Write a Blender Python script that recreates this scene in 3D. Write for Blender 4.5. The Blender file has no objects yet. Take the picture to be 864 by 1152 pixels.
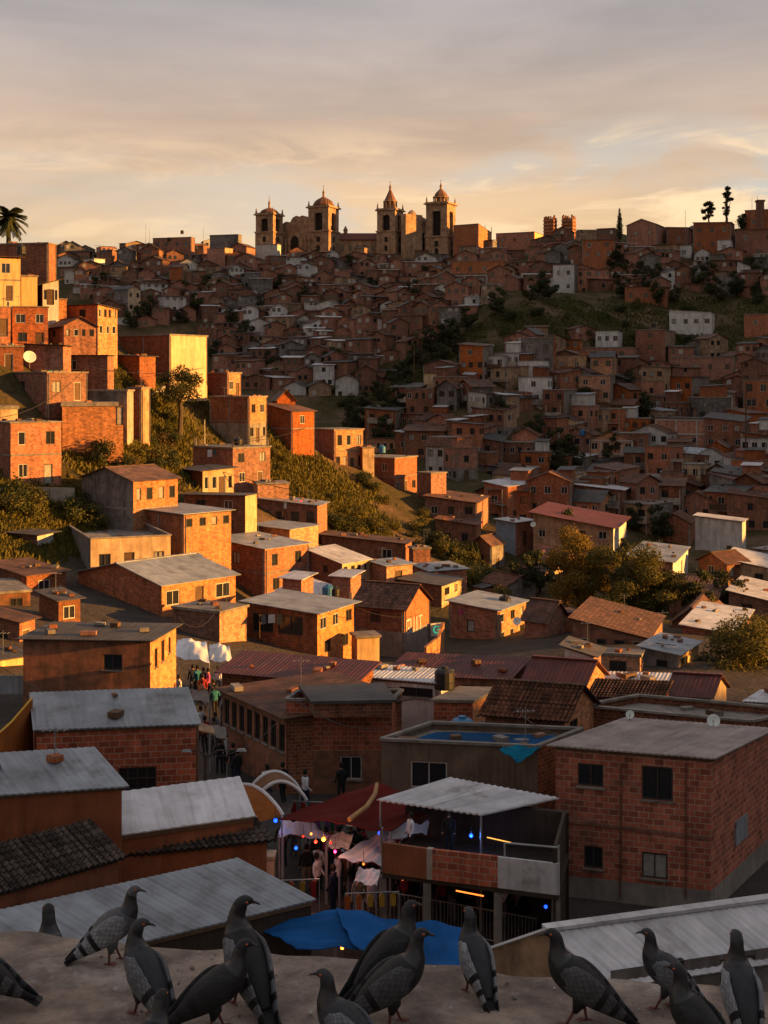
import bpy, math, random
import numpy as np
from mathutils import Vector, Matrix
random.seed(7)
RNG = random.Random(11)
PI = math.pi
F = 1500.0; CX = 432.0; YH = 430.0          # focal length and eye level, in photo pixels
SC = bpy.context.scene
COL = SC.collection

# ------------------------------------------------------------------ space helpers
def P(px, py, d):                # a point d metres ahead on the ray of a photo position
    return Vector(((px - CX) / F * d, d, -(py - YH) / F * d))
def PZ(px, py, z):               # where that ray meets a height
    d = -z * F / (py - YH)
    return P(px, py, d)
def XD(px, d): return (px - CX) / F * d
def ZD(py, d): return -(py - YH) / F * d
def proj(v):
    return (CX + F * v[0] / v[1], YH - F * v[2] / v[1])

# ------------------------------------------------------------------ mesh builder
class MB:
    def __init__(s, org=(0, 0, 0)):
        s.v = []; s.f = []; s.uv = []; s.m = []; s.o = Vector(org)
    def q(s, pts, mi=0, uvs=None):
        n = len(s.v)
        s.v += [tuple(Vector(p) - s.o) for p in pts]
        s.f.append(tuple(range(n, n + len(pts))))
        if uvs is None:
            a, b = Vector(pts[0]), Vector(pts[1])
            e = (b - a)
            l = e.length or 1
            e = e / l
            nn = (Vector(pts[1]) - a).cross(Vector(pts[-1]) - a)
            if nn.length < 1e-9: nn = Vector((0, 0, 1))
            t = nn.normalized().cross(e)
            uvs = [((Vector(p) - a).dot(e), (Vector(p) - a).dot(t)) for p in pts]
        s.uv += uvs
        s.m.append(mi)
    def hexa(s, b, t, mi=0):      # bottom ring, top ring (counter clockwise from above)
        s.q(list(reversed(b)), mi); s.q(t, mi)
        n = len(b)
        for i in range(n):
            j = (i + 1) % n
            s.q([b[i], b[j], t[j], t[i]], mi)
    def box(s, c, h, mi=0, rz=0.0, ax=None):
        c = Vector(c)
        if ax is None:
            x = Vector((math.cos(rz), math.sin(rz), 0)); y = Vector((-math.sin(rz), math.cos(rz), 0)); z = Vector((0, 0, 1))
        else: x, y, z = ax
        x = x * h[0]; y = y * h[1]; z = z * h[2]
        s.hexa([c - x - y - z, c + x - y - z, c + x + y - z, c - x + y - z],
               [c - x - y + z, c + x - y + z, c + x + y + z, c - x + y + z], mi)
    def bar(s, a, b, w, h=None, mi=0):
        a = Vector(a); b = Vector(b); d = b - a; l = d.length
        if l < 1e-6: return
        d /= l
        up = Vector((0, 0, 1)) if abs(d.z) < .95 else Vector((1, 0, 0))
        y = up.cross(d).normalized(); z = d.cross(y)
        s.box((a + b) / 2, (l / 2, w / 2, (h or w) / 2), mi, ax=(d, y, z))
    def tube(s, pts, rad, n=8, mi=0, caps=True):
        pts = [Vector(p) for p in pts]
        if not hasattr(rad, '__len__'): rad = [rad] * len(pts)
        rings = []
        for i, p in enumerate(pts):
            d = (pts[min(i + 1, len(pts) - 1)] - pts[max(i - 1, 0)]).normalized()
            up = Vector((0, 0, 1)) if abs(d.z) < .9 else Vector((1, 0, 0))
            x = up.cross(d).normalized(); y = d.cross(x)
            rings.append([p + (x * math.cos(2 * PI * k / n) + y * math.sin(2 * PI * k / n)) * rad[i] for k in range(n)])
        s.loft(rings, mi, caps)
    def loft(s, rings, mi=0, caps=True):
        n0 = len(s.v); n = len(rings[0])
        for r in rings: s.v += [tuple(Vector(p) - s.o) for p in r]
        for i in range(len(rings) - 1):
            for k in range(n):
                j = (k + 1) % n
                s.f.append((n0 + i * n + k, n0 + i * n + j, n0 + (i + 1) * n + j, n0 + (i + 1) * n + k))
                s.uv += [(k / n, i), ((k + 1) / n, i), ((k + 1) / n, i + 1), (k / n, i + 1)]; s.m.append(mi)
        if caps:
            s.f.append(tuple(n0 + k for k in reversed(range(n)))); s.uv += [(0, 0)] * n; s.m.append(mi)
            b = n0 + (len(rings) - 1) * n
            s.f.append(tuple(b + k for k in range(n))); s.uv += [(0, 0)] * n; s.m.append(mi)
    def lathe(s, c, prof, n=12, mi=0, sq=False, rot=0.0):
        c = Vector(c); rings = []
        for r, z in prof:
            k = (1 / math.cos(PI / n)) if sq else 1
            rings.append([c + Vector((r * k * math.cos(rot + 2 * PI * (i + .5) / n), r * k * math.sin(rot + 2 * PI * (i + .5) / n), z)) for i in range(n)])
        s.loft(rings, mi)
    def sheet(s, c00, c10, c11, c01, n=0, amp=.03, th=.04, mi=0, rows=1, step=0.0):
        """solid sheet; corrugations run from the 0-edge to the 1-edge, n waves across c00->c10"""
        c00, c10, c11, c01 = map(Vector, (c00, c10, c11, c01))
        nn = (c10 - c00).cross(c01 - c00).normalized()
        if nn.z < 0: nn = -nn
        W = (c10 - c00).length; H = (c01 - c00).length
        nu = max(1, n * 4) if n else 1
        us = [i / nu for i in range(nu + 1)]
        vs = []
        for r in range(rows):
            vs += [(r / rows, r, 0), ((r + .999) / rows, r, 1)]
        if rows == 1: vs = [(0, 0, 0), (1, 0, 1)]
        def pt(u, v, off): return c00.lerp(c10, u).lerp(c01.lerp(c11, u), v) + nn * off
        top = []; n0 = len(s.v)
        for v, r, e in vs:
            for u in us:
                o = th / 2 + (amp * math.sin(2 * PI * n * u) if n else 0) + (step * (1 - e) if rows > 1 else 0)
                s.v.append(tuple(pt(u, v, o) - s.o))
        for v, r, e in vs:
            for u in us:
                o = -th / 2 + (amp * math.sin(2 * PI * n * u) if n else 0)
                s.v.append(tuple(pt(u, v, o) - s.o))
        m = nu + 1; R_ = len(vs); bo = n0 + m * R_
        for i in range(R_ - 1):
            for k in range(nu):
                a = n0 + i * m + k
                s.f.append((a, a + 1, a + m + 1, a + m)); s.m.append(mi)
                s.uv += [(us[k] * W, vs[i][0] * H), (us[k + 1] * W, vs[i][0] * H), (us[k + 1] * W, vs[i + 1][0] * H), (us[k] * W, vs[i + 1][0] * H)]
                a = bo + i * m + k
                s.f.append((a, a + m, a + m + 1, a + 1)); s.m.append(mi); s.uv += [(0, 0)] * 4
        for k in range(nu):
            a = n0 + k; b = bo + k; s.f.append((a, b, b + 1, a + 1)); s.m.append(mi); s.uv += [(0, 0)] * 4
            a = n0 + (R_ - 1) * m + k; b = bo + (R_ - 1) * m + k; s.f.append((a, a + 1, b + 1, b)); s.m.append(mi); s.uv += [(0, 0)] * 4
        for i in range(R_ - 1):
            a = n0 + i * m; b = bo + i * m; s.f.append((a, a + m, b + m, b)); s.m.append(mi); s.uv += [(0, 0)] * 4
            a += nu; b += nu; s.f.append((a, b, b + m, a + m)); s.m.append(mi); s.uv += [(0, 0)] * 4
    def grid(s, fn, nu, nv, mi=0, uvs=1.0):
        n0 = len(s.v)
        for j in range(nv + 1):
            for i in range(nu + 1): s.v.append(tuple(Vector(fn(i / nu, j / nv)) - s.o))
        for j in range(nv):
            for i in range(nu):
                a = n0 + j * (nu + 1) + i
                s.f.append((a, a + 1, a + nu + 2, a + nu + 1)); s.m.append(mi)
                s.uv += [(i / nu * uvs, j / nv * uvs), ((i + 1) / nu * uvs, j / nv * uvs), ((i + 1) / nu * uvs, (j + 1) / nv * uvs), (i / nu * uvs, (j + 1) / nv * uvs)]
    def mesh(s, name, mats, smooth=False):
        me = bpy.data.meshes.new(name)
        me.from_pydata(s.v, [], s.f)
        ul = me.uv_layers.new(name='UVMap')
        ul.data.foreach_set('uv', np.array(s.uv, dtype=np.float32).ravel())
        for m in mats: me.materials.append(m)
        if len(mats) > 1: me.polygons.foreach_set('material_index', s.m)
        if smooth: me.polygons.foreach_set('use_smooth', [True] * len(s.f))
        me.update()
        return me
    def build(s, name, mats, parent=None, loc=None, smooth=False):
        if not isinstance(mats, (list, tuple)): mats = [mats]
        o = bpy.data.objects.new(name, s.mesh(name, mats, smooth))
        COL.objects.link(o)
        if parent is not None: o.parent = parent
        else: o.location = s.o if loc is None else loc
        return o

def empty(name, loc, rz=0):
    o = bpy.data.objects.new(name, None); COL.objects.link(o)
    o.location = loc; o.rotation_euler = (0, 0, rz); o.empty_display_size = .2
    return o
def tag(o, label=None, cat=None, group=None, kind=None):
    if label: o['label'] = label
    if cat: o['category'] = cat
    if group: o['group'] = group
    if kind: o['kind'] = kind
    return o
def copy_tree(o, parent=None):
    c = o.copy(); COL.objects.link(c)
    if parent is not None: c.parent = parent
    for ch in list(KIDS.get(o.name, ())): 
        copy_tree(ch, c)
    return c
KIDS = {}
def register(root):              # remember the children of a prototype before it is copied
    for ob in [root] + list(root.children_recursive):
        KIDS[ob.name] = [c for c in ob.children]

# ------------------------------------------------------------------ materials
MATS = {}
def mat(name, col, rough=.85, metal=0., var=.0, noise=.25, nscale=3., bump=.0, bscale=20., kind=None, emit=None, coord='Object', spec=.3, col2=None):
    if name in MATS: return MATS[name]
    m = bpy.data.materials.new(name); m.use_nodes = True
    nt = m.node_tree; N = nt.nodes; Lk = nt.links
    for n in list(N): N.remove(n)
    out = N.new('ShaderNodeOutputMaterial')
    b = N.new('ShaderNodeBsdfPrincipled'); Lk.new(b.outputs[0], out.inputs[0])
    b.inputs['Roughness'].default_value = rough; b.inputs['Metallic'].default_value = metal
    b.inputs['Specular IOR Level'].default_value = spec
    if emit:
        b.inputs['Base Color'].default_value = (*col, 1)
        b.inputs['Emission Color'].default_value = (*col, 1); b.inputs['Emission Strength'].default_value = emit
        MATS[name] = m; return m
    tc = N.new('ShaderNodeTexCoord')
    oi = N.new('ShaderNodeObjectInfo')
    add = N.new('ShaderNodeVectorMath'); add.operation = 'MULTIPLY_ADD'
    add.inputs[1].default_value = (1, 1, 1)
    cmb = N.new('ShaderNodeMath'); cmb.operation = 'MULTIPLY'; cmb.inputs[1].default_value = 57.0
    Lk.new(oi.outputs['Random'], cmb.inputs[0])
    Lk.new(tc.outputs[coord], add.inputs[0]); Lk.new(cmb.outputs[0], add.inputs[2])
    def noisetex(scale, detail=5, vec=None):
        n = N.new('ShaderNodeTexNoise'); n.inputs['Scale'].default_value = scale; n.inputs['Detail'].default_value = detail
        n.inputs['Roughness'].default_value = .62
        Lk.new(vec or add.outputs[0], n.inputs['Vector']); return n
    base = N.new('ShaderNodeRGB'); base.outputs[0].default_value = (*col, 1)
    cur = base.outputs[0]; height = None
    def mixn(fac, c1, c2, blend='MIX'):
        x = N.new('ShaderNodeMix'); x.data_type = 'RGBA'; x.blend_type = blend
        if isinstance(fac, float): x.inputs[0].default_value = fac
        else: Lk.new(fac, x.inputs[0])
        for s_, c in ((6, c1), (7, c2)):
            if isinstance(c, tuple): x.inputs[s_].default_value = (*c, 1)
            else: Lk.new(c, x.inputs[s_])
        return x.outputs[2]
    def ramp(src, a, b_):
        r = N.new('ShaderNodeMapRange'); r.inputs[1].default_value = a; r.inputs[2].default_value = b_
        Lk.new(src, r.inputs[0]); return r.outputs[0]
    if kind and kind.startswith('brick'):
        bt = N.new('ShaderNodeTexBrick')
        big = kind == 'brickbig'
        bt.inputs['Scale'].default_value = 1.0
        bt.inputs['Brick Width'].default_value = .34 if big else .28
        bt.inputs['Row Height'].default_value = .205 if big else .15
        bt.inputs['Mortar Size'].default_value = .017 if big else .013
        bt.inputs['Mortar Smooth'].default_value = .3
        bt.inputs['Bias'].default_value = -.1
        k1 = tuple(c * 1.35 for c in col); k2 = tuple(c * .58 for c in col)
        bt.inputs['Color1'].default_value = (*k1, 1); bt.inputs['Color2'].default_value = (*k2, 1)
        mo = (.42, .28, .20) if big else (.34, .23, .15)
        bt.inputs['Mortar'].default_value = (*mo, 1)
        # uneven courses: the coordinates wander by about a centimetre
        jn = N.new('ShaderNodeTexNoise'); jn.inputs['Scale'].default_value = 1.7; jn.inputs['Detail'].default_value = 4
        Lk.new(tc.outputs['UV'], jn.inputs['Vector'])
        js = N.new('ShaderNodeVectorMath'); js.operation = 'SCALE'; js.inputs['Scale'].default_value = .05
        Lk.new(jn.outputs['Color'], js.inputs[0])
        ja = N.new('ShaderNodeVectorMath'); ja.operation = 'ADD'
        Lk.new(tc.outputs['UV'], ja.inputs[0]); Lk.new(js.outputs[0], ja.inputs[1])
        Lk.new(ja.outputs[0], bt.inputs['Vector'])
        cur = bt.outputs['Color']; height = bt.outputs['Fac']
        # smeared mortar and patches of render
        pn = noisetex(.9, 6); pr = ramp(pn.outputs[0], .60, .72)
        pm = N.new('ShaderNodeMath'); pm.operation = 'MULTIPLY'; pm.inputs[1].default_value = .45
        Lk.new(pr, pm.inputs[0])
        cur = mixn(pm.outputs[0], cur, (.27, .19, .14))
    if col2 is not None:
        cn = noisetex(nscale * .5, 6)
        cur = mixn(ramp(cn.outputs[0], .42, .62), cur, tuple(col2))
    if kind in ('corr', 'plank'):
        wv = N.new('ShaderNodeTexWave'); wv.wave_type = 'BANDS'; wv.bands_direction = 'X'
        wv.inputs['Scale'].default_value = .95 if kind == 'corr' else 1.4
        wv.inputs['Distortion'].default_value = .0 if kind == 'corr' else .6
        wv.inputs['Detail'].default_value = 1
        Lk.new(tc.outputs['UV'], wv.inputs['Vector']); height = wv.outputs['Fac']
        # seams between the sheets, each sheet its own tone, streaks running down
        mp = N.new('ShaderNodeMapping'); mp.inputs['Scale'].default_value = (1.1, .32, 1)
        Lk.new(tc.outputs['UV'], mp.inputs[0])
        fl = N.new('ShaderNodeVectorMath'); fl.operation = 'FLOOR'; Lk.new(mp.outputs[0], fl.inputs[0])
        wn = N.new('ShaderNodeTexWhiteNoise'); wn.noise_dimensions = '3D'; Lk.new(fl.outputs[0], wn.inputs['Vector'])
        rr = N.new('ShaderNodeMapRange'); rr.inputs[3].default_value = .84; rr.inputs[4].default_value = 1.10; Lk.new(wn.outputs[0], rr.inputs[0])
        hs = N.new('ShaderNodeHueSaturation'); Lk.new(rr.outputs[0], hs.inputs['Value']); Lk.new(cur, hs.inputs['Color']); cur = hs.outputs[0]
        mp2 = N.new('ShaderNodeMapping'); mp2.inputs['Scale'].default_value = (4.5, .35, 1)
        Lk.new(tc.outputs['UV'], mp2.inputs[0])
        if kind == 'corr':
            rn = noisetex(.55, 8); rf_ = ramp(rn.outputs[0], .56, .70); rm_ = N.new('ShaderNodeMath'); rm_.operation = 'MULTIPLY'; rm_.inputs[1].default_value = .55; Lk.new(rf_, rm_.inputs[0])
            cur = mixn(rm_.outputs[0], cur, (.15, .085, .055))
        sn = N.new('ShaderNodeTexNoise'); sn.inputs['Scale'].default_value = 1.; sn.inputs['Detail'].default_value = 5; Lk.new(mp2.outputs[0], sn.inputs['Vector'])
        cur = mixn(ramp(sn.outputs[0], .5, .85), cur, tuple(c * .5 for c in col))
    if kind == 'feather':
        bt = N.new('ShaderNodeTexBrick'); bt.inputs['Scale'].default_value = 1
        bt.inputs['Brick Width'].default_value = .085; bt.inputs['Row Height'].default_value = 1.35; bt.offset = .5
        bt.inputs['Mortar Size'].default_value = .05; bt.inputs['Mortar Smooth'].default_value = 1.
        bt.inputs['Color1'].default_value = (*[c * 1.22 for c in col], 1); bt.inputs['Color2'].default_value = (*[c * .75 for c in col], 1); bt.inputs['Mortar'].default_value = (*[c * .55 for c in col], 1)
        Lk.new(tc.outputs['UV'], bt.inputs['Vector']); cur = bt.outputs['Color']
    if kind == 'tile':
        bt = N.new('ShaderNodeTexBrick'); bt.inputs['Scale'].default_value = 1
        bt.inputs['Brick Width'].default_value = .2; bt.inputs['Row Height'].default_value = .33
        bt.inputs['Mortar Size'].default_value = .02; bt.offset = .0
        bt.inputs['Color1'].default_value = (*[c * 1.5 for c in col], 1); bt.inputs['Color2'].default_value = (*[c * .5 for c in col], 1)
        bt.inputs['Mortar'].default_value = (*[c * .25 for c in col], 1)
        Lk.new(tc.outputs['UV'], bt.inputs['Vector']); cur = bt.outputs['Color']
        inv = N.new('ShaderNodeMath'); inv.operation = 'SUBTRACT'; inv.inputs[0].default_value = 1; Lk.new(bt.outputs['Fac'], inv.inputs[1]); height = inv.outputs[0]
    if bump and kind in (None, 'brick', 'brickbig') and coord == 'Object' and nscale < 5:
        mp3 = N.new('ShaderNodeMapping'); mp3.inputs['Scale'].default_value = (2.2, .22, 1); ua = N.new('ShaderNodeVectorMath'); ua.operation = 'ADD'
        Lk.new(tc.outputs['UV'], ua.inputs[0]); Lk.new(cmb.outputs[0], ua.inputs[1]); Lk.new(ua.outputs[0], mp3.inputs[0])
        sn3 = N.new('ShaderNodeTexNoise'); sn3.inputs['Scale'].default_value = 1.; sn3.inputs['Detail'].default_value = 7; sn3.inputs['Roughness'].default_value = .65; Lk.new(mp3.outputs[0], sn3.inputs['Vector'])
        cur = mixn(ramp(sn3.outputs[0], .5, .78), cur, mixn(1.0, cur, (.42, .40, .38), 'MULTIPLY'))
        cur = mixn(ramp(sn3.outputs[0], .42, .30), cur, mixn(1.0, cur, (1.35, 1.32, 1.28), 'MULTIPLY'))
    if noise:
        n1 = noisetex(nscale, 8)
        cur = mixn(ramp(n1.outputs[0], .35, .75), cur, mixn(1.0, cur, (1 - noise * 1.6,) * 3, 'MULTIPLY'))
        n2 = noisetex(nscale * .13, 4)
        cur = mixn(ramp(n2.outputs[0], .4, .7), cur, mixn(1.0, cur, (1 - noise, 1 - noise * 1.05, 1 - noise * 1.1), 'MULTIPLY'))
    if var:
        hs = N.new('ShaderNodeHueSaturation')
        r1 = N.new('ShaderNodeMapRange'); r1.inputs[3].default_value = 1 - var; r1.inputs[4].default_value = 1 + var
        Lk.new(oi.outputs['Random'], r1.inputs[0]); Lk.new(r1.outputs[0], hs.inputs['Value'])
        fr = N.new('ShaderNodeMath'); fr.operation = 'MULTIPLY'; fr.inputs[1].default_value = 7.31; Lk.new(oi.outputs['Random'], fr.inputs[0])
        ff = N.new('ShaderNodeMath'); ff.operation = 'FRACT'; Lk.new(fr.outputs[0], ff.inputs[0])
        r2 = N.new('ShaderNodeMapRange'); r2.inputs[3].default_value = 1 - var * .9; r2.inputs[4].default_value = 1 + var * .45
        Lk.new(ff.outputs[0], r2.inputs[0]); Lk.new(r2.outputs[0], hs.inputs['Saturation'])
        Lk.new(cur, hs.inputs['Color']); cur = hs.outputs[0]
    Lk.new(cur, b.inputs['Base Color'])
    if bump or height is not None:
        nb = noisetex(bscale, 6)
        bp = N.new('ShaderNodeBump'); bp.inputs['Strength'].default_value = bump or .25; bp.inputs['Distance'].default_value = .02
        Lk.new(nb.outputs[0], bp.inputs['Height'])
        nrm = bp.outputs[0]
        if height is not None:
            b2 = N.new('ShaderNodeBump'); b2.inputs['Strength'].default_value = .6; b2.inputs['Distance'].default_value = .02
            b2.invert = bool(kind and kind.startswith('brick'))
            Lk.new(height, b2.inputs['Height']); Lk.new(nrm, b2.inputs['Normal']); nrm = b2.outputs[0]
        Lk.new(nrm, b.inputs['Normal'])
    MATS[name] = m
    return m

M = dict(
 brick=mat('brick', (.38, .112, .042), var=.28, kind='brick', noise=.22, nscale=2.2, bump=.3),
 brickd=mat('brick_dark', (.24, .075, .034), var=.22, kind='brick', noise=.28, nscale=2.0, bump=.3),  # darker brick; also paints shade on house walls turned from the sun
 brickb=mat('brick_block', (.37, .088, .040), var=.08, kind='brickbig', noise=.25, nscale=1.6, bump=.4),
 brickl=mat('brick_pale', (.52, .21, .08), var=.18, kind='brick', noise=.18, nscale=2.0, bump=.3),  # paler brick; also paints sunlight on house walls that face the sun
 adobe=mat('adobe', (.30, .12, .065), var=.15, noise=.28, nscale=2.4, bump=.5, col2=(.20, .10, .06)),
 rust=mat('rust_plaster', (.26, .085, .035), var=.06, noise=.25, nscale=1.5, bump=.3),
 tan=mat('tan_plaster', (.42, .27, .16), var=.12, noise=.25, nscale=1.6, bump=.35, col2=(.30, .19, .12)),
 cream=mat('cream_plaster', (.62, .45, .28), var=.08, noise=.2, nscale=1.2, bump=.3, col2=(.50, .35, .20)),
 yellow=mat('yellow_plaster', (.68, .44, .20), var=.05, noise=.15, nscale=1.2, bump=.2),
creamplank=mat('cream_boards', (.62,.45,.28), kind='plank', noise=.12, nscale=1.5),
 white=mat('white_plaster', (.58, .57, .55), var=.10, noise=.2, nscale=1.2, bump=.2),
 grey=mat('grey_plaster', (.24, .215, .20), var=.2, noise=.3, nscale=1.4, bump=.4, col2=(.17, .15, .14)),
 blue=mat('blue_plaster', (.22, .30, .38), var=.05, noise=.2, nscale=1.2),
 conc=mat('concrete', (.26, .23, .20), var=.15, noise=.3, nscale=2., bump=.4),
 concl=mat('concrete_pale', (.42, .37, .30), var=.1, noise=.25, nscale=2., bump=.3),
 corr=mat('corrugated_grey', (.31, .345, .385), rough=.5, metal=.0, var=.12, kind='corr', noise=.3, nscale=1.1),
 corrw=mat('corrugated_pale', (.62, .62, .64), rough=.5, var=.1, kind='corr', noise=.25, nscale=1.1),
 corrb=mat('corrugated_brownish', (.34, .28, .26), rough=.6, var=.05, kind='corr', noise=.3, nscale=1.0),
 corrd=mat('corrugated_dark', (.085, .08, .08), rough=.65, var=.2, kind='corr', noise=.35, nscale=1.2),
 corrr=mat('corrugated_red', (.13, .028, .022), rough=.55, var=.15, kind='corr', noise=.3, nscale=1.2),
 corrrust=mat('corrugated_rusty', (.17, .075, .045), rough=.75, var=.2, kind='corr', noise=.35, nscale=1.3, col2=(.10, .055, .04)),
 tile=mat('roof_tile', (.17, .075, .045), rough=.9, var=.2, kind='tile', noise=.35, nscale=1.8),
 tiled=mat('roof_tile_old', (.115, .085, .07), rough=.9, var=.1, kind='tile', noise=.4, nscale=1.8),
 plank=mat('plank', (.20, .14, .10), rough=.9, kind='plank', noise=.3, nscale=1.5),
 wood=mat('wood', (.13, .075, .04), rough=.8, noise=.3, nscale=4),
 glass=mat('glass_dark', (.018, .02, .024), rough=.12, noise=0, spec=.5),
 dark=mat('dark_recess', (.02, .015, .012), rough=.9, noise=0),
 frame=mat('frame_dark', (.06, .045, .035), rough=.6, noise=.2),
 framew=mat('frame_pale', (.45, .43, .40), rough=.6, noise=.2),
 curtain=mat('curtain', (.38, .36, .32), rough=.95, noise=.3, nscale=3),
 lit=mat('lit_pane', (1.0, .55, .18), emit=.35),
 black=mat('black_plastic', (.015, .015, .016), rough=.5, noise=0),
 bluep=mat('blue_plastic', (.03, .15, .32), rough=.45, noise=.1),
 metal=mat('galvanised', (.32, .33, .34), rough=.45, metal=.3, noise=.2),
 dish=mat('dish_paint', (.62, .68, .64), rough=.5, noise=.1),
 shade=mat('interior_shade', (.05, .034, .024), kind='plank', noise=.2),  # near-black tone that paints the shade of open interiors
 stone=mat('church_stone', (.44, .285, .18), var=.0, noise=.28, nscale=.8, bump=.5, bscale=4, col2=(.34, .21, .13)),
 domet=mat('dome_tile', (.21, .10, .06), noise=.3, nscale=1.5, bump=.3),
)
# ------------------------------------------------------------------ terrain
CTRL = [  # photo x, photo y, distance
 (380,1000,47),(300,1050,43.3),(600,1060,42.6),(800,1060,42.6),(100,1060,42.6),(230,820,69),
 (550,720,110),(480,670,140),(600,650,166),(800,700,130),(700,620,180),(600,600,195),(560,640,165),(650,760,84),(800,770,80),
 (600,560,207),(540,520,225),(540,470,245),(450,480,250),(640,420,264),(600,400,276),(600,350,302),(500,430,262),
 (450,440,288),(400,470,280),(350,440,292),(350,400,315),(350,350,350),(350,300,402),(400,290,432),(200,300,392),
 (120,350,352),(180,400,322),(100,300,392),(100,285,405),(520,330,340),(520,290,410),(600,285,410),(650,330,335),(700,300,347),
 (750,270,362),(850,262,372),(800,264,400),(864,262,415),(700,274,400),(864,300,350),(700,273,385),(760,270,390),(650,286,385),(720,276,420),(820,266,430),(620,290,430),(680,276,365),(780,268,375),(850,330,325),(850,400,286),(850,480,252),(850,560,215),(850,620,188),(700,360,312),(700,420,272),(700,500,242),(700,570,205),
 (35,550,118),(90,600,115),(100,650,103),(30,650,100),(20,740,78),(100,790,76),(180,700,93),(230,680,104),(300,690,118),
 (230,620,125),(150,600,118),(340,620,145),(400,640,150),(450,740,104),(400,755,97),(500,620,165),(430,560,180),(390,530,190),(330,500,184),
 (240,490,168),(250,560,148),(190,480,155),(150,520,140),(130,470,150),(100,480,140),(60,450,140),(180,425,172),(60,400,155),(20,340,150),(100,380,165),(20,300,168),(480,640,150),(545,690,135)]
XYZ = [(-30,238,-12),(-58,255,-2),(-8,235,-20),(-85,210,10),(-80,150,14),(-95,100,4),(-60,60,-13),(-62,90,-6),(-40,45,-17.5),(-60,30,-17),(-40,0,-17.8),(0,0,-18),(0,20,-18),
 (40,0,-18),(40,40,-18),(60,60,-18.2),(45,90,-20.5),(70,120,-21),(80,170,-20),(85,215,-15),(175,262,62),(185,300,68),(185,350,70),(180,400,64),(240,380,70),(240,300,66),  # unseen ridge far to the right, heights shaped to block the low sun
 (120,205,2),(125,170,-6),(120,120,-9),(120,90,-11),(120,62,-12),(105,28,12),(110,0,18),(180,0,30),(200,100,-6),(200,150,-8),(230,230,35),(-110,300,0),(-110,360,18),(-110,420,36),(-60,430,41),(0,460,44),(60,450,44),(-85,290,-2),(70,400,48),(-60,0,-17),(60,-20,-14),
 (-20,62,-18),(10,62,-18),(10,80,-18.5),(-6,55,-18),(30,60,-18.3)]
SURF = []
def fit_terrain():
    pts = [(*P(*c),) for c in CTRL] + XYZ
    n0 = len(pts)
    pts += [(h['root'].location.x, h['root'].location.y, h['root'].location.z + .5) for h in HOUSES if h['d'] > 86]
    A = np.array(pts, dtype=float)
    xy = A[:, :2] / 100; z = A[:, 2]
    n = len(A)
    def U(r2): return np.where(r2 > 0, r2 * np.log(r2 + 1e-12), 0)
    D = ((xy[:, None] - xy[None]) ** 2).sum(-1)
    K = U(D) + np.diag([.006] * n0 + [.010] * (n - n0))
    Pm = np.hstack([np.ones((n, 1)), xy])
    Mx = np.zeros((n + 3, n + 3)); Mx[:n, :n] = K; Mx[:n, n:] = Pm; Mx[n:, :n] = Pm.T
    w = np.linalg.solve(Mx, np.concatenate([z, np.zeros(3)]))
    SURF.extend([xy, w])
def hz(x, y):
    x = np.asarray(x, float); y = np.asarray(y, float)
    xy, w = SURF
    q = np.stack([x.ravel() / 100, y.ravel() / 100], -1)
    out = np.empty(len(q))
    for i in range(0, len(q), 4000):
        D = ((q[i:i + 4000, None] - xy[None]) ** 2).sum(-1)
        out[i:i + 4000] = (np.where(D > 0, D * np.log(D + 1e-12), 0)) @ w[:-3] + w[-3] + q[i:i + 4000] @ w[-2:]
    # far from what was measured the land settles to a gentle plain
    X = q[:, 0] * 100; Y = q[:, 1] * 100
    ex = np.maximum(0, np.maximum(-115 - X, X - 240)); ey = np.maximum(0, np.maximum(-30 - Y, Y - 455))
    k = np.exp(-(np.hypot(ex, ey) / 90) ** 1.3)
    out = np.clip(out, -26, 75)
    und = .35 * np.sin(X * .23 + 1.3 * np.sin(Y * .11)) * np.sin(Y * .19 + X * .05) + .2 * np.sin(X * .61 + Y * .43)
    und = und * np.clip((Y - 105) / 40, 0, 1)
    out = out * k + (1 - k) * 8 + und
    return out.reshape(x.shape)
def hz1(x, y): return float(hz(np.array([x]), np.array([y]))[0])
def cast(px, py, d0=70, d1=520):
    """distance at which the ray of a photo position meets the land"""
    ds = np.arange(d0, d1, 1.0)
    X = (px - CX) / F * ds; Z = -(py - YH) / F * ds
    H = hz(X, ds)
    k = np.nonzero(H > Z)[0]
    return float(ds[k[0]]) if len(k) else None

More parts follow.
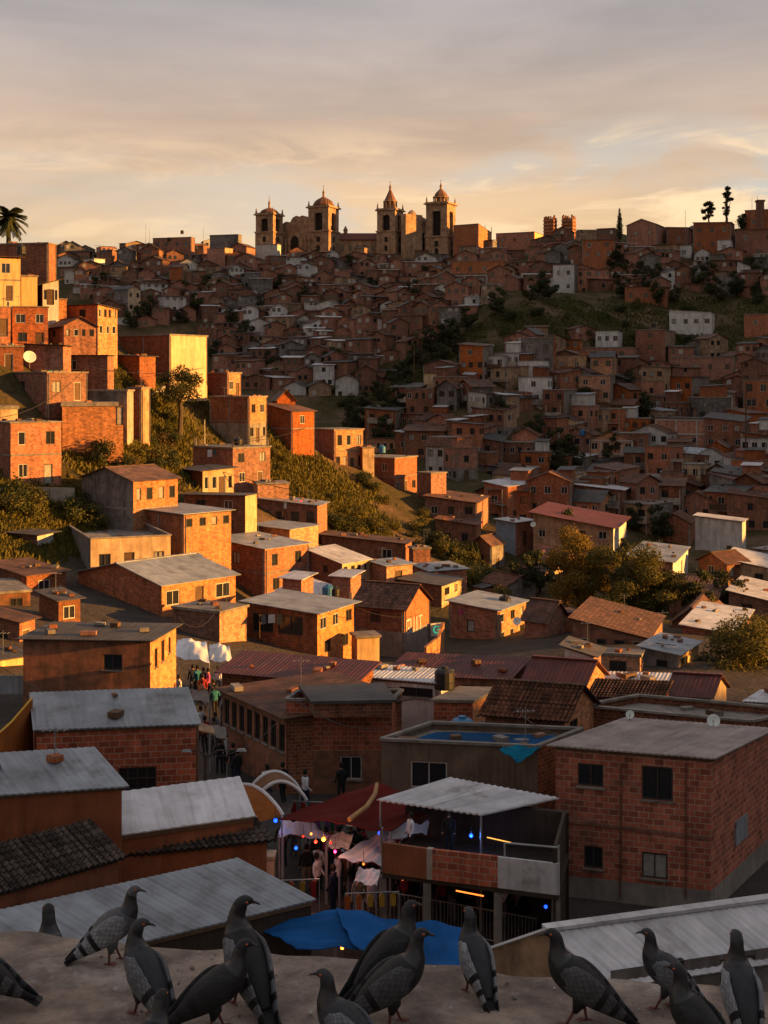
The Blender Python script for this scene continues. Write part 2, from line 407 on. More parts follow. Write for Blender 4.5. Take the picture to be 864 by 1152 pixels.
def build_ground():
    xs = np.concatenate([[-6000, -3000, -1500, -800, -500, -350, -250, -200, -170], np.arange(-150, 170, 2.0), [170, 180, 190, 200, 220, 250, 300, 380, 500, 800, 1500, 3000, 6000]])
    ys = np.concatenate([[-3000, -1000, -400, -200, -100, -60, -30], np.arange(-20, 470, 2.0), [470, 480, 500, 550, 650, 800, 1200, 2500, 6000, 12000]])
    X, Y = np.meshgrid(xs, ys); Z = hz(X, Y)
    # a pit is never needed under the viewer, and the street is level
    n, m = len(xs), len(ys)
    v = np.stack([X, Y, Z], -1).reshape(-1, 3)
    idx = np.arange(n * m).reshape(m, n)
    f = np.stack([idx[:-1, :-1], idx[:-1, 1:], idx[1:, 1:], idx[1:, :-1]], -1).reshape(-1, 4)
    me = bpy.data.meshes.new('ground'); me.from_pydata(v.tolist(), [], f.tolist())
    me.polygons.foreach_set('use_smooth', [True] * len(f)); me.update()
    m_ = bpy.data.materials.new('hillside_ground'); m_.use_nodes = True
    nt = m_.node_tree; N = nt.nodes; L = nt.links
    b = N['Principled BSDF']; b.inputs['Roughness'].default_value = .95; b.inputs['Specular IOR Level'].default_value = .1
    geo = N.new('ShaderNodeNewGeometry')
    def nz(s, d=6, r=.6):
        t = N.new('ShaderNodeTexNoise'); t.inputs['Scale'].default_value = s; t.inputs['Detail'].default_value = d; t.inputs['Roughness'].default_value = r
        L.new(geo.outputs['Position'], t.inputs['Vector']); return t.outputs[0]
    def rng(s, a, c):
        r = N.new('ShaderNodeMapRange'); r.inputs[1].default_value = a; r.inputs[2].default_value = c; L.new(s, r.inputs[0]); return r.outputs[0]
    def mx(f, a, c):
        x = N.new('ShaderNodeMix'); x.data_type = 'RGBA'; L.new(f, x.inputs[0])
        for i, k in ((6, a), (7, c)):
            if isinstance(k, tuple): x.inputs[i].default_value = (*k, 1)
            else: L.new(k, x.inputs[i])
        return x.outputs[2]
    grass = mx(rng(nz(.35), .35, .65), (.060, .048, .018), (.036, .034, .013))
    grass = mx(rng(nz(2.2, 8, .7), .45, .7), grass, (.10, .072, .034))
    dirt = mx(rng(nz(1.1, 8, .7), .4, .7), (.15, .095, .055), (.09, .06, .04))
    c = mx(rng(nz(.09), .50, .62), grass, dirt)
    # paved town ground in the valley bottom
    sp = N.new('ShaderNodeSeparateXYZ'); L.new(geo.outputs['Position'], sp.inputs[0])
    md = N.new('ShaderNodeMapRange'); md.inputs[1].default_value = 120; md.inputs[2].default_value = 96; L.new(sp.outputs['Y'], md.inputs[0])
    c = mx(md.outputs[0], c, mx(rng(nz(.8), .4, .7), (.075, .065, .058), (.05, .042, .037)))
    L.new(c, b.inputs['Base Color'])
    bp = N.new('ShaderNodeBump'); bp.inputs['Strength'].default_value = .9; bp.inputs['Distance'].default_value = .35
    L.new(nz(1.6, 9, .7), bp.inputs['Height']); L.new(bp.outputs[0], b.inputs['Normal'])
    me.materials.append(m_)
    o = bpy.data.objects.new('ground', me); COL.objects.link(o); o['kind'] = 'structure'

# ------------------------------------------------------------------ houses
HOUSES = []     # what is needed to describe each one afterwards
MATWORD = {'brick':'red brick','brickd':'dark brick','brickb':'red block','brickl':'pale brick','adobe':'brown plastered','rust':'rust red','tan':'tan plastered','cream':'cream','yellow':'yellow',
 'white':'white','grey':'grey plastered','blue':'blue grey','conc':'bare concrete','plank':'plank clad','concl':'pale concrete','shade':'shade toned','creamplank':'cream boarded'}
ROOFWORD = {'corr':'grey metal roof','corrw':'pale metal roof','corrb':'brownish metal roof','corrd':'dark metal roof','corrr':'dark red roof','corrrust':'rusty metal roof','tile':'brown tile roof','tiled':'old tile roof','slab':'flat slab roof'}
def norm2(v):
    l = math.hypot(v[0], v[1]); return (v[0] / l, v[1] / l)

def window_obj(c, t, n, w, h, root, near=False, lit=False, shut=None, kind='window', bars=False):
    """c: centre in local space; t: unit along the wall, n: unit outwards. Glass 7 cm behind the wall face."""
    t = Vector((t[0], t[1], 0)); n = Vector((n[0], n[1], 0)); z = Vector((0, 0, 1)); c = Vector(c)
    fr = MB(); fw = .05 if near else .07
    inn = -.07
    g = MB(); pc = c + n * (inn - .02)
    g.box(pc, (w / 2, .01, h / 2), 0, ax=(t, n, z))
    def fb(cx, cz, hw, hh): fr.box(c + t * cx + z * cz + n * (inn + .012), (hw, .03, hh), 0, ax=(t, n, z))
    fb(0, h / 2 - fw / 2, w / 2, fw / 2); fb(0, -h / 2 + fw / 2, w / 2, fw / 2)
    fb(-w / 2 + fw / 2, 0, fw / 2, h / 2 - fw); fb(w / 2 - fw / 2, 0, fw / 2, h / 2 - fw)
    fm = M['framew'] if shut == 'w' else M['frame']
    if kind == 'window' and (w > .8 or near):
        if bars:
            for k in range(1, 4): fb(-w / 2 + w * k / 4, 0, .018, h / 2 - fw)
            fb(0, 0, w / 2 - fw, .018)
        else: fb(0, 0, fw * .4, h / 2 - fw)
    gm = M['lit'] if lit else (M['curtain'] if shut == 'c' else (M['glass'] if kind == 'window' else M['wood']))
    if near:
        o = fr.build(kind, fm, root); g.build('pane', gm, o)
        sl = MB(); sl.box(c + n * .03 - z * (h / 2 + .035), (w / 2 + .06, .05, .03), ax=(t, n, z)); sl.build('sill', M['conc'], o)
        return o
    base = len(fr.v); fr.v += g.v
    fr.f += [tuple(i + base for i in f) for f in g.f]; fr.uv += g.uv; fr.m += [1] * len(g.f)
    return fr.build(kind, [fm, gm], root)

def wall_face(mb, a, b, z0, za, zb, wins, mi, band=None, apex=None, inw=.14):
    """a, b: ground points seen left to right from outside. wins: (u0, z0, u1, z1)."""
    W = math.hypot(b[0] - a[0], b[1] - a[1]); t = ((b[0] - a[0]) / W, (b[1] - a[1]) / W); n = (t[1], -t[0])
    def pt(u, z, o=0): return (a[0] + t[0] * u - n[0] * o, a[1] + t[1] * u - n[1] * o, z)
    def quad(u0, zz0, u1, zz1, m): mb.q([pt(u0, zz0), pt(u1, zz0), pt(u1, zz1), pt(u0, zz1)], m, [(u0, zz0), (u1, zz0), (u1, zz1), (u0, zz1)])
    zm = min(za, zb)
    us = sorted(set([0, W] + [round(w[0], 3) for w in wins] + [round(w[2], 3) for w in wins]))
    zs = sorted(set([z0, zm] + [round(w[1], 3) for w in wins] + [round(w[3], 3) for w in wins] + ([band[0]] if band and z0 < band[0] < zm else [])))
    for i in range(len(us) - 1):
        for j in range(len(zs) - 1):
            cu = (us[i] + us[i + 1]) / 2; cz = (zs[j] + zs[j + 1]) / 2
            if any(w[0] < cu < w[2] and w[1] < cz < w[3] for w in wins): continue
            quad(us[i], zs[j], us[i + 1], zs[j + 1], band[1] if band and cz < band[0] else mi)
    for (u0, q0, u1, q1) in wins:
        mb.q([pt(u0, q0), pt(u1, q0), pt(u1, q0, inw), pt(u0, q0, inw)], mi)
        mb.q([pt(u0, q1, inw), pt(u1, q1, inw), pt(u1, q1), pt(u0, q1)], mi)
        mb.q([pt(u0, q0), pt(u0, q0, inw), pt(u0, q1, inw), pt(u0, q1)], mi)
        mb.q([pt(u1, q0, inw), pt(u1, q0), pt(u1, q1), pt(u1, q1, inw)], mi)
    if abs(za - zb) > .01:
        if za > zb: pts = [(0, zm), (W, zm), (0, za)]
        else: pts = [(0, zm), (W, zm), (W, zb)]
        mb.q([pt(*p) for p in pts], mi, pts)
    if apex:
        u, zz = apex; pts = [(0, za), (W, zb), (u, zz)]
        mb.q([pt(*p) for p in pts], mi, pts)
    return pt, t, n, W

def auto_wins(W, z0, z1, per, rnd, wh=(1.0, 1.1), door=False):
    """windows of one face: per = how many on each storey from the ground up"""
    out = []; ns = len(per) or 1; H = (z1 - z0) / ns
    for s, k in enumerate(per):
        if not k: continue
        zc = z0 + H * (s + .52)
        ww = min(wh[0], W / k * .55); hh = min(wh[1], H * .5)
        for i in range(k):
            uc = W * (i + .5 + rnd.uniform(-.08, .08)) / k
            if door and s == 0 and i == k // 2 and H > 1.9:
                out.append((uc - .42, z0 + .05 * H, uc + .42, z0 + min(2.0, H * .78), 'door'))
            else:
                w_ = ww * rnd.uniform(.8, 1.15)
                out.append((uc - w_ / 2, zc - hh / 2, uc + w_ / 2, zc + hh / 2, 'window'))
    return [w for w in out if w[0] > .08 and w[2] < W - .08 and w[3] < z1 - .08]

def house(C, L, R, zb, zt, roof='slab', a=0., b=0., gable=None, gh=1.2, mL='brick', mR=None, wL=(), wR=(), label=None, near=False,
          band=None, conc=True, deep=3.5, over=.3, rnd=None, seed=None, px=None, frame=None, lit=0, par=0., wnL=None, wnR=None, door=True, group=None, back=None, roofth=.16, corr=None, stubs=None, wh=(1.0,1.1), name=None, litw=False, small=False, grid=None):
    """C, L, R: ground plan corners nearest / left / right of the camera; the fourth closes the parallelogram.
    a, b: rise of the roof towards L and R. gable 'L' or 'R': which face carries the gable end."""
    rnd = rnd or random.Random(seed if seed is not None else int(abs(C[0] * 91 + C[1] * 37) * 10))
    mR = mR or mL
    B = (L[0] + R[0] - C[0], L[1] + R[1] - C[1])
    cx = (C[0] + B[0]) / 2; cy = (C[1] + B[1]) / 2
    org = Vector((cx, cy, zb))
    nm = name or {'brick':'brick_house','brickd':'brick_house','brickb':'brick_house','brickl':'brick_house'}.get(mL, 'plastered_house')
    root = empty(nm, org)
    c, l, r, k = [(p[0] - cx, p[1] - cy) for p in (C, L, R, B)]
    H = zt - zb
    zc, zl, zr, zk = H, H + a, H + b, H + a + b
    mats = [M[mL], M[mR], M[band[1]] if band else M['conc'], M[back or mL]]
    mb = MB()
    bd = (band[0], 2) if band else None
    WL = math.hypot(c[0] - l[0], c[1] - l[1]); WR = math.hypot(r[0] - c[0], r[1] - c[1])
    wl = wnL if wnL is not None else auto_wins(WL, 0, H, wL, rnd, wh)
    wr = wnR if wnR is not None else auto_wins(WR, 0, H, wR, rnd, wh, door)
    apL = (WL / 2, max(zl, zc) + gh) if gable == 'L' else None
    apR = (WR / 2, max(zc, zr) + gh) if gable == 'R' else None
    fl = wall_face(mb, l, c, -deep, zl + par, zc + par, [w[:4] for w in wl], 0, bd, apL)
    fr_ = wall_face(mb, c, r, -deep, zc + par, zr + par, [w[:4] for w in wr], 1, bd, apR)
    wall_face(mb, r, k, -deep, zr + par, zk + par, [], 3, bd, (WL / 2, zk + gh) if gable == 'L' else None)
    wall_face(mb, k, l, -deep, zk + par, zl + par, [], 3, bd, (WR / 2, zk + gh) if gable == 'R' else None)
    mb.build('wall', mats, root)
    lits = lit
    for (pt, t, n, W), ws, side in ((fl, wl, 0), (fr_, wr, 1)):
        for w in ws:
            cc = pt((w[0] + w[2]) / 2, (w[1] + w[3]) / 2)
            kd = w[4] if len(w) > 4 else 'window'
            sh = w[5] if len(w) > 5 else (None if near else rnd.choice([None, None, 'w', 'c', 'w', None]))
            isl = kd == 'window' and (lits > 0 or sh == 'lit')
            if isl: lits -= 1
            window_obj(cc, t, n, w[2] - w[0], w[3] - w[1], root, near, isl, sh, kd, bars=(len(w) > 6))
    # concrete ring beams at the floor levels, 3 cm proud
    if conc and H > 4.2 and not small:
        ns = max(1, round(H / 2.7)); cb = MB()
        for s in range(1, ns):
            z = H * s / ns
            for (pt, t, n, W), ws in ((fl, wl), (fr_, wr)):
                if any(w[1] < z + .1 and w[3] > z - .1 for w in ws): continue
                p0 = Vector(pt(.02, z, -.012)); p1 = Vector(pt(W - .02, z, -.012))
                cb.bar(p0, p1, .05, .16)
        if cb.v: cb.build('ring_beam', M['conc'], root)
    if H > 2.6 and mL in ('brick', 'brickd', 'brickl') and (rnd.random() < .55) and not near:
        for (pt, t, n, W), ws in ((fl, wl), (fr_, wr)):
            us_ = [.1, W - .1] + ([W / 2] if W > 5.5 and rnd.random() < .5 else [])
            for u_ in us_:
                if any(w[0] - .12 < u_ < w[2] + .12 for w in ws): continue
                cb = MB(); cb.bar(pt(u_, -1.5, -.006), pt(u_, H - .12, -.006), .045, .2); cb.build('concrete_column', M['conc'], root)
    if grid:
        pt, t, n, W = fl
        for k in range(grid[0] + 1):
            gm = MB(); u_ = .12 + (W - .24) * k / grid[0]; gm.bar(pt(u_, -1, -.03), pt(u_, H - .05, -.03), .1, .26); gm.build('frame_column', M['framew'], root)
        for k in range(1, grid[1] + 1):
            gm = MB(); z_ = H * k / grid[1] - .15; gm.bar(pt(.02, z_, -.045), pt(W - .02, z_, -.045), .12, .26); gm.build('frame_beam', M['framew'], root)
    # roof
    dl = norm2((l[0] - c[0], l[1] - c[1])); dr = norm2((r[0] - c[0], r[1] - c[1]))
    sl = a / WL if WL else 0; sr = b / WR if WR else 0
    def rp(u, v, dz=0.):  # u metres along L, v metres along R from C
        return (c[0] + dl[0] * u + dr[0] * v, c[1] + dl[1] * u + dr[1] * v, H + sl * u + sr * v + dz)
    rm = MB(); thick = .05
    if roof == 'slab':
        o = .12 if par == 0 else -.02
        z0, z1 = (-.02, roofth) if par == 0 else (-.25, -.05)
        rm.hexa([rp(-o, -o, z0), rp(-o, WR + o, z0), rp(WL + o, WR + o, z0), rp(WL + o, -o, z0)][::1],
                [rp(-o, -o, z1), rp(-o, WR + o, z1), rp(WL + o, WR + o, z1), rp(WL + o, -o, z1)])
        rm.build('roof', M['conc'], root)
        if par:
            cp = MB()
            for p0, p1 in ((rp(0, 0, par), rp(WL, 0, par)), (rp(0, 0, par + .005), rp(0, WR, par + .005)), (rp(WL, 0, par + .004), rp(WL, WR, par + .004)), (rp(0, WR, par + .003), rp(WL, WR, par + .003))):
                cp.bar(p0, p1, .2, .1)
            cp.build('coping', M['conc'], root)
    elif gable:
        o = over
        n = corr if corr is not None else (int(1 + (WR if gable == 'L' else WL) / (.33 if 'tile' in roof else .2)) if near else 0)
        if gable == 'L':
            s_ = gh / (WL / 2)
            rg0 = rp(WL / 2, -o, gh + .03); rg1 = rp(WL / 2, WR + o, gh + .03)
            e0 = rp(-o, -o, -s_ * o + .03); e1 = rp(-o, WR + o, -s_ * o + .03)
            f0 = rp(WL + o, -o, -s_ * o + .03); f1 = rp(WL + o, WR + o, -s_ * o + .03)
        else:
            s_ = gh / (WR / 2)
            rg0 = rp(-o, WR / 2, gh + .03); rg1 = rp(WL + o, WR / 2, gh + .03)
            e0 = rp(-o, -o, -s_ * o + .03); e1 = rp(WL + o, -o, -s_ * o + .03)
            f0 = rp(-o, WR + o, -s_ * o + .03); f1 = rp(WL + o, WR + o, -s_ * o + .03)
        rows = 9 if near and 'tile' in roof else 1
        amp = .05 if 'tile' in roof else .011
        rm.sheet(e0, e1, rg1, rg0, n, amp=amp, th=thick, rows=rows, step=.04); rm.sheet(f0, f1, rg1, rg0, n, amp=amp, th=thick, rows=rows, step=.04)
        rm.build('roof', M[roof], root)
        rc = MB(); rc.bar(Vector(rg0) + Vector((0, 0, .03)), Vector(rg1) + Vector((0, 0, .03)), .3, .08); 
        if not small: rc.build('ridge_cap', M[roof], root)
    else:
        o = over
        n = corr if corr is not None else (int(1 + WL / (.33 if 'tile' in roof else .2)) if near else 0)
        q = [(-o, -o), (WL + o, -o), (WL + o, WR + o), (-o, WR + o)]
        pts = [rp(u, v, .06) for u, v in q]
        amp = .05 if 'tile' in roof else .011
        if abs(sl) * WL > abs(sr) * WR: pts = [pts[3], pts[0], pts[1], pts[2]]; n = n and (corr or int(1 + WR / (.33 if 'tile' in roof else .2)))
        rm.sheet(*pts, n=n, amp=amp, th=thick, rows=(8 if near and 'tile' in roof else 1), step=.04)
        rm.build('roof', M[roof], root)
        if near or (not small and rnd.random() < .5):
            rf = MB(); rf.bar(rp(-.02, -.02, -.02), rp(WL, -.02, -.02), .08, .12); rf.bar(rp(-.02, 0, -.021), rp(-.02, WR, -.021), .08, .12); rf.build('fascia', M['wood'], root)
    if roof == 'slab' and (stubs if stubs is not None else rnd.random() < .35) and not small:
        for u, v in ((.2, .2), (WL - .2, .2), (.2, WR - .2)):
            h_ = rnd.uniform(.3, .9)
            sb = MB(); p = Vector(rp(u, v, (roofth if par == 0 else -.05)))
            sb.box(p + Vector((0, 0, h_ / 2)), (.11, .11, h_ / 2)); 
            for qx, qy in ((-.06, -.06), (.06, .06)): sb.bar(p + Vector((qx, qy, h_)), p + Vector((qx, qy, h_ + .35)), .02)
            sb.build('pillar_stub', M['conc'], root)
    if C[1] < 230 and rnd.random() < .6 and not gable:
        zt_ = (roofth if roof == 'slab' and par == 0 else (.11 if roof != 'slab' else -.05))
        for q_ in range(rnd.randint(2, 7)):
            u_, v_ = rnd.uniform(.3, max(.4, WL - .3)), rnd.uniform(.3, max(.4, WR - .3)); s_ = rnd.uniform(.08, .22)
            jb = MB(); jb.box(Vector(rp(u_, v_, zt_ + s_ * .5)), (s_ * rnd.uniform(.7, 2.2), s_, s_ * .5), 0, rz=rnd.uniform(0, 3)); jb.build('roof_weight', rnd.choice([M['conc'], M['brickd'], M['wood'], M['adobe']]), root)
        if rnd.random() < .5:
            jb = MB(); u_, v_ = rnd.uniform(.4, max(.5, WL - .4)), rnd.uniform(.4, max(.5, WR - .4)); a0_ = Vector(rp(u_, v_, zt_ - .05)); k_ = rnd.uniform(1., 2.2)
            jb.bar(a0_, a0_ + Vector((0, 0, k_)), .03); jb.bar(a0_ + Vector((-.4, 0, k_ * .9)), a0_ + Vector((.4, .1, k_ * .9)), .02)
            for q_ in (-.3, -.1, .1, .3): jb.bar(a0_ + Vector((q_, -.2, k_ * .9 + .02)), a0_ + Vector((q_, .2, k_ * .9 + .02)), .015)
            jb.build('aerial', M['metal'], root)
    if px is None:
        x0 = min(proj((L[0], L[1], zb))[0], CX + F * C[0] / C[1]); x1 = max(proj((R[0], R[1], zb))[0], CX + F * C[0] / C[1])
        px = (x0, YH - F * zt / C[1], x1, YH - F * zb / C[1])
    nw = sum(1 for w in list(wl) + list(wr) if (len(w) < 5 or w[4] == 'window'))
    HOUSES.append(dict(root=root, mL=mL, mR=mR, roof=roof, gable=gable, H=H, nw=nw, px=px, d=C[1], label=label, group=group, par=par))
    return root, rp

def hpx(xl, xc, xr, yt, yb, d, th=None, **kw):
    """a house from the photo positions of its nearest corner and of its two ends"""
    wl = xc - xl; wr = xr - xc
    if th is None: th = math.degrees(math.atan2(wr, wl))
    th = math.radians(min(76, max(12, 7 + math.degrees(math.atan((xc - CX) / F)), th)))
    C = (XD(xc, d), d)
    dL = (-math.cos(th), math.sin(th)); dR = (math.sin(th), math.cos(th))
    def solve(D, x):
        k = (x - CX) / F; den = D[0] - k * D[1]
        return (k * C[1] - C[0]) / den
    tl = min(14, max(1.6, solve(dL, xl))); tr = min(14, max(1.6, solve(dR, xr)))
    L = (C[0] + dL[0] * tl, C[1] + dL[1] * tl); R = (C[0] + dR[0] * tr, C[1] + dR[1] * tr)
    return house(C, L, R, ZD(yb, d), ZD(yt, d), px=(xl, yt, xr, yb), **kw)

def pxwins(A, B_, zb, rects):
    out = []
    for r in rects:
        u0, z1 = face_uv(A, B_, r[0], r[1]); u1, z0 = face_uv(A, B_, r[2], r[3])
        out.append((u0, z0 - zb, u1, z1 - zb) + tuple(r[4:]))
    return out
def hz3(l, c, r, ybase, ze, a=0., b=0., pwL=None, pwR=None, near=True, far=None, **kw):
    """a near house from three eave corners seen in the photo; ze is the eave height at the nearest one"""
    pc, pr = PZ(*c, ze), PZ(*r, ze + b)
    if far is not None:
        pb = PZ(*far, ze + a + b); pl = pb - pr + pc
    else: pl = PZ(*l, ze + a)
    C, L, R = (pc.x, pc.y), (pl.x, pl.y), (pr.x, pr.y)
    zb = ZD(ybase, pc.y)
    if pwL is not None: kw['wnL'] = pxwins(L, C, zb, pwL)
    if pwR is not None: kw['wnR'] = pxwins(C, R, zb, pwR)
    return house(C, L, R, zb, ze, a=a, b=b, px=((l or (0, 0))[0], c[1], r[0], ybase), near=near, **kw)
def face_uv(A, B_, px, py):
    """where a photo position falls on the upright plane through ground points A, B_: distance along it from A, and height"""
    k = (px - CX) / F
    dx, dy = B_[0] - A[0], B_[1] - A[1]; W = math.hypot(dx, dy); dx /= W; dy /= W
    u = (k * A[1] - A[0]) / (dx - k * dy)
    d = A[1] + dy * u
    return u, ZD(py, d)
# ------------------------------------------------------------------ houses of the sunlit hillside, one by one
W_ = 'window'
def H_(*a, **k): return hpx(*a, **k)
# upper left cluster
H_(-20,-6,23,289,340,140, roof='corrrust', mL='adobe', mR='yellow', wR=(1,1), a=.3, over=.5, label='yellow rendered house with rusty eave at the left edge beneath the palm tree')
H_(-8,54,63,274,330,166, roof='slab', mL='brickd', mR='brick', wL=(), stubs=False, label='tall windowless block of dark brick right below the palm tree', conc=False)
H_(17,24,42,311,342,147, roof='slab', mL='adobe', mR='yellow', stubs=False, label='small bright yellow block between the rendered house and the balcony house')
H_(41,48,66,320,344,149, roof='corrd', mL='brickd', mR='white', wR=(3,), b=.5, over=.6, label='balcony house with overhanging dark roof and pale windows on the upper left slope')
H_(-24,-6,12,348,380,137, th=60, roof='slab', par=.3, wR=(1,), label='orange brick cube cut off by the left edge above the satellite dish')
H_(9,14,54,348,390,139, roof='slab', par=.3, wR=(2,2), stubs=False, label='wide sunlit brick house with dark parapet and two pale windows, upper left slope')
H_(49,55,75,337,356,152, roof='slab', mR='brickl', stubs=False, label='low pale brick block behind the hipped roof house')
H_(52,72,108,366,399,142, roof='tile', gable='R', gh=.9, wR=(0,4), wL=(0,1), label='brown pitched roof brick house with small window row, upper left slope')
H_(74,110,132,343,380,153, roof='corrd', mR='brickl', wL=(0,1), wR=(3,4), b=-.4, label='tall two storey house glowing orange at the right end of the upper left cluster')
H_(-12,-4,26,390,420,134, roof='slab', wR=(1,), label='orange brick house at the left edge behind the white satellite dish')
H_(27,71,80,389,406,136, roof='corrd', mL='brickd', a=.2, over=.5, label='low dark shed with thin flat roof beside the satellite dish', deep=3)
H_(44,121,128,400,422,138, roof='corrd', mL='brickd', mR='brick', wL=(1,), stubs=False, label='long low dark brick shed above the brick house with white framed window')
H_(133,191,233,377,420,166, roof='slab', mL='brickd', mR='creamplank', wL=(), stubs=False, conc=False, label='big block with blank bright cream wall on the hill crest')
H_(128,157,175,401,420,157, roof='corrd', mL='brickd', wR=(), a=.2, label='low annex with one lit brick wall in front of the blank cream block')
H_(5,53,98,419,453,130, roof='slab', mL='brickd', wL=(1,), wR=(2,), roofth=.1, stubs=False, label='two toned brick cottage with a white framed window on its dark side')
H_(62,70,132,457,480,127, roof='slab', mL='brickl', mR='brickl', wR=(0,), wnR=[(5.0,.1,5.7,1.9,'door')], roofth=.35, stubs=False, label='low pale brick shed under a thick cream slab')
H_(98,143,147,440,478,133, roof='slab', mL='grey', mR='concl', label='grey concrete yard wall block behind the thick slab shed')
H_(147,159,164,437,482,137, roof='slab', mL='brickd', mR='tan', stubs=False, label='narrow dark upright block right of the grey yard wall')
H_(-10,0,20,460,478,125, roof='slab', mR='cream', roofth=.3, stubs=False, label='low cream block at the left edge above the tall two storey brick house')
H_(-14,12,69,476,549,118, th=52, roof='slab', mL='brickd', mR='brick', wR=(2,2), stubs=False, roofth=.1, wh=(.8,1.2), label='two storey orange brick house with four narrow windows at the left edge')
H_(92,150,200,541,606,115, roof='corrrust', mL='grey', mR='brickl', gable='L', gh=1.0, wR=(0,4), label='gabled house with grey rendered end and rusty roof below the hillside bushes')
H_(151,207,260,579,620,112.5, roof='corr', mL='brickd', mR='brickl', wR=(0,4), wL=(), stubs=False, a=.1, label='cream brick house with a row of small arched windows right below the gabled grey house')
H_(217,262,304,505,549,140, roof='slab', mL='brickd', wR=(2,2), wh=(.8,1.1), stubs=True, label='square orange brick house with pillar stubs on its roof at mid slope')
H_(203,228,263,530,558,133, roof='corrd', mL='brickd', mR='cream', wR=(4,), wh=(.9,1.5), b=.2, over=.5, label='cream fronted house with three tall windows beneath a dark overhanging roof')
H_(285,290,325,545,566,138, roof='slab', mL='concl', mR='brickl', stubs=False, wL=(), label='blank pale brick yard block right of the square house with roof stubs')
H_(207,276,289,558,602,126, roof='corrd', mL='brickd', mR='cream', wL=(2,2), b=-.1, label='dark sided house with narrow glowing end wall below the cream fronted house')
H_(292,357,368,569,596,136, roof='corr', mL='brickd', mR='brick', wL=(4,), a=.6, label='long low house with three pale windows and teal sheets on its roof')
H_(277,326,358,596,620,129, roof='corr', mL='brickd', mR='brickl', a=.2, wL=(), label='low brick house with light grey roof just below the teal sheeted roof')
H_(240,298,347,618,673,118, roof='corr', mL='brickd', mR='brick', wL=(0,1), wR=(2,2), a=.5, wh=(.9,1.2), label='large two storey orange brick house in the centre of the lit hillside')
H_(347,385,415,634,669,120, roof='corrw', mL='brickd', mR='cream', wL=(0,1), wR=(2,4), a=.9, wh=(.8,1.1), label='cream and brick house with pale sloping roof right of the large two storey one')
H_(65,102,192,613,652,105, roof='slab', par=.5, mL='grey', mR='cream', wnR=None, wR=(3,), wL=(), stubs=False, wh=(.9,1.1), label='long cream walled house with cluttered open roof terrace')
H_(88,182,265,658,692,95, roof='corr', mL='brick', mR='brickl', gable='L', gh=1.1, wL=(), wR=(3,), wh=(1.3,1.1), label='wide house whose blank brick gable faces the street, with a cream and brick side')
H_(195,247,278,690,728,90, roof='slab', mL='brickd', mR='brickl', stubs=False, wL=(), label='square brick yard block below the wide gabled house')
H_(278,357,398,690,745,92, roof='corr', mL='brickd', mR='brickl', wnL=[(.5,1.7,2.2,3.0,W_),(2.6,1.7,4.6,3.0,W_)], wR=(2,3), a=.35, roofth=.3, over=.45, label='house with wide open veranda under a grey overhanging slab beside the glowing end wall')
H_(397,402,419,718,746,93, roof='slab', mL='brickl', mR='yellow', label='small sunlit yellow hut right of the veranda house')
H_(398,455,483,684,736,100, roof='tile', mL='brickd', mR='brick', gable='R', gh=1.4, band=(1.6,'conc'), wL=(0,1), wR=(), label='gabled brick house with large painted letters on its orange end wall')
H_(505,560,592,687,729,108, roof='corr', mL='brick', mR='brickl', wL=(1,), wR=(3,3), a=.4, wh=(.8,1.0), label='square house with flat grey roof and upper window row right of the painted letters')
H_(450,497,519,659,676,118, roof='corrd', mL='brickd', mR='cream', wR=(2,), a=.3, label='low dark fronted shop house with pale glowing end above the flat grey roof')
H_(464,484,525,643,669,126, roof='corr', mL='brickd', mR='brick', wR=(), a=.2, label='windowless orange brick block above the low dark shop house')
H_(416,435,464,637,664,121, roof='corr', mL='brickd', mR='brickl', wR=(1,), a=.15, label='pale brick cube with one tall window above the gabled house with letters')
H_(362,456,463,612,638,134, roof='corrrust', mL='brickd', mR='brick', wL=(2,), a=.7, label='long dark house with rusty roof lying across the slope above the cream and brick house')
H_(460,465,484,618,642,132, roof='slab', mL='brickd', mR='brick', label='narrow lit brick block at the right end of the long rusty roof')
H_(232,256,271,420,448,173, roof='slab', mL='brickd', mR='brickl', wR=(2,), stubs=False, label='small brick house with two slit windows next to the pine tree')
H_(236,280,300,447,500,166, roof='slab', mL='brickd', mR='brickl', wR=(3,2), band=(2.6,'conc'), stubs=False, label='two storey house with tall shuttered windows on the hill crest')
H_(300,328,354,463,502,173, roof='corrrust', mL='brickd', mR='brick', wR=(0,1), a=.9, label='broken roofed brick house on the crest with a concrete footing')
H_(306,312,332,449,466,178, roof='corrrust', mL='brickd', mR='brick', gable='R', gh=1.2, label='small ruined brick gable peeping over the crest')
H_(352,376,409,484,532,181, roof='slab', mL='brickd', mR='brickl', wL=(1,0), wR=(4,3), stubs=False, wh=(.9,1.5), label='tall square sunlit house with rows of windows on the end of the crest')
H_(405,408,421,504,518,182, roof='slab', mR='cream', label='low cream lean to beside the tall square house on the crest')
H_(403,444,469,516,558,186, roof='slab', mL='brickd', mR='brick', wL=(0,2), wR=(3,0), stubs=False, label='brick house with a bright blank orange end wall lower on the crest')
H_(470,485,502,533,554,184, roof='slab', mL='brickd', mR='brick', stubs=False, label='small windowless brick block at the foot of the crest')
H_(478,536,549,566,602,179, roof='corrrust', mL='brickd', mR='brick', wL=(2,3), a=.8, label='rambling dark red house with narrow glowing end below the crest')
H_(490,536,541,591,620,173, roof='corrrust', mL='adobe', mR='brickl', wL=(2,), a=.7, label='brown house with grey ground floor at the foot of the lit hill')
H_(558,580,602,588,616,171, roof='corrw', mL='blue', mR='brick', wR=(1,), a=.2, label='blue sided house with orange end near the long red roof')
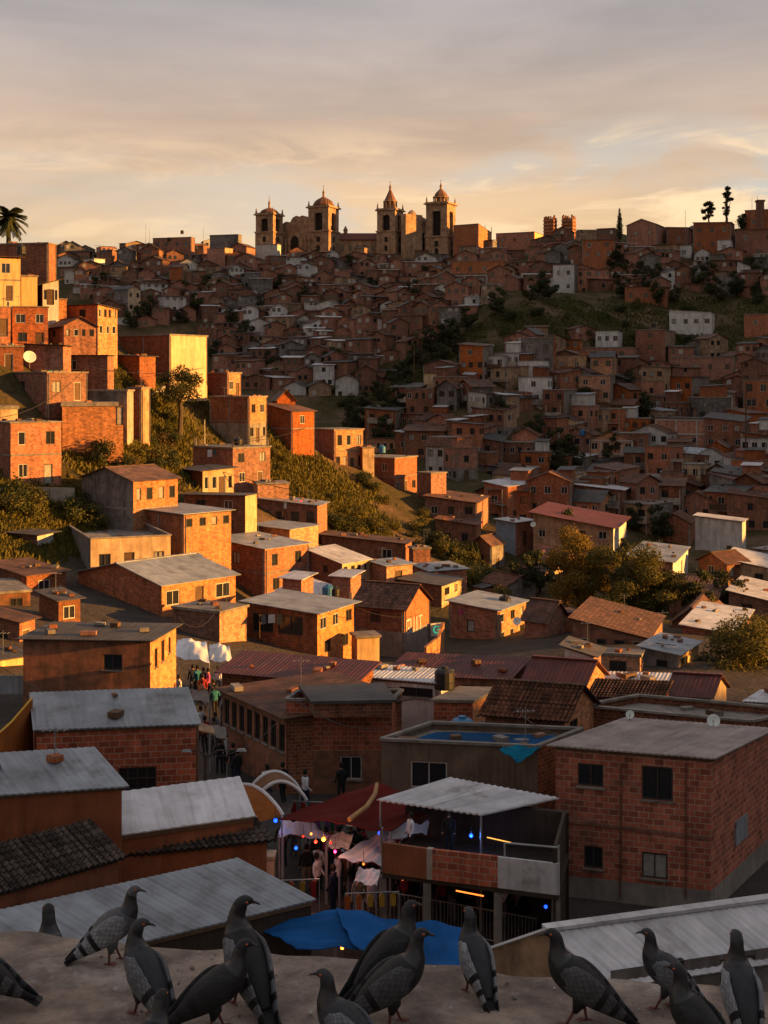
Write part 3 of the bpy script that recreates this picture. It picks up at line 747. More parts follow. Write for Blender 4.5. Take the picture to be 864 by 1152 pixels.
H_(530,552,567,613,648,165, roof='corrrust', mL='brickd', mR='grey', wL=(1,), wR=(1,), gable='L', gh=1., label='dark gabled cottage left of the tree grove')
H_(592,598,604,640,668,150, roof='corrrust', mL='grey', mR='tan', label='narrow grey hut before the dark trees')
# valley floor
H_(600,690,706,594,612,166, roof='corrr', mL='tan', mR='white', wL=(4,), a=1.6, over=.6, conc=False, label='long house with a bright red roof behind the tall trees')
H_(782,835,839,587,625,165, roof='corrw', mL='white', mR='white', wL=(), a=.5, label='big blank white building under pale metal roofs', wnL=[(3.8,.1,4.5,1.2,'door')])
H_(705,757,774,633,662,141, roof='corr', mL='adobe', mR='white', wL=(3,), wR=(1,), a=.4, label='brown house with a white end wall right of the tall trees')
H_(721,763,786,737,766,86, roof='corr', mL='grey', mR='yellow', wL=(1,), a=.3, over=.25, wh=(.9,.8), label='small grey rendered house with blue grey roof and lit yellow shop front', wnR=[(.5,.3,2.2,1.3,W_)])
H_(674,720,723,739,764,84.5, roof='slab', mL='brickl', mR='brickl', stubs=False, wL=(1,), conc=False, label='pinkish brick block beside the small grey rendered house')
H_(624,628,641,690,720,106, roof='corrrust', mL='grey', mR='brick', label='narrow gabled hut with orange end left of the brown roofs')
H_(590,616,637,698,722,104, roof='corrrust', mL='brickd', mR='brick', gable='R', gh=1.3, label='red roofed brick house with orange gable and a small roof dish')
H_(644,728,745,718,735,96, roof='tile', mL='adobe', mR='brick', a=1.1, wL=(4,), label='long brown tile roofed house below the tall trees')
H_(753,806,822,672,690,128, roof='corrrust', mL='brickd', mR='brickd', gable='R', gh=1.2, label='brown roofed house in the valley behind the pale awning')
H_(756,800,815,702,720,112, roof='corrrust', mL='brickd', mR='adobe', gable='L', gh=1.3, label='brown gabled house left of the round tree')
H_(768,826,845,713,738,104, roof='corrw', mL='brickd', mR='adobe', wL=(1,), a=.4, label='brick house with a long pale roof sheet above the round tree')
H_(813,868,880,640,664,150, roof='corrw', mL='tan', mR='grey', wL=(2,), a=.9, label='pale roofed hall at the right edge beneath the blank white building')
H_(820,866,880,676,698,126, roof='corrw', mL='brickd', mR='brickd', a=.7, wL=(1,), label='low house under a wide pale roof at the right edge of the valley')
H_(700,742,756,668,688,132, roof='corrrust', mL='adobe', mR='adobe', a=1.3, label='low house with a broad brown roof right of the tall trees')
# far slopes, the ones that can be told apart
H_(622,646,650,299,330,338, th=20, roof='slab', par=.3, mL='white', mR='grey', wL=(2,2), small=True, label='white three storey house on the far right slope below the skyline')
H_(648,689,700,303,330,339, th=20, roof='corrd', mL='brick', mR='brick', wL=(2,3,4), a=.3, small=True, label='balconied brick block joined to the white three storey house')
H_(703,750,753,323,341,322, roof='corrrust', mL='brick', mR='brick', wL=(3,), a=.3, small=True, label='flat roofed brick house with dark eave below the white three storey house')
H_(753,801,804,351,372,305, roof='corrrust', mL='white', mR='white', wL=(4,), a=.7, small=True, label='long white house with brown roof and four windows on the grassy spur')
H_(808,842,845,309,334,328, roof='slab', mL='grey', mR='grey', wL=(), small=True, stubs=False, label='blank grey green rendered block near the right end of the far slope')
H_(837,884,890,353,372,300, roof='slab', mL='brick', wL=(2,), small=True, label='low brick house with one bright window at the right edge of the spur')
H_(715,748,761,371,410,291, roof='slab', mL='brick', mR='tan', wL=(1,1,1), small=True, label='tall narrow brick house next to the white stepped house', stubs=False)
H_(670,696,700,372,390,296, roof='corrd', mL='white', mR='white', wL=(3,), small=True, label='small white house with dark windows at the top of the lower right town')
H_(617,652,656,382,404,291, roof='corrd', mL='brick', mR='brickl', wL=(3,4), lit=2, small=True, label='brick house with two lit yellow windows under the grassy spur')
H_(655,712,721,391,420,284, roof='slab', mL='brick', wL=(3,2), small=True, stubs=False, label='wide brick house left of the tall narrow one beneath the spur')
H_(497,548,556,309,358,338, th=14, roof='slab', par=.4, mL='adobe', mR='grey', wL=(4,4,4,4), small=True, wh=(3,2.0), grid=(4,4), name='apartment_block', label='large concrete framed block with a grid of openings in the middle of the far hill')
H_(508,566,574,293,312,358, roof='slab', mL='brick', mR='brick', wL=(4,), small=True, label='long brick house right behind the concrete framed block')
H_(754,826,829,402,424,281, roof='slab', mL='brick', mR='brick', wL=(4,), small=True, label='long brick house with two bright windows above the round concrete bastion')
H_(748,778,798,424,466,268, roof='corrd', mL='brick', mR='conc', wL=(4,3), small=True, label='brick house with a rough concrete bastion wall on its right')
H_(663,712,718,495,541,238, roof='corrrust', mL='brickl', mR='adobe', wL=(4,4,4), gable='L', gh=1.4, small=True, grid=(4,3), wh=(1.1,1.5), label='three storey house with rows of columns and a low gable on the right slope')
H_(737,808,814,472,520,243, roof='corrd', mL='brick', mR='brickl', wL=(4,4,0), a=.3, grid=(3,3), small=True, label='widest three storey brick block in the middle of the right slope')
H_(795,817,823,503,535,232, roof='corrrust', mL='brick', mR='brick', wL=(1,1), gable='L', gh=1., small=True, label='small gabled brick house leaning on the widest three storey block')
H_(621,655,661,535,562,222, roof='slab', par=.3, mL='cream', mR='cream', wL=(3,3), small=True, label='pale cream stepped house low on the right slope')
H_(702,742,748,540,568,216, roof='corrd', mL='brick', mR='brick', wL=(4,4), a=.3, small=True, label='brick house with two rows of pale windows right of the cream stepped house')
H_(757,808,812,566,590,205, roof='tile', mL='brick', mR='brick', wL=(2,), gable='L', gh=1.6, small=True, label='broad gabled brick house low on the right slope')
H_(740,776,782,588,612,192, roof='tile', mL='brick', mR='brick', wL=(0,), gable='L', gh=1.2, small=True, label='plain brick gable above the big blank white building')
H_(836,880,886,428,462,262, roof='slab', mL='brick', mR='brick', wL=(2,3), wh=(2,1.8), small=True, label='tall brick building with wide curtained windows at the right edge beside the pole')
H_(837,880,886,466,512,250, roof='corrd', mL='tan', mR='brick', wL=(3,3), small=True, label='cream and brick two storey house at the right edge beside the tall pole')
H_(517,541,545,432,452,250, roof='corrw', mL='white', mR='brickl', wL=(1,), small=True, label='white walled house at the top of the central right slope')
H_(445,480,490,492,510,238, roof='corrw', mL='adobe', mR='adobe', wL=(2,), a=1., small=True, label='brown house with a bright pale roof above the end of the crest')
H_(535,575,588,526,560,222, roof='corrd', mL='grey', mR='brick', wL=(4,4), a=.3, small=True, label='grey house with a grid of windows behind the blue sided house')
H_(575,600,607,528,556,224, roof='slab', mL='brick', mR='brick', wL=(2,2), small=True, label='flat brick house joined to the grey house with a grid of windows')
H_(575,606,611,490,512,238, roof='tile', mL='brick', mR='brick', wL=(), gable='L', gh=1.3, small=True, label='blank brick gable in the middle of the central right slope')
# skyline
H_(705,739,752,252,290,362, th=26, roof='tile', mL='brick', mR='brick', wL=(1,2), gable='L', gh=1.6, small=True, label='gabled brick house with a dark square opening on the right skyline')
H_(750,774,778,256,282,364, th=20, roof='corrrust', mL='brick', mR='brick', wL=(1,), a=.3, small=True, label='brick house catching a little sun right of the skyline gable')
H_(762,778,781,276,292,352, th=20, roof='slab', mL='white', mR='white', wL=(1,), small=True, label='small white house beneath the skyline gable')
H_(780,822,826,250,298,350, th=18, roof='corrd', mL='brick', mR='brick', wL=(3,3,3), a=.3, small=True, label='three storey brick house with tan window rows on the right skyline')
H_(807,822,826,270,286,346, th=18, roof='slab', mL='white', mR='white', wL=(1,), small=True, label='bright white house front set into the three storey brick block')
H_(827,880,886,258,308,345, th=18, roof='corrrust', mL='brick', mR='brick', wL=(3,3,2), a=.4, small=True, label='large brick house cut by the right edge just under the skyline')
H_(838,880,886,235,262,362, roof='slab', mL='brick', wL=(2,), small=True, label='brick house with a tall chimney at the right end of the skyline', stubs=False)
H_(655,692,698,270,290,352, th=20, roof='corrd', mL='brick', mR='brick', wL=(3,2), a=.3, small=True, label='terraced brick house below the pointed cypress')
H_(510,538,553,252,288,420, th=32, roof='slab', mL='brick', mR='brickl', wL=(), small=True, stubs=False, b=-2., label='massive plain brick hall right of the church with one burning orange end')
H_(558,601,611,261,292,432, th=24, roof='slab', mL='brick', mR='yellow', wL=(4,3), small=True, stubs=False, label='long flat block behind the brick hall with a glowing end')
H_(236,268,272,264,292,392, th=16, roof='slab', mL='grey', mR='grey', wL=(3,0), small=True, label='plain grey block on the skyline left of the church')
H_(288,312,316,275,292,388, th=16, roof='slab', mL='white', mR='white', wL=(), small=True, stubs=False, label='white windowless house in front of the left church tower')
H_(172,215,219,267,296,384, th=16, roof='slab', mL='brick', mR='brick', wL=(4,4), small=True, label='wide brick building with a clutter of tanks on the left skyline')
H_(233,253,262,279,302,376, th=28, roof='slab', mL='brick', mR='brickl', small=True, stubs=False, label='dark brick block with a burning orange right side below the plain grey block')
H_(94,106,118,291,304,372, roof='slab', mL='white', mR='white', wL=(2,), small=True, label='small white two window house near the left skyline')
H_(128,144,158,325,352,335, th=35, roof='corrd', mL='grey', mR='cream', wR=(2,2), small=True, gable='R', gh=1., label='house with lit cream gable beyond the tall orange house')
H_(190,206,212,300,318,362, roof='corrrust', mL='brick', mR='cream', gable='R', gh=1., small=True, label='small far house with a burning yellow gable above the grey slope')
H_(398,410,413,279,296,402, roof='corrw', mL='tan', mR='brickl', wL=(1,), small=True, label='tan house with pale roof edge below the church nave')

H_(-14,30,74,648,676,97, roof='corrrust', mL='brickd', mR='brickd', wL=(1,), wR=(1,), label='dark brick house on the shaded lower left slope above the rusty roofed one', a=.4)
H_(-20,-2,34,668,694,92, roof='slab', mL='brickd', mR='adobe', wR=(1,), label='low dark flat house at the left edge on the lower slope')
H_(44,66,90,676,706,88, roof='corrd', mL='brickd', mR='adobe', wR=(1,), a=.3, label='small dark shed house between the gabled house and the brown rendered one')

fit_terrain()
build_ground()
# ------------------------------------------------------------------ the near houses around the market street
W2 = 'window'
rootA, rpA = hz3((625,840), (800,854), (866,822), 1036, -12.7, b=-.45, roof='corrb', mL='brickb', mR='brickb', conc=False, band=(1.0,'conc'),
    pwL=[(650,858,679,886,W2), (722,861,757,902,W2), (657,951,678,978,W2), (722,958,751,990,W2,'c')], pwR=[], over=.22, deep=4, name='brick_house',
    label='big red block house with brownish metal roof filling the right side above the pigeons')
# the grey plaque set on the right wall of that house
C_, R_ = PZ(800,854,-12.7), PZ(866,822,-13.15)
def on_face(A, B_, px, py, out=.03):
    u, z = face_uv((A.x, A.y), (B_.x, B_.y), px, py); t = Vector((B_.x - A.x, B_.y - A.y, 0)).normalized(); n = Vector((t.y, -t.x, 0))
    return Vector((A.x, A.y, 0)) + t * u + n * out + Vector((0, 0, z)), t, n
pc0, t0, n0 = on_face(C_, R_, 833, 933)
pm = MB(rootA.location); 
pm.box(pc0, (.62, .03, .42), ax=(t0, n0, Vector((0, 0, 1)))); pm.build('plaque', M['corr'], rootA)
# pillar lines cast into the long wall
L_ = PZ(625,840,-12.7)
pl_ = MB(rootA.location)
for ppx in (698, 771):
    a0, t_, n_ = on_face(L_, C_, ppx, 858, .006); b0, _, _ = on_face(L_, C_, ppx, 1010, .006)
    pl_.bar(a0, b0, .16, .04)
pl_.build('pillar', mat('brick_pier', (.20,.08,.05), noise=.3), rootA)
a0, _, _ = on_face(L_, C_, 629, 922, .012); b0, _, _ = on_face(L_, C_, 798, 943, .012)
bb = MB(rootA.location); bb.bar(a0, b0, .05, .13); bb.build('ring_beam', M['brickd'], rootA)

hz3((553,1068), (687,1108), (965,1066), 1200, -13.5, roof='corrw', mL='tan', mR='grey', gable='L', gh=.85, over=.12, conc=False, pwL=[], pwR=[(735,1085,770,1110,W2),(810,1080,850,1100,W2)],
    label='shed with a broad pale grey metal roof before the big red block house')
hz3(None, (-60,1115), (350,1014), 1180, -14.0, a=.6, far=(267,970), roof='corr', mL='shade', mR='shade', over=.08, conc=False, pwL=[], pwR=[],  # walls coloured near-black for the shade of the open underside
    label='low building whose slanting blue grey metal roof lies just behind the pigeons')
hz3(None, (-40,897), (137,885), 990, -11.5, a=.5, far=(103,846), roof='corr', mL='rust', mR='rust', over=.15, conc=False, pwL=[], pwR=[],
    label='rust red walled house with smooth blue grey roof at the left edge')
hz3(None, (-30,1012), (133,965), 1080, -13.0, a=.6, far=(100,930), roof='tiled', mL='rust', mR='rust', over=.15, conc=False, pwL=[], pwR=[], corr=26,
    label='low rust red house with weathered old tiles below the smooth blue grey roof')
hz3((122,896), (131,942), (285,920), 1010, -13.4, a=.5, roof='corrw', mL='rust', mR='rust', over=.05, conc=False, pwL=[], pwR=[], corr=14,
    label='house under a wide whitish metal roof beside the two tall poles')
hz3((118,932), (137,962), (300,945), 1030, -14.0, a=.5, roof='tiled', mL='rust', mR='rust', over=.15, conc=False, pwL=[], pwR=[], corr=22,
    label='small orange walled house with curved dark tiles beneath the whitish metal roof')
hz3((37,783), (41,822), (222,815), 920, -11.5, a=.55, roof='corr', mL='brickb', mR='brickb', over=.12, conc=False, pwL=[], pwR=[(133,864,176,888,W2,None,'bars')],
    label='red block house with aged grey corrugated roof and a barred window')
hz3((26,719), (169,721), (198,704), 806, -13.5, b=.15, roof='corrd', mL='adobe', mR='brickl', over=.3, conc=False, pwL=[(116,736,137.5,754,W2)], pwR=[(174,730,177.3,750,W2),(181.5,721,185,743,W2),(189.5,717,192,734,W2)],
    label='brown rendered house with one dark square window and a sunlit end wall')
# the market hall along the street, its long side towards the alley
hall, rph = hz3((250,776), (322,808), (452,788), 880, -14.6, b=.5, roof='corrrust', mL='adobe', mR='brickd', over=.3, conc=False, pwR=[],
    wnL=[(.25 + .78 * k, 1.25, .25 + .78 * k + .5, 2.45, W2) for k in range(8)] , label='long hall with a row of upright openings facing the alley under a rusty roof')
c3, rpc = hz3((322,796), (441,796), (452,785), 896, -14.2, roof='slab', par=.35, mL='brickb', mR='brickb', conc=False, band=(2.0,'adobe'), roofth=.1, stubs=False,
    pwL=[(383,851,407,877,W2,'w')], pwR=[], label='house half brick and half brown render with a pale window, facing the red awning')
um = MB(c3.location)
q_ = [PZ(336,771,-13.55), PZ(350,789,-13.55), PZ(447,787,-13.55), PZ(432,768,-13.55)]
um.hexa([p - Vector((0,0,.13)) for p in q_], q_); um.build('upper_roof', M['corrd'], c3)
um = MB(c3.location); ins = [p.lerp(sum(q_, Vector()) / 4, .1) for p in q_]
um.hexa([p + Vector((0,0,-.75)) for p in ins], [p + Vector((0,0,-.135)) for p in ins]); um.build('storey', M['brickd'], c3)
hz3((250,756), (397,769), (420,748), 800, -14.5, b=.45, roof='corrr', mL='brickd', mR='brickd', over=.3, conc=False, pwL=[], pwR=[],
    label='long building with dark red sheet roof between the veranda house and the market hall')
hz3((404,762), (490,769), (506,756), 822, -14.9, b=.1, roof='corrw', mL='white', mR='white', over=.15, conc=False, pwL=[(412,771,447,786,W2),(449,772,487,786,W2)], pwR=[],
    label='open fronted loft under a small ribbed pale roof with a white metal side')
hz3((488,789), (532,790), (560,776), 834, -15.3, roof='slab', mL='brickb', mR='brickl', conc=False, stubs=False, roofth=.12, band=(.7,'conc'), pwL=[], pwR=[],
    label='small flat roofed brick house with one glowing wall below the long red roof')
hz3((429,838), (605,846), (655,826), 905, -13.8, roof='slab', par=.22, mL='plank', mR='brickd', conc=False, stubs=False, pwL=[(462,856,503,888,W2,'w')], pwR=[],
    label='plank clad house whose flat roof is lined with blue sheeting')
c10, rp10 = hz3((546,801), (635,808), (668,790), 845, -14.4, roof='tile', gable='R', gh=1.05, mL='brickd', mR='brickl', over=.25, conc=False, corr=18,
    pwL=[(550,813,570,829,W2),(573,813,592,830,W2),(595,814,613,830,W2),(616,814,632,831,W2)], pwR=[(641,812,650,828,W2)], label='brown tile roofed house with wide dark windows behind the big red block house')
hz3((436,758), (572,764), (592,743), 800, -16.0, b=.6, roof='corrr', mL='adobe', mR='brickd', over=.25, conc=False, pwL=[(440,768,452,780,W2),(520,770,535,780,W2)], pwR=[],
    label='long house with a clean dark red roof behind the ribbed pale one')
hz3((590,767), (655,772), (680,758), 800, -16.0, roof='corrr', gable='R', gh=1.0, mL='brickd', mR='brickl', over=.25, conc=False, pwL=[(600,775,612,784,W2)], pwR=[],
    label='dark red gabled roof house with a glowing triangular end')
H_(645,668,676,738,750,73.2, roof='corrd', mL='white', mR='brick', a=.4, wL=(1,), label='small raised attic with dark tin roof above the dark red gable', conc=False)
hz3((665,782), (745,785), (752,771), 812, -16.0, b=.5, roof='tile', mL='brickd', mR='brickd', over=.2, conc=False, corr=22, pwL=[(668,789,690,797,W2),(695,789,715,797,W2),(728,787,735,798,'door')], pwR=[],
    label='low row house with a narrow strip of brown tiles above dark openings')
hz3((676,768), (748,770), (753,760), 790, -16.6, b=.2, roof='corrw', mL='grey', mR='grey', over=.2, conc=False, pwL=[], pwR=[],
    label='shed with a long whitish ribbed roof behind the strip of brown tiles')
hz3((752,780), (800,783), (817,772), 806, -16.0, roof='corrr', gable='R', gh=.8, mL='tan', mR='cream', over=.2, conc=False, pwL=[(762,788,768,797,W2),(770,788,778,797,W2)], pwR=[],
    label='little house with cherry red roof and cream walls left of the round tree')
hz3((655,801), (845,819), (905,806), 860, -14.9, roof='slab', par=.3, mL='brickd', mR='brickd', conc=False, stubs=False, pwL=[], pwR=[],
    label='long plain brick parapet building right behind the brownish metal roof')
hz3((838,790), (872,792), (890,780), 815, -15.6, roof='corrw', mL='white', mR='white', conc=False, pwL=[], pwR=[], over=.1,
    label='pale corrugated shed at the right edge under the round tree')
H_(-16,22,36,700,745,82, roof='corrrust', mL='brickd', mR='brick', a=.4, wL=(1,), wR=(1,), label='small rusty roofed house at the left edge above the corrugated fence', conc=False)
H_(-14,0,15,742,775,77, roof='corrd', mL='brickd', mR='yellow', a=.2, conc=False, label='tiny hut with a bright yellow wall at the left edge by the corrugated fence')
H_(-12,42,60,602,636,108, roof='corrd', mL='brickd', mR='white', wL=(1,), a=.2, over=.5, conc=False, label='lean to shed with white end wall below the hillside bushes at the left edge')
# ------------------------------------------------------------------ yard walls and steps on the slope
def slope_wall(pts, label, m='conc', th=.22):
    """pts: (px, y top, y foot, d)"""
    mb = MB(P(pts[0][0], pts[0][2], pts[0][3]))
    for p, q in zip(pts[:-1], pts[1:]):
        a0, a1 = P(p[0], p[2], p[3]), P(p[0], p[1], p[3]); b0, b1 = P(q[0], q[2], q[3]), P(q[0], q[1], q[3])
        n = Vector((-(b0 - a0).y, (b0 - a0).x, 0)).normalized() * th
        dn = Vector((0, 0, -2.5))
        mb.hexa([a0 + dn, b0 + dn, b0 + dn + n, a0 + dn + n], [a1, b1, b1 + n, a1 + n])
    o = mb.build('yard_wall', M[m]); tag(o, label, 'wall', 'yard walls on the slopes', 'thing'); return o
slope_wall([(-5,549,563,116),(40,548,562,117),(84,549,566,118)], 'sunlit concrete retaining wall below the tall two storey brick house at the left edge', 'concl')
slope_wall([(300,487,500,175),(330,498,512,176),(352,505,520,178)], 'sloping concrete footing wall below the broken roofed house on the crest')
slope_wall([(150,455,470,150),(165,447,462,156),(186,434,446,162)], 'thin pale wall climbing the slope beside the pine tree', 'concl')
slope_wall([(480,728,742,96),(495,716,738,98),(500,700,730,101)], 'slanting sunlit wall right of the painted letters', 'brickl')
slope_wall([(600,452,458,262),(650,428,436,266),(672,398,408,280)], 'long ramp wall rising beneath the tall narrow brick house', 'grey', .5)
slope_wall([(720,515,530,236),(770,520,538,234),(830,518,540,233)], 'grey concrete terrace wall under the widest three storey block', 'grey')
slope_wall([(55,668,700,98),(70,658,698,99)], 'whitish leaning wall beside the dark yard at the left', 'concl')
# ------------------------------------------------------------------ corrugated fence and orange tarpaulin on the left
fm = MB(P(-5,780,71)); fm.sheet(P(-5,781,71), P(40,780,71.5), P(40,760,71.5), P(-5,760,71), 0, th=.05); tag(fm.build('corrugated_fence', M['corr']), 'grey corrugated fence at the left edge below the yellow hut', 'fence')
TARP = lambda n, c: mat(n, c, rough=.85, noise=.2, nscale=.8, bump=.5, bscale=3, spec=.08)
tm = MB(P(-10,850,43))
A_, B_, C2_, D_ = P(-12,836,42), P(37,786,45.5), P(38,852,45.5), P(-12,862,42)
def drape(mb, a, b, c, d, sag, n=14, seed=1, rip=.05, th=.03):
    r = random.Random(seed); ph = [r.uniform(0, 6) for _ in range(6)]
    def pt(u, v, off=0):
        p = a.lerp(b, u).lerp(d.lerp(c, u), v)
        s = sag * math.sin(PI * u) * math.sin(PI * v)
        w_ = rip * (math.sin(9 * u + ph[0] + 3 * v) + .6 * math.sin(14 * v + ph[1] + 5 * u) + .5 * math.sin(23 * u - 7 * v + ph[2]))
        return p + Vector((0, .3 * w_, -s + w_ - off))
    mb.grid(lambda u, v: pt(u, v), n, n); mb.grid(lambda u, v: pt(1 - u, v, th), n, n)
    for f in (lambda u, v: pt(u, 0, th * v), lambda u, v: pt(u, 1, th * (1 - v)), lambda u, v: pt(0, u, th * (1 - v)), lambda u, v: pt(1, u, th * v)): mb.grid(f, n, 1)
drape(tm, A_, B_, C2_, D_, .1, seed=3); tag(tm.build('tarpaulin', TARP('tarp_orange', (.30, .10, .025)), smooth=True), 'orange brown tarpaulin with yellow rope stretched at the left edge', 'tarpaulin')
rpm = MB(A_); rpm.tube([A_ + Vector((0,-.1,.05)), A_.lerp(B_, .5) + Vector((0,-.1,-.05)), B_ + Vector((0,-.1,.05))], .035, 6); tag(rpm.build('rope', mat('yellow_rope', (.65,.36,.04), noise=.1)), 'yellow rope along the top of the orange tarpaulin', 'rope')

# ------------------------------------------------------------------ market awnings
def canopy(name, label, corners, zs, m, posts=(), n=0, th=.05, amp=.02, sag=0., group=None, cat='awning', drapeit=False, zf=-18.05, rip=.05, seed=2, pr=.035):
    q = [PZ(c[0], c[1], z) for c, z in zip(corners, zs)]
    cen = sum(q, Vector()) / 4
    root = empty(name, (cen.x, cen.y, zf))
    mb = MB(root.location)
    if drapeit: drape(mb, q[0], q[1], q[2], q[3], sag, n=20, seed=seed, rip=rip)
    else: mb.sheet(q[0], q[1], q[2], q[3], n, amp=amp, th=th)
    mb.build('cover', m, root, smooth=drapeit)
    for i in posts:
        p = q[i].lerp(cen, .04); pm = MB(root.location); pm.tube([(p.x, p.y, zf), (p.x, p.y, p.z - .03)], pr, 8); pm.build('post', M['metal'], root)
    tag(root, label, cat, group)
    return root, q
GA = 'awnings over the market'
canopy('metal_awning', 'broad ribbed light grey metal awning on thin posts left of the big red block house', [(424,900),(542,917),(629,898),(506,875)], [-14.05,-14.05,-13.95,-13.95], M['corrw'], (0,1), n=17, group=GA)
canopy('cloth_awning', 'large dark red awning in the middle of the market', [(313,918),(440,935),(497,905),(420,881)], [-14.9,-14.9,-14.6,-14.6], TARP('tarp_red', (.12,.013,.010)), (0,1), sag=.1, drapeit=True, group=GA, seed=5)
canopy('cloth_awning', 'small white awning above the glowing red stall', [(313,938),(369,943),(350,923),(318,924)], [-15.6,-15.6,-15.3,-15.3], TARP('tarp_white', (.72,.72,.74)), (0,1), sag=.1, drapeit=True, group=GA, seed=6)
canopy('cloth_awning', 'white sheet sagging beside the brown balcony wall', [(380,966),(436,972),(446,928),(432,930)], [-15.9,-16.0,-15.4,-15.4], MATS['tarp_white'], (0,), sag=.1, drapeit=True, group=GA, seed=7)
canopy('cloth_awning', 'white sheet with dark ropes under the ribbed metal awning', [(436,945),(480,935),(484,922),(440,930)], [-15.3,-15.2,-14.9,-14.9], MATS['tarp_white'], (), sag=.05, drapeit=True, group=GA, seed=8)
BL = TARP('tarp_blue', (.012,.095,.30))
canopy('cloth_awning', 'left one of two overlapping blue tarpaulins behind the pigeons', [(288,1041),(335,1066),(425,1068),(378,1022)], [-14.4,-14.55,-14.5,-14.2], BL, (0,3), rip=.03, sag=.08, drapeit=True, group=GA, seed=9)
canopy('cloth_awning', 'right and larger one of two overlapping blue tarpaulins behind the pigeons', [(398,1062),(528,1102),(520,1046),(378,1021)], [-14.35,-14.6,-14.3,-14.12], BL, (1,2), sag=.06, drapeit=True, group=GA, seed=10, rip=.06)
canopy('cloth_awning', 'blue sheeting lining the flat roof of the plank clad house', [(452,836),(606,843),(642,828),(490,823)], [-13.82,-13.82,-13.82,-13.82], TARP('tarp_deep_blue', (.008,.06,.16)), (), sag=.02, drapeit=True, group=GA, seed=11, rip=.012)
canopy('cloth_awning', 'turquoise edged blue flap hanging off the corner of the flat roof', [(562,842),(583,858),(608,842),(576,838)], [-13.5,-14.0,-13.6,-13.5], TARP('tarp_turq', (.01,.20,.34)), (), sag=.1, drapeit=True, group=GA, seed=12, rip=.03)
canopy('metal_awning', 'little pink brown awning at the street corner by the red block house', [(223,822),(242,826),(240,818),(222,812)], [-14.2,-14.2,-14.1,-14.1], M['tan'], (), group=GA)
canopy('cloth_awning', 'pale tent in the alley above the crowd', [(196,738),(236,746),(232,722),(200,718)], [-16,-16,-15.6,-15.6], MATS['tarp_white'], (0,1), sag=-.3, drapeit=True, group=GA, seed=13)
canopy('cloth_awning', 'second pale tent right of the one in the alley', [(232,742),(262,746),(258,726),(236,724)], [-16.2,-16.2,-15.9,-15.9], MATS['tarp_white'], (1,), sag=-.2, drapeit=True, group=GA, seed=14)
bm_ = MB(PZ(393,921,-14.6)); p0_, p1_ = PZ(393,922,-14.7), PZ(424,882,-14.35)
bm_.tube([p0_, p0_.lerp(p1_, .35) + Vector((.25,0,0)), p0_.lerp(p1_, .7) + Vector((.22,0,.02)), p1_], [.085,.08,.08,.07], 8); tag(bm_.build('wooden_beam', mat('pale_wood', (.42,.24,.10), noise=.2)), 'curved pale timber lying across the red awning', 'beam')
# arched tents beside the poles
def arch_tent(label, a, b, width, h, m):
    """barrel roof from a to b, axis across"""
    d = (b - a); ax = Vector((-d.y, d.x, 0)).normalized() * width
    root = empty('arched_tent', ((a.x + b.x) / 2, (a.y + b.y) / 2, -18.05)); mb = MB(root.location); tr = MB(root.location)
    f = lambda u, v, o=0: a.lerp(b, u) + ax * v + Vector((0, 0, (h + o) * math.sin(PI * u) ** .8))
    mb.grid(f, 16, 2); mb.grid(lambda u, v: f(1 - u, v, -.05), 16, 2); mb.build('cover', m, root, smooth=True)
    for v in (0, 1): tr.tube([f(i / 16, v, .02) for i in range(17)], .07, 6)
    tr.build('trim', MATS['tarp_white'], root)
    for p in (a, b, a + ax, b + ax):
        pm = MB(root.location); pm.tube([(p.x, p.y, -18.05), p], .04, 6); pm.build('post', M['metal'], root)
    tag(root, label, 'tent', 'arched tents')
arch_tent('arched orange tent with white rim behind the two tall poles', PZ(232,894,-15.2), PZ(290,925,-15.4), 1.1, .5, MATS['tarp_orange'])
arch_tent('second arched brown tent with pale rim left of the red awning', PZ(284,905,-15.6), PZ(345,900,-15.6), 1.3, .75, mat('tarp_brown', (.16,.07,.03), noise=.2))
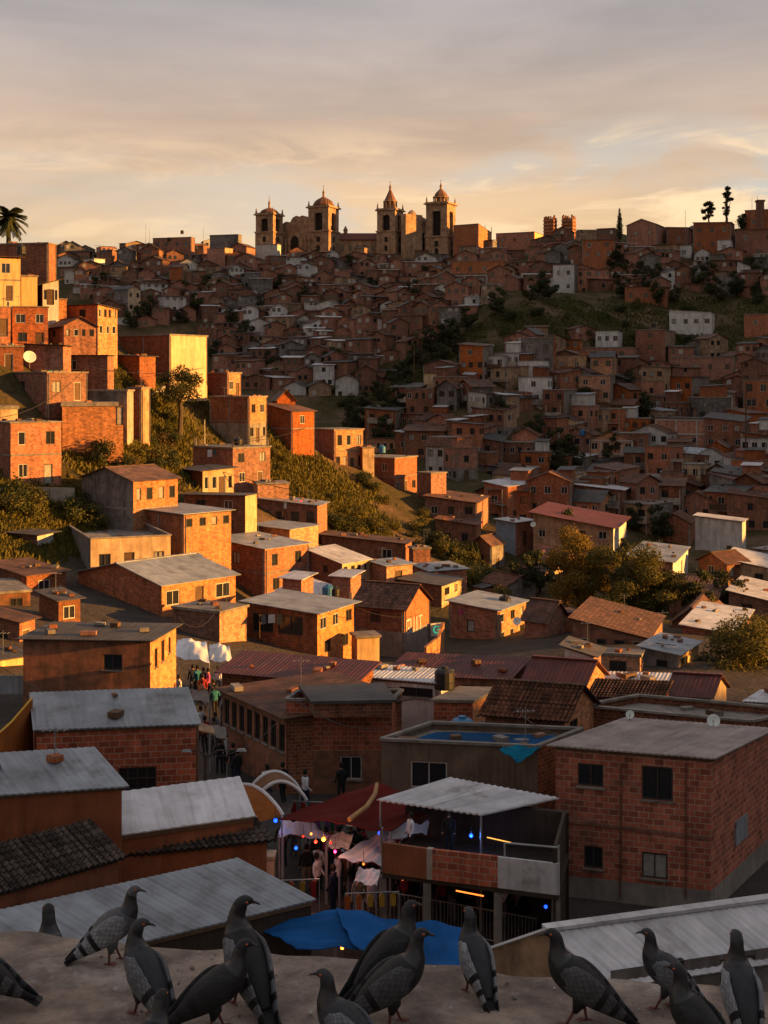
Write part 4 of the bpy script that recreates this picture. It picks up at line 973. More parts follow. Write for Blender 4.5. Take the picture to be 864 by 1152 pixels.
# balcony building under the metal awning
def deck():
    z1 = -14.55; z0 = -15.5
    a, b, c, d = PZ(430,948,z1), PZ(480,955,z1), PZ(560,964,z1), PZ(629,972,z1)
    root = empty('balcony_building', (b.x, b.y, -18.05)); O = root.location
    def panel(p, q, m, name, th=.12, k=0):
        dd = (q - p).normalized(); n = Vector((-dd.y, dd.x, 0)) * th
        mb = MB(O); lo = Vector((0, 0, z0 - z1))
        bt = [p + lo, q + lo, q + lo + n, p + lo + n]; tp = [p, q, q + n, p + n]
        mb.hexa(bt, tp)
        mb.build(name, m, root)
    panel(a, b, M['rust'], 'balcony_wall'); panel(b.lerp(a,0), b.lerp(c,.08), M['concl'], 'pillar', .2); panel(b.lerp(c,.08), c, M['brickb'], 'balcony_wall'); panel(c, d, M['corrw'], 'metal_cladding', .08)
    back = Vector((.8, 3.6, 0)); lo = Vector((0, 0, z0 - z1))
    fl = MB(O); fl.hexa([p + lo + Vector((0,0,-.15)) for p in (a, d, d + back, a + back)], [p + lo for p in (a, d, d + back, a + back)]); fl.build('floor', M['shade'], root)  # near-black floor and walls: the shade inside the deck is in their colour
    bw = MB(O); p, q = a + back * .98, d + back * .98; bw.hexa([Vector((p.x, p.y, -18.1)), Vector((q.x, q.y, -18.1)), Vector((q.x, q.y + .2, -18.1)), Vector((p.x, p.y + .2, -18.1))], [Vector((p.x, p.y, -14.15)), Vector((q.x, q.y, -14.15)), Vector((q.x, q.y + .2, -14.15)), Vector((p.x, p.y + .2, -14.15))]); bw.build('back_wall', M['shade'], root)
    sw = MB(O); p, q = d + back * .02 + Vector((-.1, 0, 0)), d + back * .97 + Vector((-.1, 0, 0)); n_ = Vector((-.1, 0, 0))  # side wall added to close the deck and darken it
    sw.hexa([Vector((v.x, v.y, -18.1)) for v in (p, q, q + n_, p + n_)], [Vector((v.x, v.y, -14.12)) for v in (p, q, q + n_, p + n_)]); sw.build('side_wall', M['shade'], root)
    for p in (a, b, c, d.lerp(c, .05)):
        pm = MB(O); q = p + Vector((.02, .18, 0)); pm.box((q.x, q.y, (z0 - 18.05) / 2 - .08), (.12, .12, (z0 + 18.05) / 2 - .08)); pm.build('pillar', M['conc'], root)
    for p, top in ((a, -14.1), (c.lerp(d, .12), -14.1), (d, -14.02)):
        pm = MB(O); pm.tube([(p.x, p.y + .1, z0), (p.x, p.y + .1, top)], .035, 6); pm.build('post', M['metal'], root)
    rl = MB(O); rl.tube([c.lerp(d, .12) + Vector((0, .1, .42)), d + Vector((0, .1, .46))], .03, 6); rl.build('rail', M['metal'], root)
    tag(root, 'open balcony storey with brown, brick and ribbed pale parapets under the ribbed metal awning', 'building')
    return a, b, c, d, back
dkA, dkB, dkC, dkD, dkBack = deck()
# road surface of the alley and the market place, a sheet 2 cm above the ground
rd = MB(); 
path = [(-30,34,1.5),(30,34,1.5)]
def strip(pts, name, m, z, label=None):
    mb = MB()
    for (x0, y0, w0), (x1, y1, w1) in zip(pts[:-1], pts[1:]):
        mb.q([(x0 - w0, y0, z), (x0 + w0, y0, z), (x1 + w1, y1, z), (x1 - w1, y1, z)])
    o = mb.build(name, m, loc=(0, 0, 0)); o['kind'] = 'structure'; return o
asph = mat('asphalt', (.05,.047,.045), noise=.3, nscale=2., bump=.4, bscale=30, rough=.8)
strip([(-2,36,8), (-2,49,6), (-4.2,54,3.2), (-7.5,61,2.6), (-10.5,70,2.6), (-12.5,84,2.4)], 'street', asph, -17.93)
for sgn in (-1,):
    kb = MB(); pts = [(-7.4,54),(-10.1,61),(-13.1,70),(-14.9,84)]
    for (x0,y0),(x1,y1) in zip(pts[:-1],pts[1:]): kb.bar((x0,y0,-17.9),(x1,y1,-17.9),.2,.24)
    o = kb.build('kerb', M['conc'], loc=(0,0,0)); o['kind'] = 'structure'

canopy('cloth_awning', 'cream stall awning between the red awning and the small white awning', [(366,952),(392,955),(398,938),(374,937)], [-15.9,-15.9,-15.6,-15.6], MATS['tarp_white'], (0,1), sag=.06, drapeit=True, group=GA, seed=21, rip=.03)
canopy('cloth_awning', 'white stall roof under the left end of the brown balcony', [(398,992),(424,996),(428,978),(404,976)], [-16.3,-16.3,-16.,-16.], MATS['tarp_white'], (0,1), sag=.06, drapeit=True, group=GA, seed=22, rip=.03)

for i, (q_, z_, lab) in enumerate([([(212,786),(236,790),(234,778),(214,775)], -16.1, 'dull grey awning on the left side of the alley'), ([(248,792),(262,800),(262,786),(250,781)], -16.1, 'dull awning against the market hall far up the alley'), ([(236,826),(256,832),(254,818),(236,814)], -16.2, 'dusty awning at the mouth of the alley'),
   ([(300,912),(326,916),(330,904),(304,900)], -16., 'grey sheet between the arched tents and the red awning'), ([(446,966),(480,968),(478,956),(446,952)], -15.2, 'white sheet folded over the brown balcony wall')]):
    canopy('cloth_awning', lab, q_, [z_, z_, z_ + .25, z_ + .25], MATS['tarp_white'] if i in (4,) else TARP('tarp_grey', (.20,.18,.17)), (0, 1) if i < 4 else (), sag=.06, drapeit=True, group=GA, seed=30 + i, rip=.03)
# ------------------------------------------------------------------ the rest of the town on the far slopes
NHERO = len(HOUSES)
def inpoly(x, y, poly):
    c = False; j = len(poly) - 1
    for i in range(len(poly)):
        if (poly[i][1] > y) != (poly[j][1] > y) and x < (poly[j][0] - poly[i][0]) * (y - poly[i][1]) / (poly[j][1] - poly[i][1]) + poly[i][0]: c = not c
        j = i
    return c
ZONES = [
 ('far hill', [(62,292),(130,286),(200,283),(300,290),(560,288),(585,330),(540,350),(500,385),(450,425),(400,455),(330,455),(240,425),(235,372),(132,372),(75,322)]),
 ('skyline slope', [(560,284),(620,279),(640,276),(700,274),(780,276),(864,290),(880,330),(840,340),(800,330),(700,335),(600,330)]),
 ('right slope', [(425,510),(440,482),(500,440),(560,425),(612,385),(650,385),(720,405),(745,410),(880,400),(880,600),(700,610),(600,600),(560,590),(520,560),(500,535)]),
 ('valley floor', [(560,625),(600,612),(880,612),(880,760),(830,790),(700,780),(600,735),(600,690),(560,680),(540,650)]),
]
SPUR = [(430,470),(455,432),(500,388),(560,352),(600,338),(640,332),(710,340),(755,335),(864,335),(864,398),(745,408),(715,415),(690,385),(612,382),(560,420),(500,436),(440,480)]
taken = [(h['root'].location.x, h['root'].location.y, 3.0 + h['d'] * .002) for h in HOUSES]
rects = [(h['px'], h['d']) for h in HOUSES]
KEEP = [(622, 628, 768, 742), (795, 742, 900, 808), (575, 610, 615, 640), (280, 270, 520, 301), (350, 296, 470, 303)]
def fill():
    spots = []
    r = random.Random(5)
    y = 277.0
    while y < 770:
        sy = 7.2 if y < 400 else (8.2 if y < 600 else 12)
        sx = 14 if y < 400 else (19 if y < 600 else 30)
        x = 40 + r.uniform(0, sx)
        while x < 885:
            px = x + r.uniform(-4, 4); py = y + r.uniform(-4, 4)
            z = next((n for n, p in ZONES if inpoly(px, py, p)), None)
            if z and not inpoly(px, py, SPUR): spots.append((px, py, z))
            x += sx * r.uniform(.8, 1.2)
        y += sy * .92
    spots.sort(key=lambda s: -s[1])
    out = []
    for px, py, z in spots:
        d = cast(px, py, 66 if z == 'valley floor' else 195)
        if d is None: continue
        X = XD(px, d)
        if any((X - a) ** 2 + ((d - b) * .8) ** 2 < (c + (1.4 if d > 290 else (1.6 if d > 200 else 1.9))) ** 2 for a, b, c in taken): continue
        if any(x0 < px < x1 and y0 < py < y1 for x0, y0, x1, y1 in KEEP): continue
        # do not stand in front of a house that is drawn from the photograph
        bad = False
        wpx, hpx_ = (5.4 if d > 290 else 7.0) * F / d, 4.6 * F / d
        fx0, fx1, fy0, fy1 = px - wpx / 2, px + wpx / 2, py - hpx_, py
        for (x0, y0, x1, y1), dd in rects:
            if d < dd - 2:
                ov = max(0, min(fx1, x1) - max(fx0, x0)) * max(0, min(fy1, y1) - max(fy0, y0))
                if ov > .14 * max(1, (x1 - x0) * (y1 - y0)): bad = True; break
            if dd < 200:      # keep the low sun on the walls that have it
                hx_ = XD((x0 + x1) / 2, dd); dx = X - hx_
                if 0 < dx < 24 and abs(d - dd + .12 * dx) < 5 and ZD(py, d) + 3.5 - .15 * dx > ZD(y1, dd) + .5: bad = True; break
        if bad: continue
        taken.append((X, d, 1.4 if d > 290 else (1.6 if d > 200 else 1.9))); out.append((px, py, d, z))
    return out
FILL = fill()
rz_ = random.Random(78)
for zn, zp in ZONES[:3]:         # the lanes between them are built over too
    for t_ in range(2600):
        px, py = rz_.uniform(60, 880), rz_.uniform(274, 612)
        if not inpoly(px, py, zp) or inpoly(px, py, SPUR) or any(x0 < px < x1 and y0 < py < y1 for x0, y0, x1, y1 in KEEP): continue
        d = cast(px, py, 195)
        if d is None: continue
        X = XD(px, d)
        if any((X - a) ** 2 + ((d - b) * .8) ** 2 < (c + 1.15) ** 2 for a, b, c in taken): continue
        if any(d < dd - 1 and min(px + 2 * F / d, x1) > max(px - 2 * F / d, x0) and min(py, y1) > max(py - 3 * F / d, y0) + (y1 - y0) * .35 for (x0, y0, x1, y1), dd in rects): continue
        taken.append((X, d, 1.2)); FILL.append((px, py, d, 'infill'))
rz_ = random.Random(77); t_ = 0
LOWER = [(0,640),(100,640),(190,690),(260,700),(330,690),(430,690),(470,690),(600,700),(680,740),(660,770),(440,745),(280,750),(235,765),(205,735),(180,700),(60,700),(0,720)]
while t_ < 2200:        # low sheds between the valley houses
    t_ += 1; px, py = rz_.uniform(0, 880), rz_.uniform(628, 792)
    if not (inpoly(px, py, ZONES[3][1]) or inpoly(px, py, LOWER)) or any(x0 < px < x1 and y0 < py < y1 for x0, y0, x1, y1 in KEEP): continue
    d = cast(px, py, 66)
    if d is None: continue
    X = XD(px, d)
    if any((X - a) ** 2 + ((d - b) * .8) ** 2 < (c + (3.6 if i_ < NHERO else 1.3)) ** 2 for i_, (a, b, c) in enumerate(taken)): continue
    if any(d < dd - 1 and min(px + 2 * F / d, x1) > max(px - 2 * F / d, x0) and min(py, y1) > max(py - 2.6 * F / d, y0) + 3 for (x0, y0, x1, y1), dd in rects): continue
    taken.append((X, d, 1.5)); FILL.append((px, py, d, 'shed'))
print('fill houses', len(FILL), 'heroes', NHERO, [ (n, sum(1 for f in FILL if f[3]==n)) for n,_ in ZONES])
NIND = 300 - NHERO - 2
FILL.sort(key=lambda s: s[2])
far_mb = {}
def add_plain(mbx, x, y, z, r):
    """one of the farthest houses, for the mass"""
    w = r.uniform(1.9, 3.3); dp = r.uniform(1.8, 2.8); h = r.choice([2.6, 3.0, 4.6, 5.2]); rz = r.uniform(-.6, .6)
    cx, sx = math.cos(rz), math.sin(rz)
    def q(u, v, zz): return (x + cx * u - sx * v, y + sx * u + cx * v, z + zz)
    b = [q(-w, -dp, -3), q(w, -dp, -3), q(w, dp, -3), q(-w, dp, -3)]
    t = [q(-w, -dp, h), q(w, -dp, h), q(w, dp, h), q(-w, dp, h)]
    mi = r.choice([0, 0, 0, 0, 1, 1, 2, 3, 7, 8])
    mbx.hexa(b, t, mi)
    for s in range(1 if h < 4 else 2):
        for k in range(r.choice([1, 2, 3])):
            u = -w + 2 * w * (k + .7) / 3.4; zz = 1.5 + 2.7 * s
            mbx.box(q(u, -dp, zz), (.42, .03, .48), r.choice([4, 4, 9]), rz=rz)
    o = .35; k = r.random()
    if k < .5:
        mbx.hexa([q(-w - o, -dp - o, h), q(w + o, -dp - o, h), q(w + o, dp + o, h + .5), q(-w - o, dp + o, h + .5)], [q(-w - o, -dp - o, h + .1), q(w + o, -dp - o, h + .1), q(w + o, dp + o, h + .6), q(-w - o, dp + o, h + .6)], r.choice([5, 5, 6, 10, 11]))
    else:
        g = r.uniform(.8, 1.4)
        mbx.q([q(-w, -dp, h), q(w, -dp, h), q(0, -dp, h + g)], mi); mbx.q([q(w, dp, h), q(-w, dp, h), q(0, dp, h + g)], mi)
        for sgn in (-1, 1):
            mbx.sheet(q(sgn * (w + o), -dp - o, h - .15), q(sgn * (w + o), dp + o, h - .15), q(0, dp + o, h + g), q(0, -dp - o, h + g), 0, th=.08, mi=r.choice([5, 6, 6, 11, 11]))
mass = MB()
for i, (px, py, d, z) in enumerate(FILL):
    r = random.Random(1000 + i)
    X = XD(px, d); Z = ZD(py, d)
    if i >= NIND:
        add_plain(mass, X, d + 3, Z, r); continue
    th = math.radians(r.choice([r.uniform(12, 40), r.uniform(12, 40), r.uniform(40, 70)]))
    valley = z in ('valley floor', 'shed')
    WL = r.uniform(5.2, 8.8); WR = r.uniform(4.2, 6.5)
    if valley: WL *= .92
    if d > 200: WL *= .84; WR *= .88
    st = r.choice([1, 1, 2]) if valley else r.choice([1, 2, 2, 2, 3] if d < 300 else [1, 2, 2])
    shed = z == 'shed'
    if z == 'infill': WL *= .8; WR *= .85; st = min(st, 2)
    if shed: WL, WR, st = WL * .62, WR * .7, 1
    Hh = st * r.uniform(2.35, 2.7) + .3
    if shed: Hh = r.uniform(1.9, 2.4)
    off = .42 * WL
    C = (X + off * .5, d + .2)
    L = (C[0] - math.cos(th) * WL, C[1] + math.sin(th) * WL); R = (C[0] + math.sin(th) * WR, C[1] + math.cos(th) * WR)
    mL = r.choices(['brick', 'brickd', 'adobe', 'brickl', 'white', 'tan', 'grey', 'cream'], [40, 14, 12, 7, 8, 7, 9, 3])[0]
    mR = mL if r.random() < .75 else r.choice(['brick', 'grey', 'tan', 'conc'])
    k = r.random()
    wl = tuple(r.choice([1, 2, 2, 3, 3, 4]) for _ in range(st)); wr = tuple(r.choice([0, 1, 2]) for _ in range(st))
    kw = dict(mL=mL, mR=mR, wL=wl, wR=wr, small=d > 150, rnd=r, group=None, back=mL, over=r.uniform(.2, .5), band=(Hh * .45, 'grey') if st > 1 and r.random() < .2 else None)
    kw['lit'] = 1 if r.random() < .035 else 0
    if k < .36: kw.update(roof='slab', par=r.choice([0, 0, .5]))
    elif k < .74: kw.update(roof=r.choice(['corrd', 'corrrust', 'corr', 'corrw', 'corrrust', 'corrd', 'tile', 'corrr'] if not valley else ['corr', 'corrd', 'corrrust', 'corrrust', 'corrr', 'tile', 'tile', 'corrw']), a=r.choice([0, .4, .7]), b=r.choice([0, .4, .8]))
    else: kw.update(roof=r.choice(['tile', 'tile', 'corrrust', 'corrd']), gable=r.choice(['L', 'L', 'R']), gh=r.uniform(.8, 1.5))
    root_, rp_l = house(C, L, R, Z - .2, Z - .2 + Hh, **kw)
    q = r.random()
    if kw['roof'] == 'slab' and q < .5:          # a smaller room built later on the roof
        u1, v1 = WL * r.uniform(.35, .6), WR * r.uniform(.5, .8); hh = r.uniform(1.7, 2.3); u0 = r.choice([.25, WL - u1 - .25]); z0 = .17 if not kw.get('par') else -.04
        um = MB(); um.hexa([rp_l(u0, .3, z0), rp_l(u0, .3 + v1, z0), rp_l(u0 + u1, .3 + v1, z0), rp_l(u0 + u1, .3, z0)], [rp_l(u0, .3, hh), rp_l(u0, .3 + v1, hh), rp_l(u0 + u1, .3 + v1, hh), rp_l(u0 + u1, .3, hh)]); um.build('upper_room', M[r.choice(['brick', 'brickd', mL, 'white'])], root_)
        um = MB(); um.sheet(rp_l(u0 - .3, 0, hh + .05), rp_l(u0 + u1 + .3, 0, hh + .05), rp_l(u0 + u1 + .3, v1 + .6, hh + .35), rp_l(u0 - .3, v1 + .6, hh + .35), 0, th=.06); um.build('upper_roof', M[r.choice(['corrd', 'corrrust', 'corrw', 'corr'])], root_)
    if st > 1 and r.random() < .45:              # balcony slab and rail along the left face
        zb_ = -Hh + Hh / st; u0, u1 = .3, WL * r.uniform(.6, .95); bm2 = MB()
        bm2.hexa([rp_l(u0, -.8, zb_ - .12), rp_l(u0, -.01, zb_ - .12), rp_l(u1, -.01, zb_ - .12), rp_l(u1, -.8, zb_ - .12)], [rp_l(u0, -.8, zb_), rp_l(u0, -.01, zb_), rp_l(u1, -.01, zb_), rp_l(u1, -.8, zb_)]); bm2.build('balcony_floor', M['conc'], root_)
        bm2 = MB(); bm2.bar(rp_l(u0, -.78, zb_ + .5), rp_l(u1, -.78, zb_ + .5), .06, r.choice([.08, 1.0, 1.0])); bm2.build('balcony_rail', M[r.choice(['wood', 'brickd', 'concl', 'grey', 'white'])], root_)
        for uu in (u0 + .1, u1 - .1): bm2 = MB(); bm2.bar(rp_l(uu, -.74, zb_ - 2.6), rp_l(uu, -.74, zb_ + 2.3), .12); bm2.build('post', M['concl'], root_)
    elif r.random() < .4:                        # low lean to with its own sheet
        u0, u1 = WL * r.uniform(0, .4), WL * r.uniform(.6, 1.1); lm = MB(); zz = -Hh + r.uniform(1.7, 2.1)
        lm.sheet(rp_l(u0, -1.9, zz - .3), rp_l(u1, -1.9, zz - .3), rp_l(u1, -.02, zz), rp_l(u0, -.02, zz), 0, th=.06); lm.build('lean_to_roof', M[r.choice(['corrd', 'corrrust', 'corrw', 'corr', 'corrd'])], root_)
        lm = MB(); lm.hexa([rp_l(u0 + .1, -1.7, -Hh - 2), rp_l(u0 + .1, -.02, -Hh - 2), rp_l(u1 - .1, -.02, -Hh - 2), rp_l(u1 - .1, -1.7, -Hh - 2)], [rp_l(u0 + .1, -1.7, zz - .36), rp_l(u0 + .1, -.02, zz - .36), rp_l(u1 - .1, -.02, zz - .36), rp_l(u1 - .1, -1.7, zz - .36)]); lm.build('lean_to', M[r.choice(['brickd', 'adobe', 'grey', 'brick'])], root_)
    HOUSES[-1]['zone'] = z
if mass.v:
    o = mass.build('distant_houses', [M['brick'], M['brickd'], M['adobe'], M['grey'], M['glass'], M['corrd'], M['corrrust'], M['white'], M['tan'], M['framew'], M['corrw'], M['tile']], loc=(0, 0, 0))
    tag(o, 'mass of tiny brick houses packed high on the far hill', 'houses', kind='stuff')
# ------------------------------------------------------------------ the twin towered churches on the skyline
KD = 430.; KS = KD / F
def zy(y): return (YH - y) * KS
ROT = math.radians(-25)
def church(name, label, towers, parts, cxp, group=None):
    root = empty(name, (XD(cxp, KD), KD, zy(290)))
    tag(root, label, 'church', 'churches on the skyline')
    O = root.location
    tx = Vector((math.cos(ROT), math.sin(ROT), 0)); ty = Vector((-math.sin(ROT), math.cos(ROT), 0)); Z = Vector((0, 0, 1))
    for (px, wpx, ybase, y1, y2, y3, yt, style) in towers:
        c = Vector((XD(px, KD), KD, 0)); h = wpx * KS / 2 * 1.07
        mb = MB(O)
        def blk(r, za, zb, m=0): mb.box(c + Z * (za + zb) / 2, (r, r, (zb - za) / 2), m, rz=ROT)
        blk(h, zy(ybase) - 6, zy(y1))
        blk(h * 1.10, zy(y1), zy(y1) + .45)
        # slender windows in the shaft, as niches between pilasters
        for sx in (-1, 1):
            for sy in (-1, 1): mb.box(c + tx * h * .86 * sx + ty * h * .86 * sy + Z * (zy(ybase) + zy(y1)) / 2, (h * .17, h * .17, (zy(y1) - zy(ybase)) / 2), 0, rz=ROT)
        zb0, zb1 = zy(y1) + .45, zy(y2)
        for sx in (-1, 1):
            for sy in (-1, 1): mb.box(c + tx * h * .69 * sx + ty * h * .69 * sy + Z * (zb0 + zb1) / 2, (h * .30, h * .30, (zb1 - zb0) / 2), 0, rz=ROT)
        blk(h * .995, zb1 - (zb1 - zb0) * .22, zb1)
        # round head of the belfry arches
        for d_, o_ in ((tx, ty), (ty, tx)):
            for s in (-1, 1):
                cc = c + d_ * s * h * .9 + Z * (zb1 - (zb1 - zb0) * .22)
                for k in range(6):
                    a0 = PI * k / 6 + PI; 
                    for sg in (-1, 1): pass
                mb.bar(cc - o_ * h * .45 + Z * -.35, cc - o_ * h * .2, .3, .3); mb.bar(cc + o_ * h * .45 + Z * -.35, cc + o_ * h * .2, .3, .3)
        blk(h * 1.16, zb1, zb1 + .4); blk(h * 1.05, zb1 + .4, zb1 + .75)
        mb.build('tower', M['stone'], root)
        core = MB(O); core.box(c + Z * (zb0 + zb1) / 2, (h * .72, h * .72, (zb1 - zb0) / 2), 0, rz=ROT)  # solid near-black block painting the shade inside the belfry arches
        for yy in (.35, .7):
            zc = zy(ybase) + (zy(y1) - zy(ybase)) * yy
            core.box(c - ty * h * .97 + Z * zc, (h * .16, h * .06, .85), 0, rz=ROT); core.box(c + tx * h * .97 + Z * zc, (h * .06, h * .16, .85), 0, rz=ROT)  # solid dark blocks paint the shade of slots in the shaft
        core.build('opening', M['dark'], root)
        zt = zb1 + .75
        dm = MB(O)
        H3 = zy(y3) - zt
        pin = MB(O)
        for sx in (-1, 1):
            for sy in (-1, 1):
                p = c + tx * h * .95 * sx + ty * h * .95 * sy + Z * zt
                pin.lathe(p, [(.34, 0), (.34, .5), (.2, .6), (.26, .9), (.1, 1.5), (.02, 2.1 if style != 'dome' else 1.6)], 6)
        pin.build('pinnacle', M['stone'], root)
        if style == 'dome':
            R = h * .92
            dm.lathe(c + Z * zt, [(R, 0), (R, H3 * .12), (R * 1.06, H3 * .13), (R * 1.06, H3 * .18), (R * .98, H3 * .2), (R * .93, H3 * .4), (R * .78, H3 * .6), (R * .5, H3 * .82), (R * .28, H3 * .93), (R * .24, H3)], 12)
        else:
            R = h * .62
            dm2 = MB(O)
            for k in range(8):
                a = ROT + 2 * PI * (k + .5) / 8
                dm2.box(c + Vector((math.cos(a) * R, math.sin(a) * R, zt + H3 * .2)), (.22, .3, H3 * .2), rz=a)
            dm2.lathe(c + Z * zt, [(R * .75, 0), (R * .75, H3 * .38)], 8); dm2.lathe(c + Z * (zt + H3 * .38), [(R * 1.22, 0), (R * 1.22, .3), (R * 1.05, .35)], 8)
            dm2.build('lantern_storey', M['stone'], root)
            r2 = R * 1.02
            pr = [(r2, H3 * .42), (r2 * .96, H3 * .55), (r2 * .78, H3 * .72), (r2 * .42, H3 * .9), (r2 * .22, H3)] if style == 'bulb' else [(r2 * 1.05, H3 * .42), (r2 * .8, H3 * .58), (r2 * .42, H3 * .84), (r2 * .2, H3)]
            dm.lathe(c + Z * zt, pr, 8)
        dm.build('dome', M['domet'], root, smooth=False)
        fm = MB(O); zz = zy(y3); L_ = zy(yt) - zz
        fm.lathe(c + Z * zz, [(.42, 0), (.38, L_ * .35), (.5, L_ * .38), (.3, L_ * .48), (.12, L_ * .58), (.2, L_ * .66), (.05, L_ * .72), (.05, L_)], 8)
        fm.box(c + Z * (zz + L_ * .87), (.3, .05, .05), rz=ROT)
        fm.build('finial', M['stone'], root)
    def prism(name, m, outline, depth, off=0., cx=None, extra=None):
        mb = MB(O); f = []; b = []
        for px, y in outline:
            u = (px - cx) * KS / math.cos(ROT)
            p = Vector((XD(cx, KD), KD, 0)) + tx * u + ty * off + Z * zy(y)
            f.append(p); b.append(p + ty * depth)
        mb.q(list(reversed(f)) if False else f, 0); mb.q(list(reversed(b)), 0)
        n = len(f)
        for i in range(n):
            j = (i + 1) % n; mb.q([f[j], f[i], b[i], b[j]], 0)
        return mb.build(name, M[m] if isinstance(m, str) else m, root)
    for a in parts: prism(*a[:5], **a[5])
    return root, prism
K1, prism1 = church('church', 'left church with two domed stone towers and an ornate gabled front between them',
  [(303, 21, 287, 263, 243, 234, 220, 'dome'), (364, 24, 290, 262, 235, 222, 208, 'dome')],
  [('facade', 'stone', [(309,290),(309,252),(314,251),(319,248),(324,249),(327,244),(331,242),(334,244),(338,242),(342,245),(346,250),(351,251),(356,252),(356,290)], 4., 1.2, dict(cx=333)),
   ('portal_arch', 'stone', [(322,290),(322,268),(324,263),(328,260),(333,260),(336,264),(338,268),(338,290)], 1., .6, dict(cx=333)),
   ('door', 'dark', [(326,285),(326,270),(328,266),(331,265),(334,267),(335,270),(335,285)], .5, .45, dict(cx=333))], 333)
for px in (317, 321, 340, 344, 348):
    mb = MB(K1.location); mb.lathe(Vector((XD(px, KD), KD - .2 + (px - 333) * KS * math.tan(ROT) , zy(287))), [(.42, 0), (.42, .5), (.3, .6), (.27, 4.6), (.42, 4.8), (.42, 5.4)], 8); mb.build('column', M['stone'], K1)
K2, prism2 = church('church', 'right church with a spired tower and a taller lantern tower beside a lit gable',
  [(439, 21, 290, 262, 238, 214, 204, 'spire'), (496, 24, 292, 268, 231, 213, 202, 'bulb')],
  [('facade', 'stone', [(446,292),(446,252),(456,249),(462,244),(466,241),(471,244),(478,250),(487,252),(487,292)], 4.5, 1.2, dict(cx=466)),
   ('cornice', 'concl', [(448,266),(448,264.5),(485,264.5),(485,266)], .5, .9, dict(cx=466))], 466)
for px, yt_, yb_ in ((462,255,284),(456,262,284),(476,262,286)):
    mb = MB(K2.location); mb.box((XD(px, KD), KD + 1.0 + (px - 466) * KS * math.tan(ROT), (zy(yt_) + zy(yb_)) / 2), (.35, .12, (zy(yt_) - zy(yb_)) / 2), rz=ROT); mb.build('window', M['glass'], K2)
# a buttress standing forward that takes the sun on its side
mb = MB(K2.location)
mb.box((XD(463, KD), KD - 3.2, (zy(243) + zy(292)) / 2), (1.2, 3.4, (zy(243) - zy(292)) / 2), rz=math.radians(-52)); mb.build('church_buttress', M['stone'], K2)
mb = MB(K2.location); mb.lathe((XD(463, KD), KD - 3.0, zy(243)), [(1.5, 0), (1.4, .5), (.9, 1.1), (.1, 1.6)], 8); mb.build('buttress_cap', M['stone'], K2)
# nave joining the two
nv = empty('church_nave', (XD(402, KD), KD + 5, zy(290)))
mb = MB(nv.location); a_, b_ = XD(372, KD), XD(432, KD); mb.box(((a_ + b_) / 2, KD + 7, (zy(268) + zy(292)) / 2), ((b_ - a_) / 2, 4.5, (zy(268) - zy(292)) / 2)); mb.build('wall', M['stone'], nv)
mb = MB(nv.location)
mb.sheet((a_ - .5, KD + 2, zy(269)), (b_ + .5, KD + 2, zy(269)), (b_ + .5, KD + 7, zy(260)), (a_ - .5, KD + 7, zy(260)), 0, th=.25); mb.sheet((a_ - .5, KD + 12, zy(269)), (b_ + .5, KD + 12, zy(269)), (b_ + .5, KD + 7, zy(260)), (a_ - .5, KD + 7, zy(260)), 0, th=.25)
mb.build('roof', mat('nave_tile', (.17,.055,.035), noise=.25, nscale=2), nv)
for k in range(7):
    mb = MB(nv.location); mb.box((a_ + (b_ - a_) * (k + .5) / 7, KD + 2.48, zy(278)), (.45, .06, .9)); mb.build('window', M['glass'], nv)
mb = MB(nv.location); mb.lathe((XD(388, KD), KD + 7, zy(261)), [(.7, 0), (.7, 1.2), (.9, 1.3), (.5, 2.), (.1, 2.8)], 8); mb.build('cupola', M['stone'], nv)
tag(nv, 'long church nave with a plain red roof between the two twin towered fronts', 'church nave')
# two chimney like towers with jagged tops right of the churches
for px, w_, lab in ((619, 14, 'left one of two banded square towers with jagged tops right of the churches'), (640, 15, 'right one of two banded square towers with jagged tops right of the churches')):
    r0 = empty('banded_tower', (XD(px, 425), 425, 40)); S_ = 425 / F
    mb = MB(r0.location); h = w_ * S_ / 2 / 1.2; zt = (YH - 247) * S_
    mb.box((XD(px, 425), 425, (zt + 34) / 2), (h, h, (zt - 34) / 2), rz=-.45); mb.build('shaft', M['brickd'], r0)
    for k in range(7):
        mb = MB(r0.location); mb.box((XD(px, 425), 425, zt - .5 - k * 1.15), (h * 1.09, h * 1.09, .16), rz=-.45); mb.build('band', M['brickl'], r0)
    mb = MB(r0.location)
    for k in range(5):
        for j in range(5):
            if 0 < k < 4 and 0 < j < 4: continue
            hh = random.uniform(.3, 1.6); c_, s_ = math.cos(-.45), math.sin(-.45); u, v_ = (k - 2) / 2 * h * .85, (j - 2) / 2 * h * .85
            mb.box((XD(px, 425) + c_ * u - s_ * v_, 425 + s_ * u + c_ * v_, zt + hh / 2), (h * .13, h * .13, hh / 2), rz=-.45)
    mb.build('crenellation', M['brickd'], r0); tag(r0, lab, 'tower', 'banded square towers')
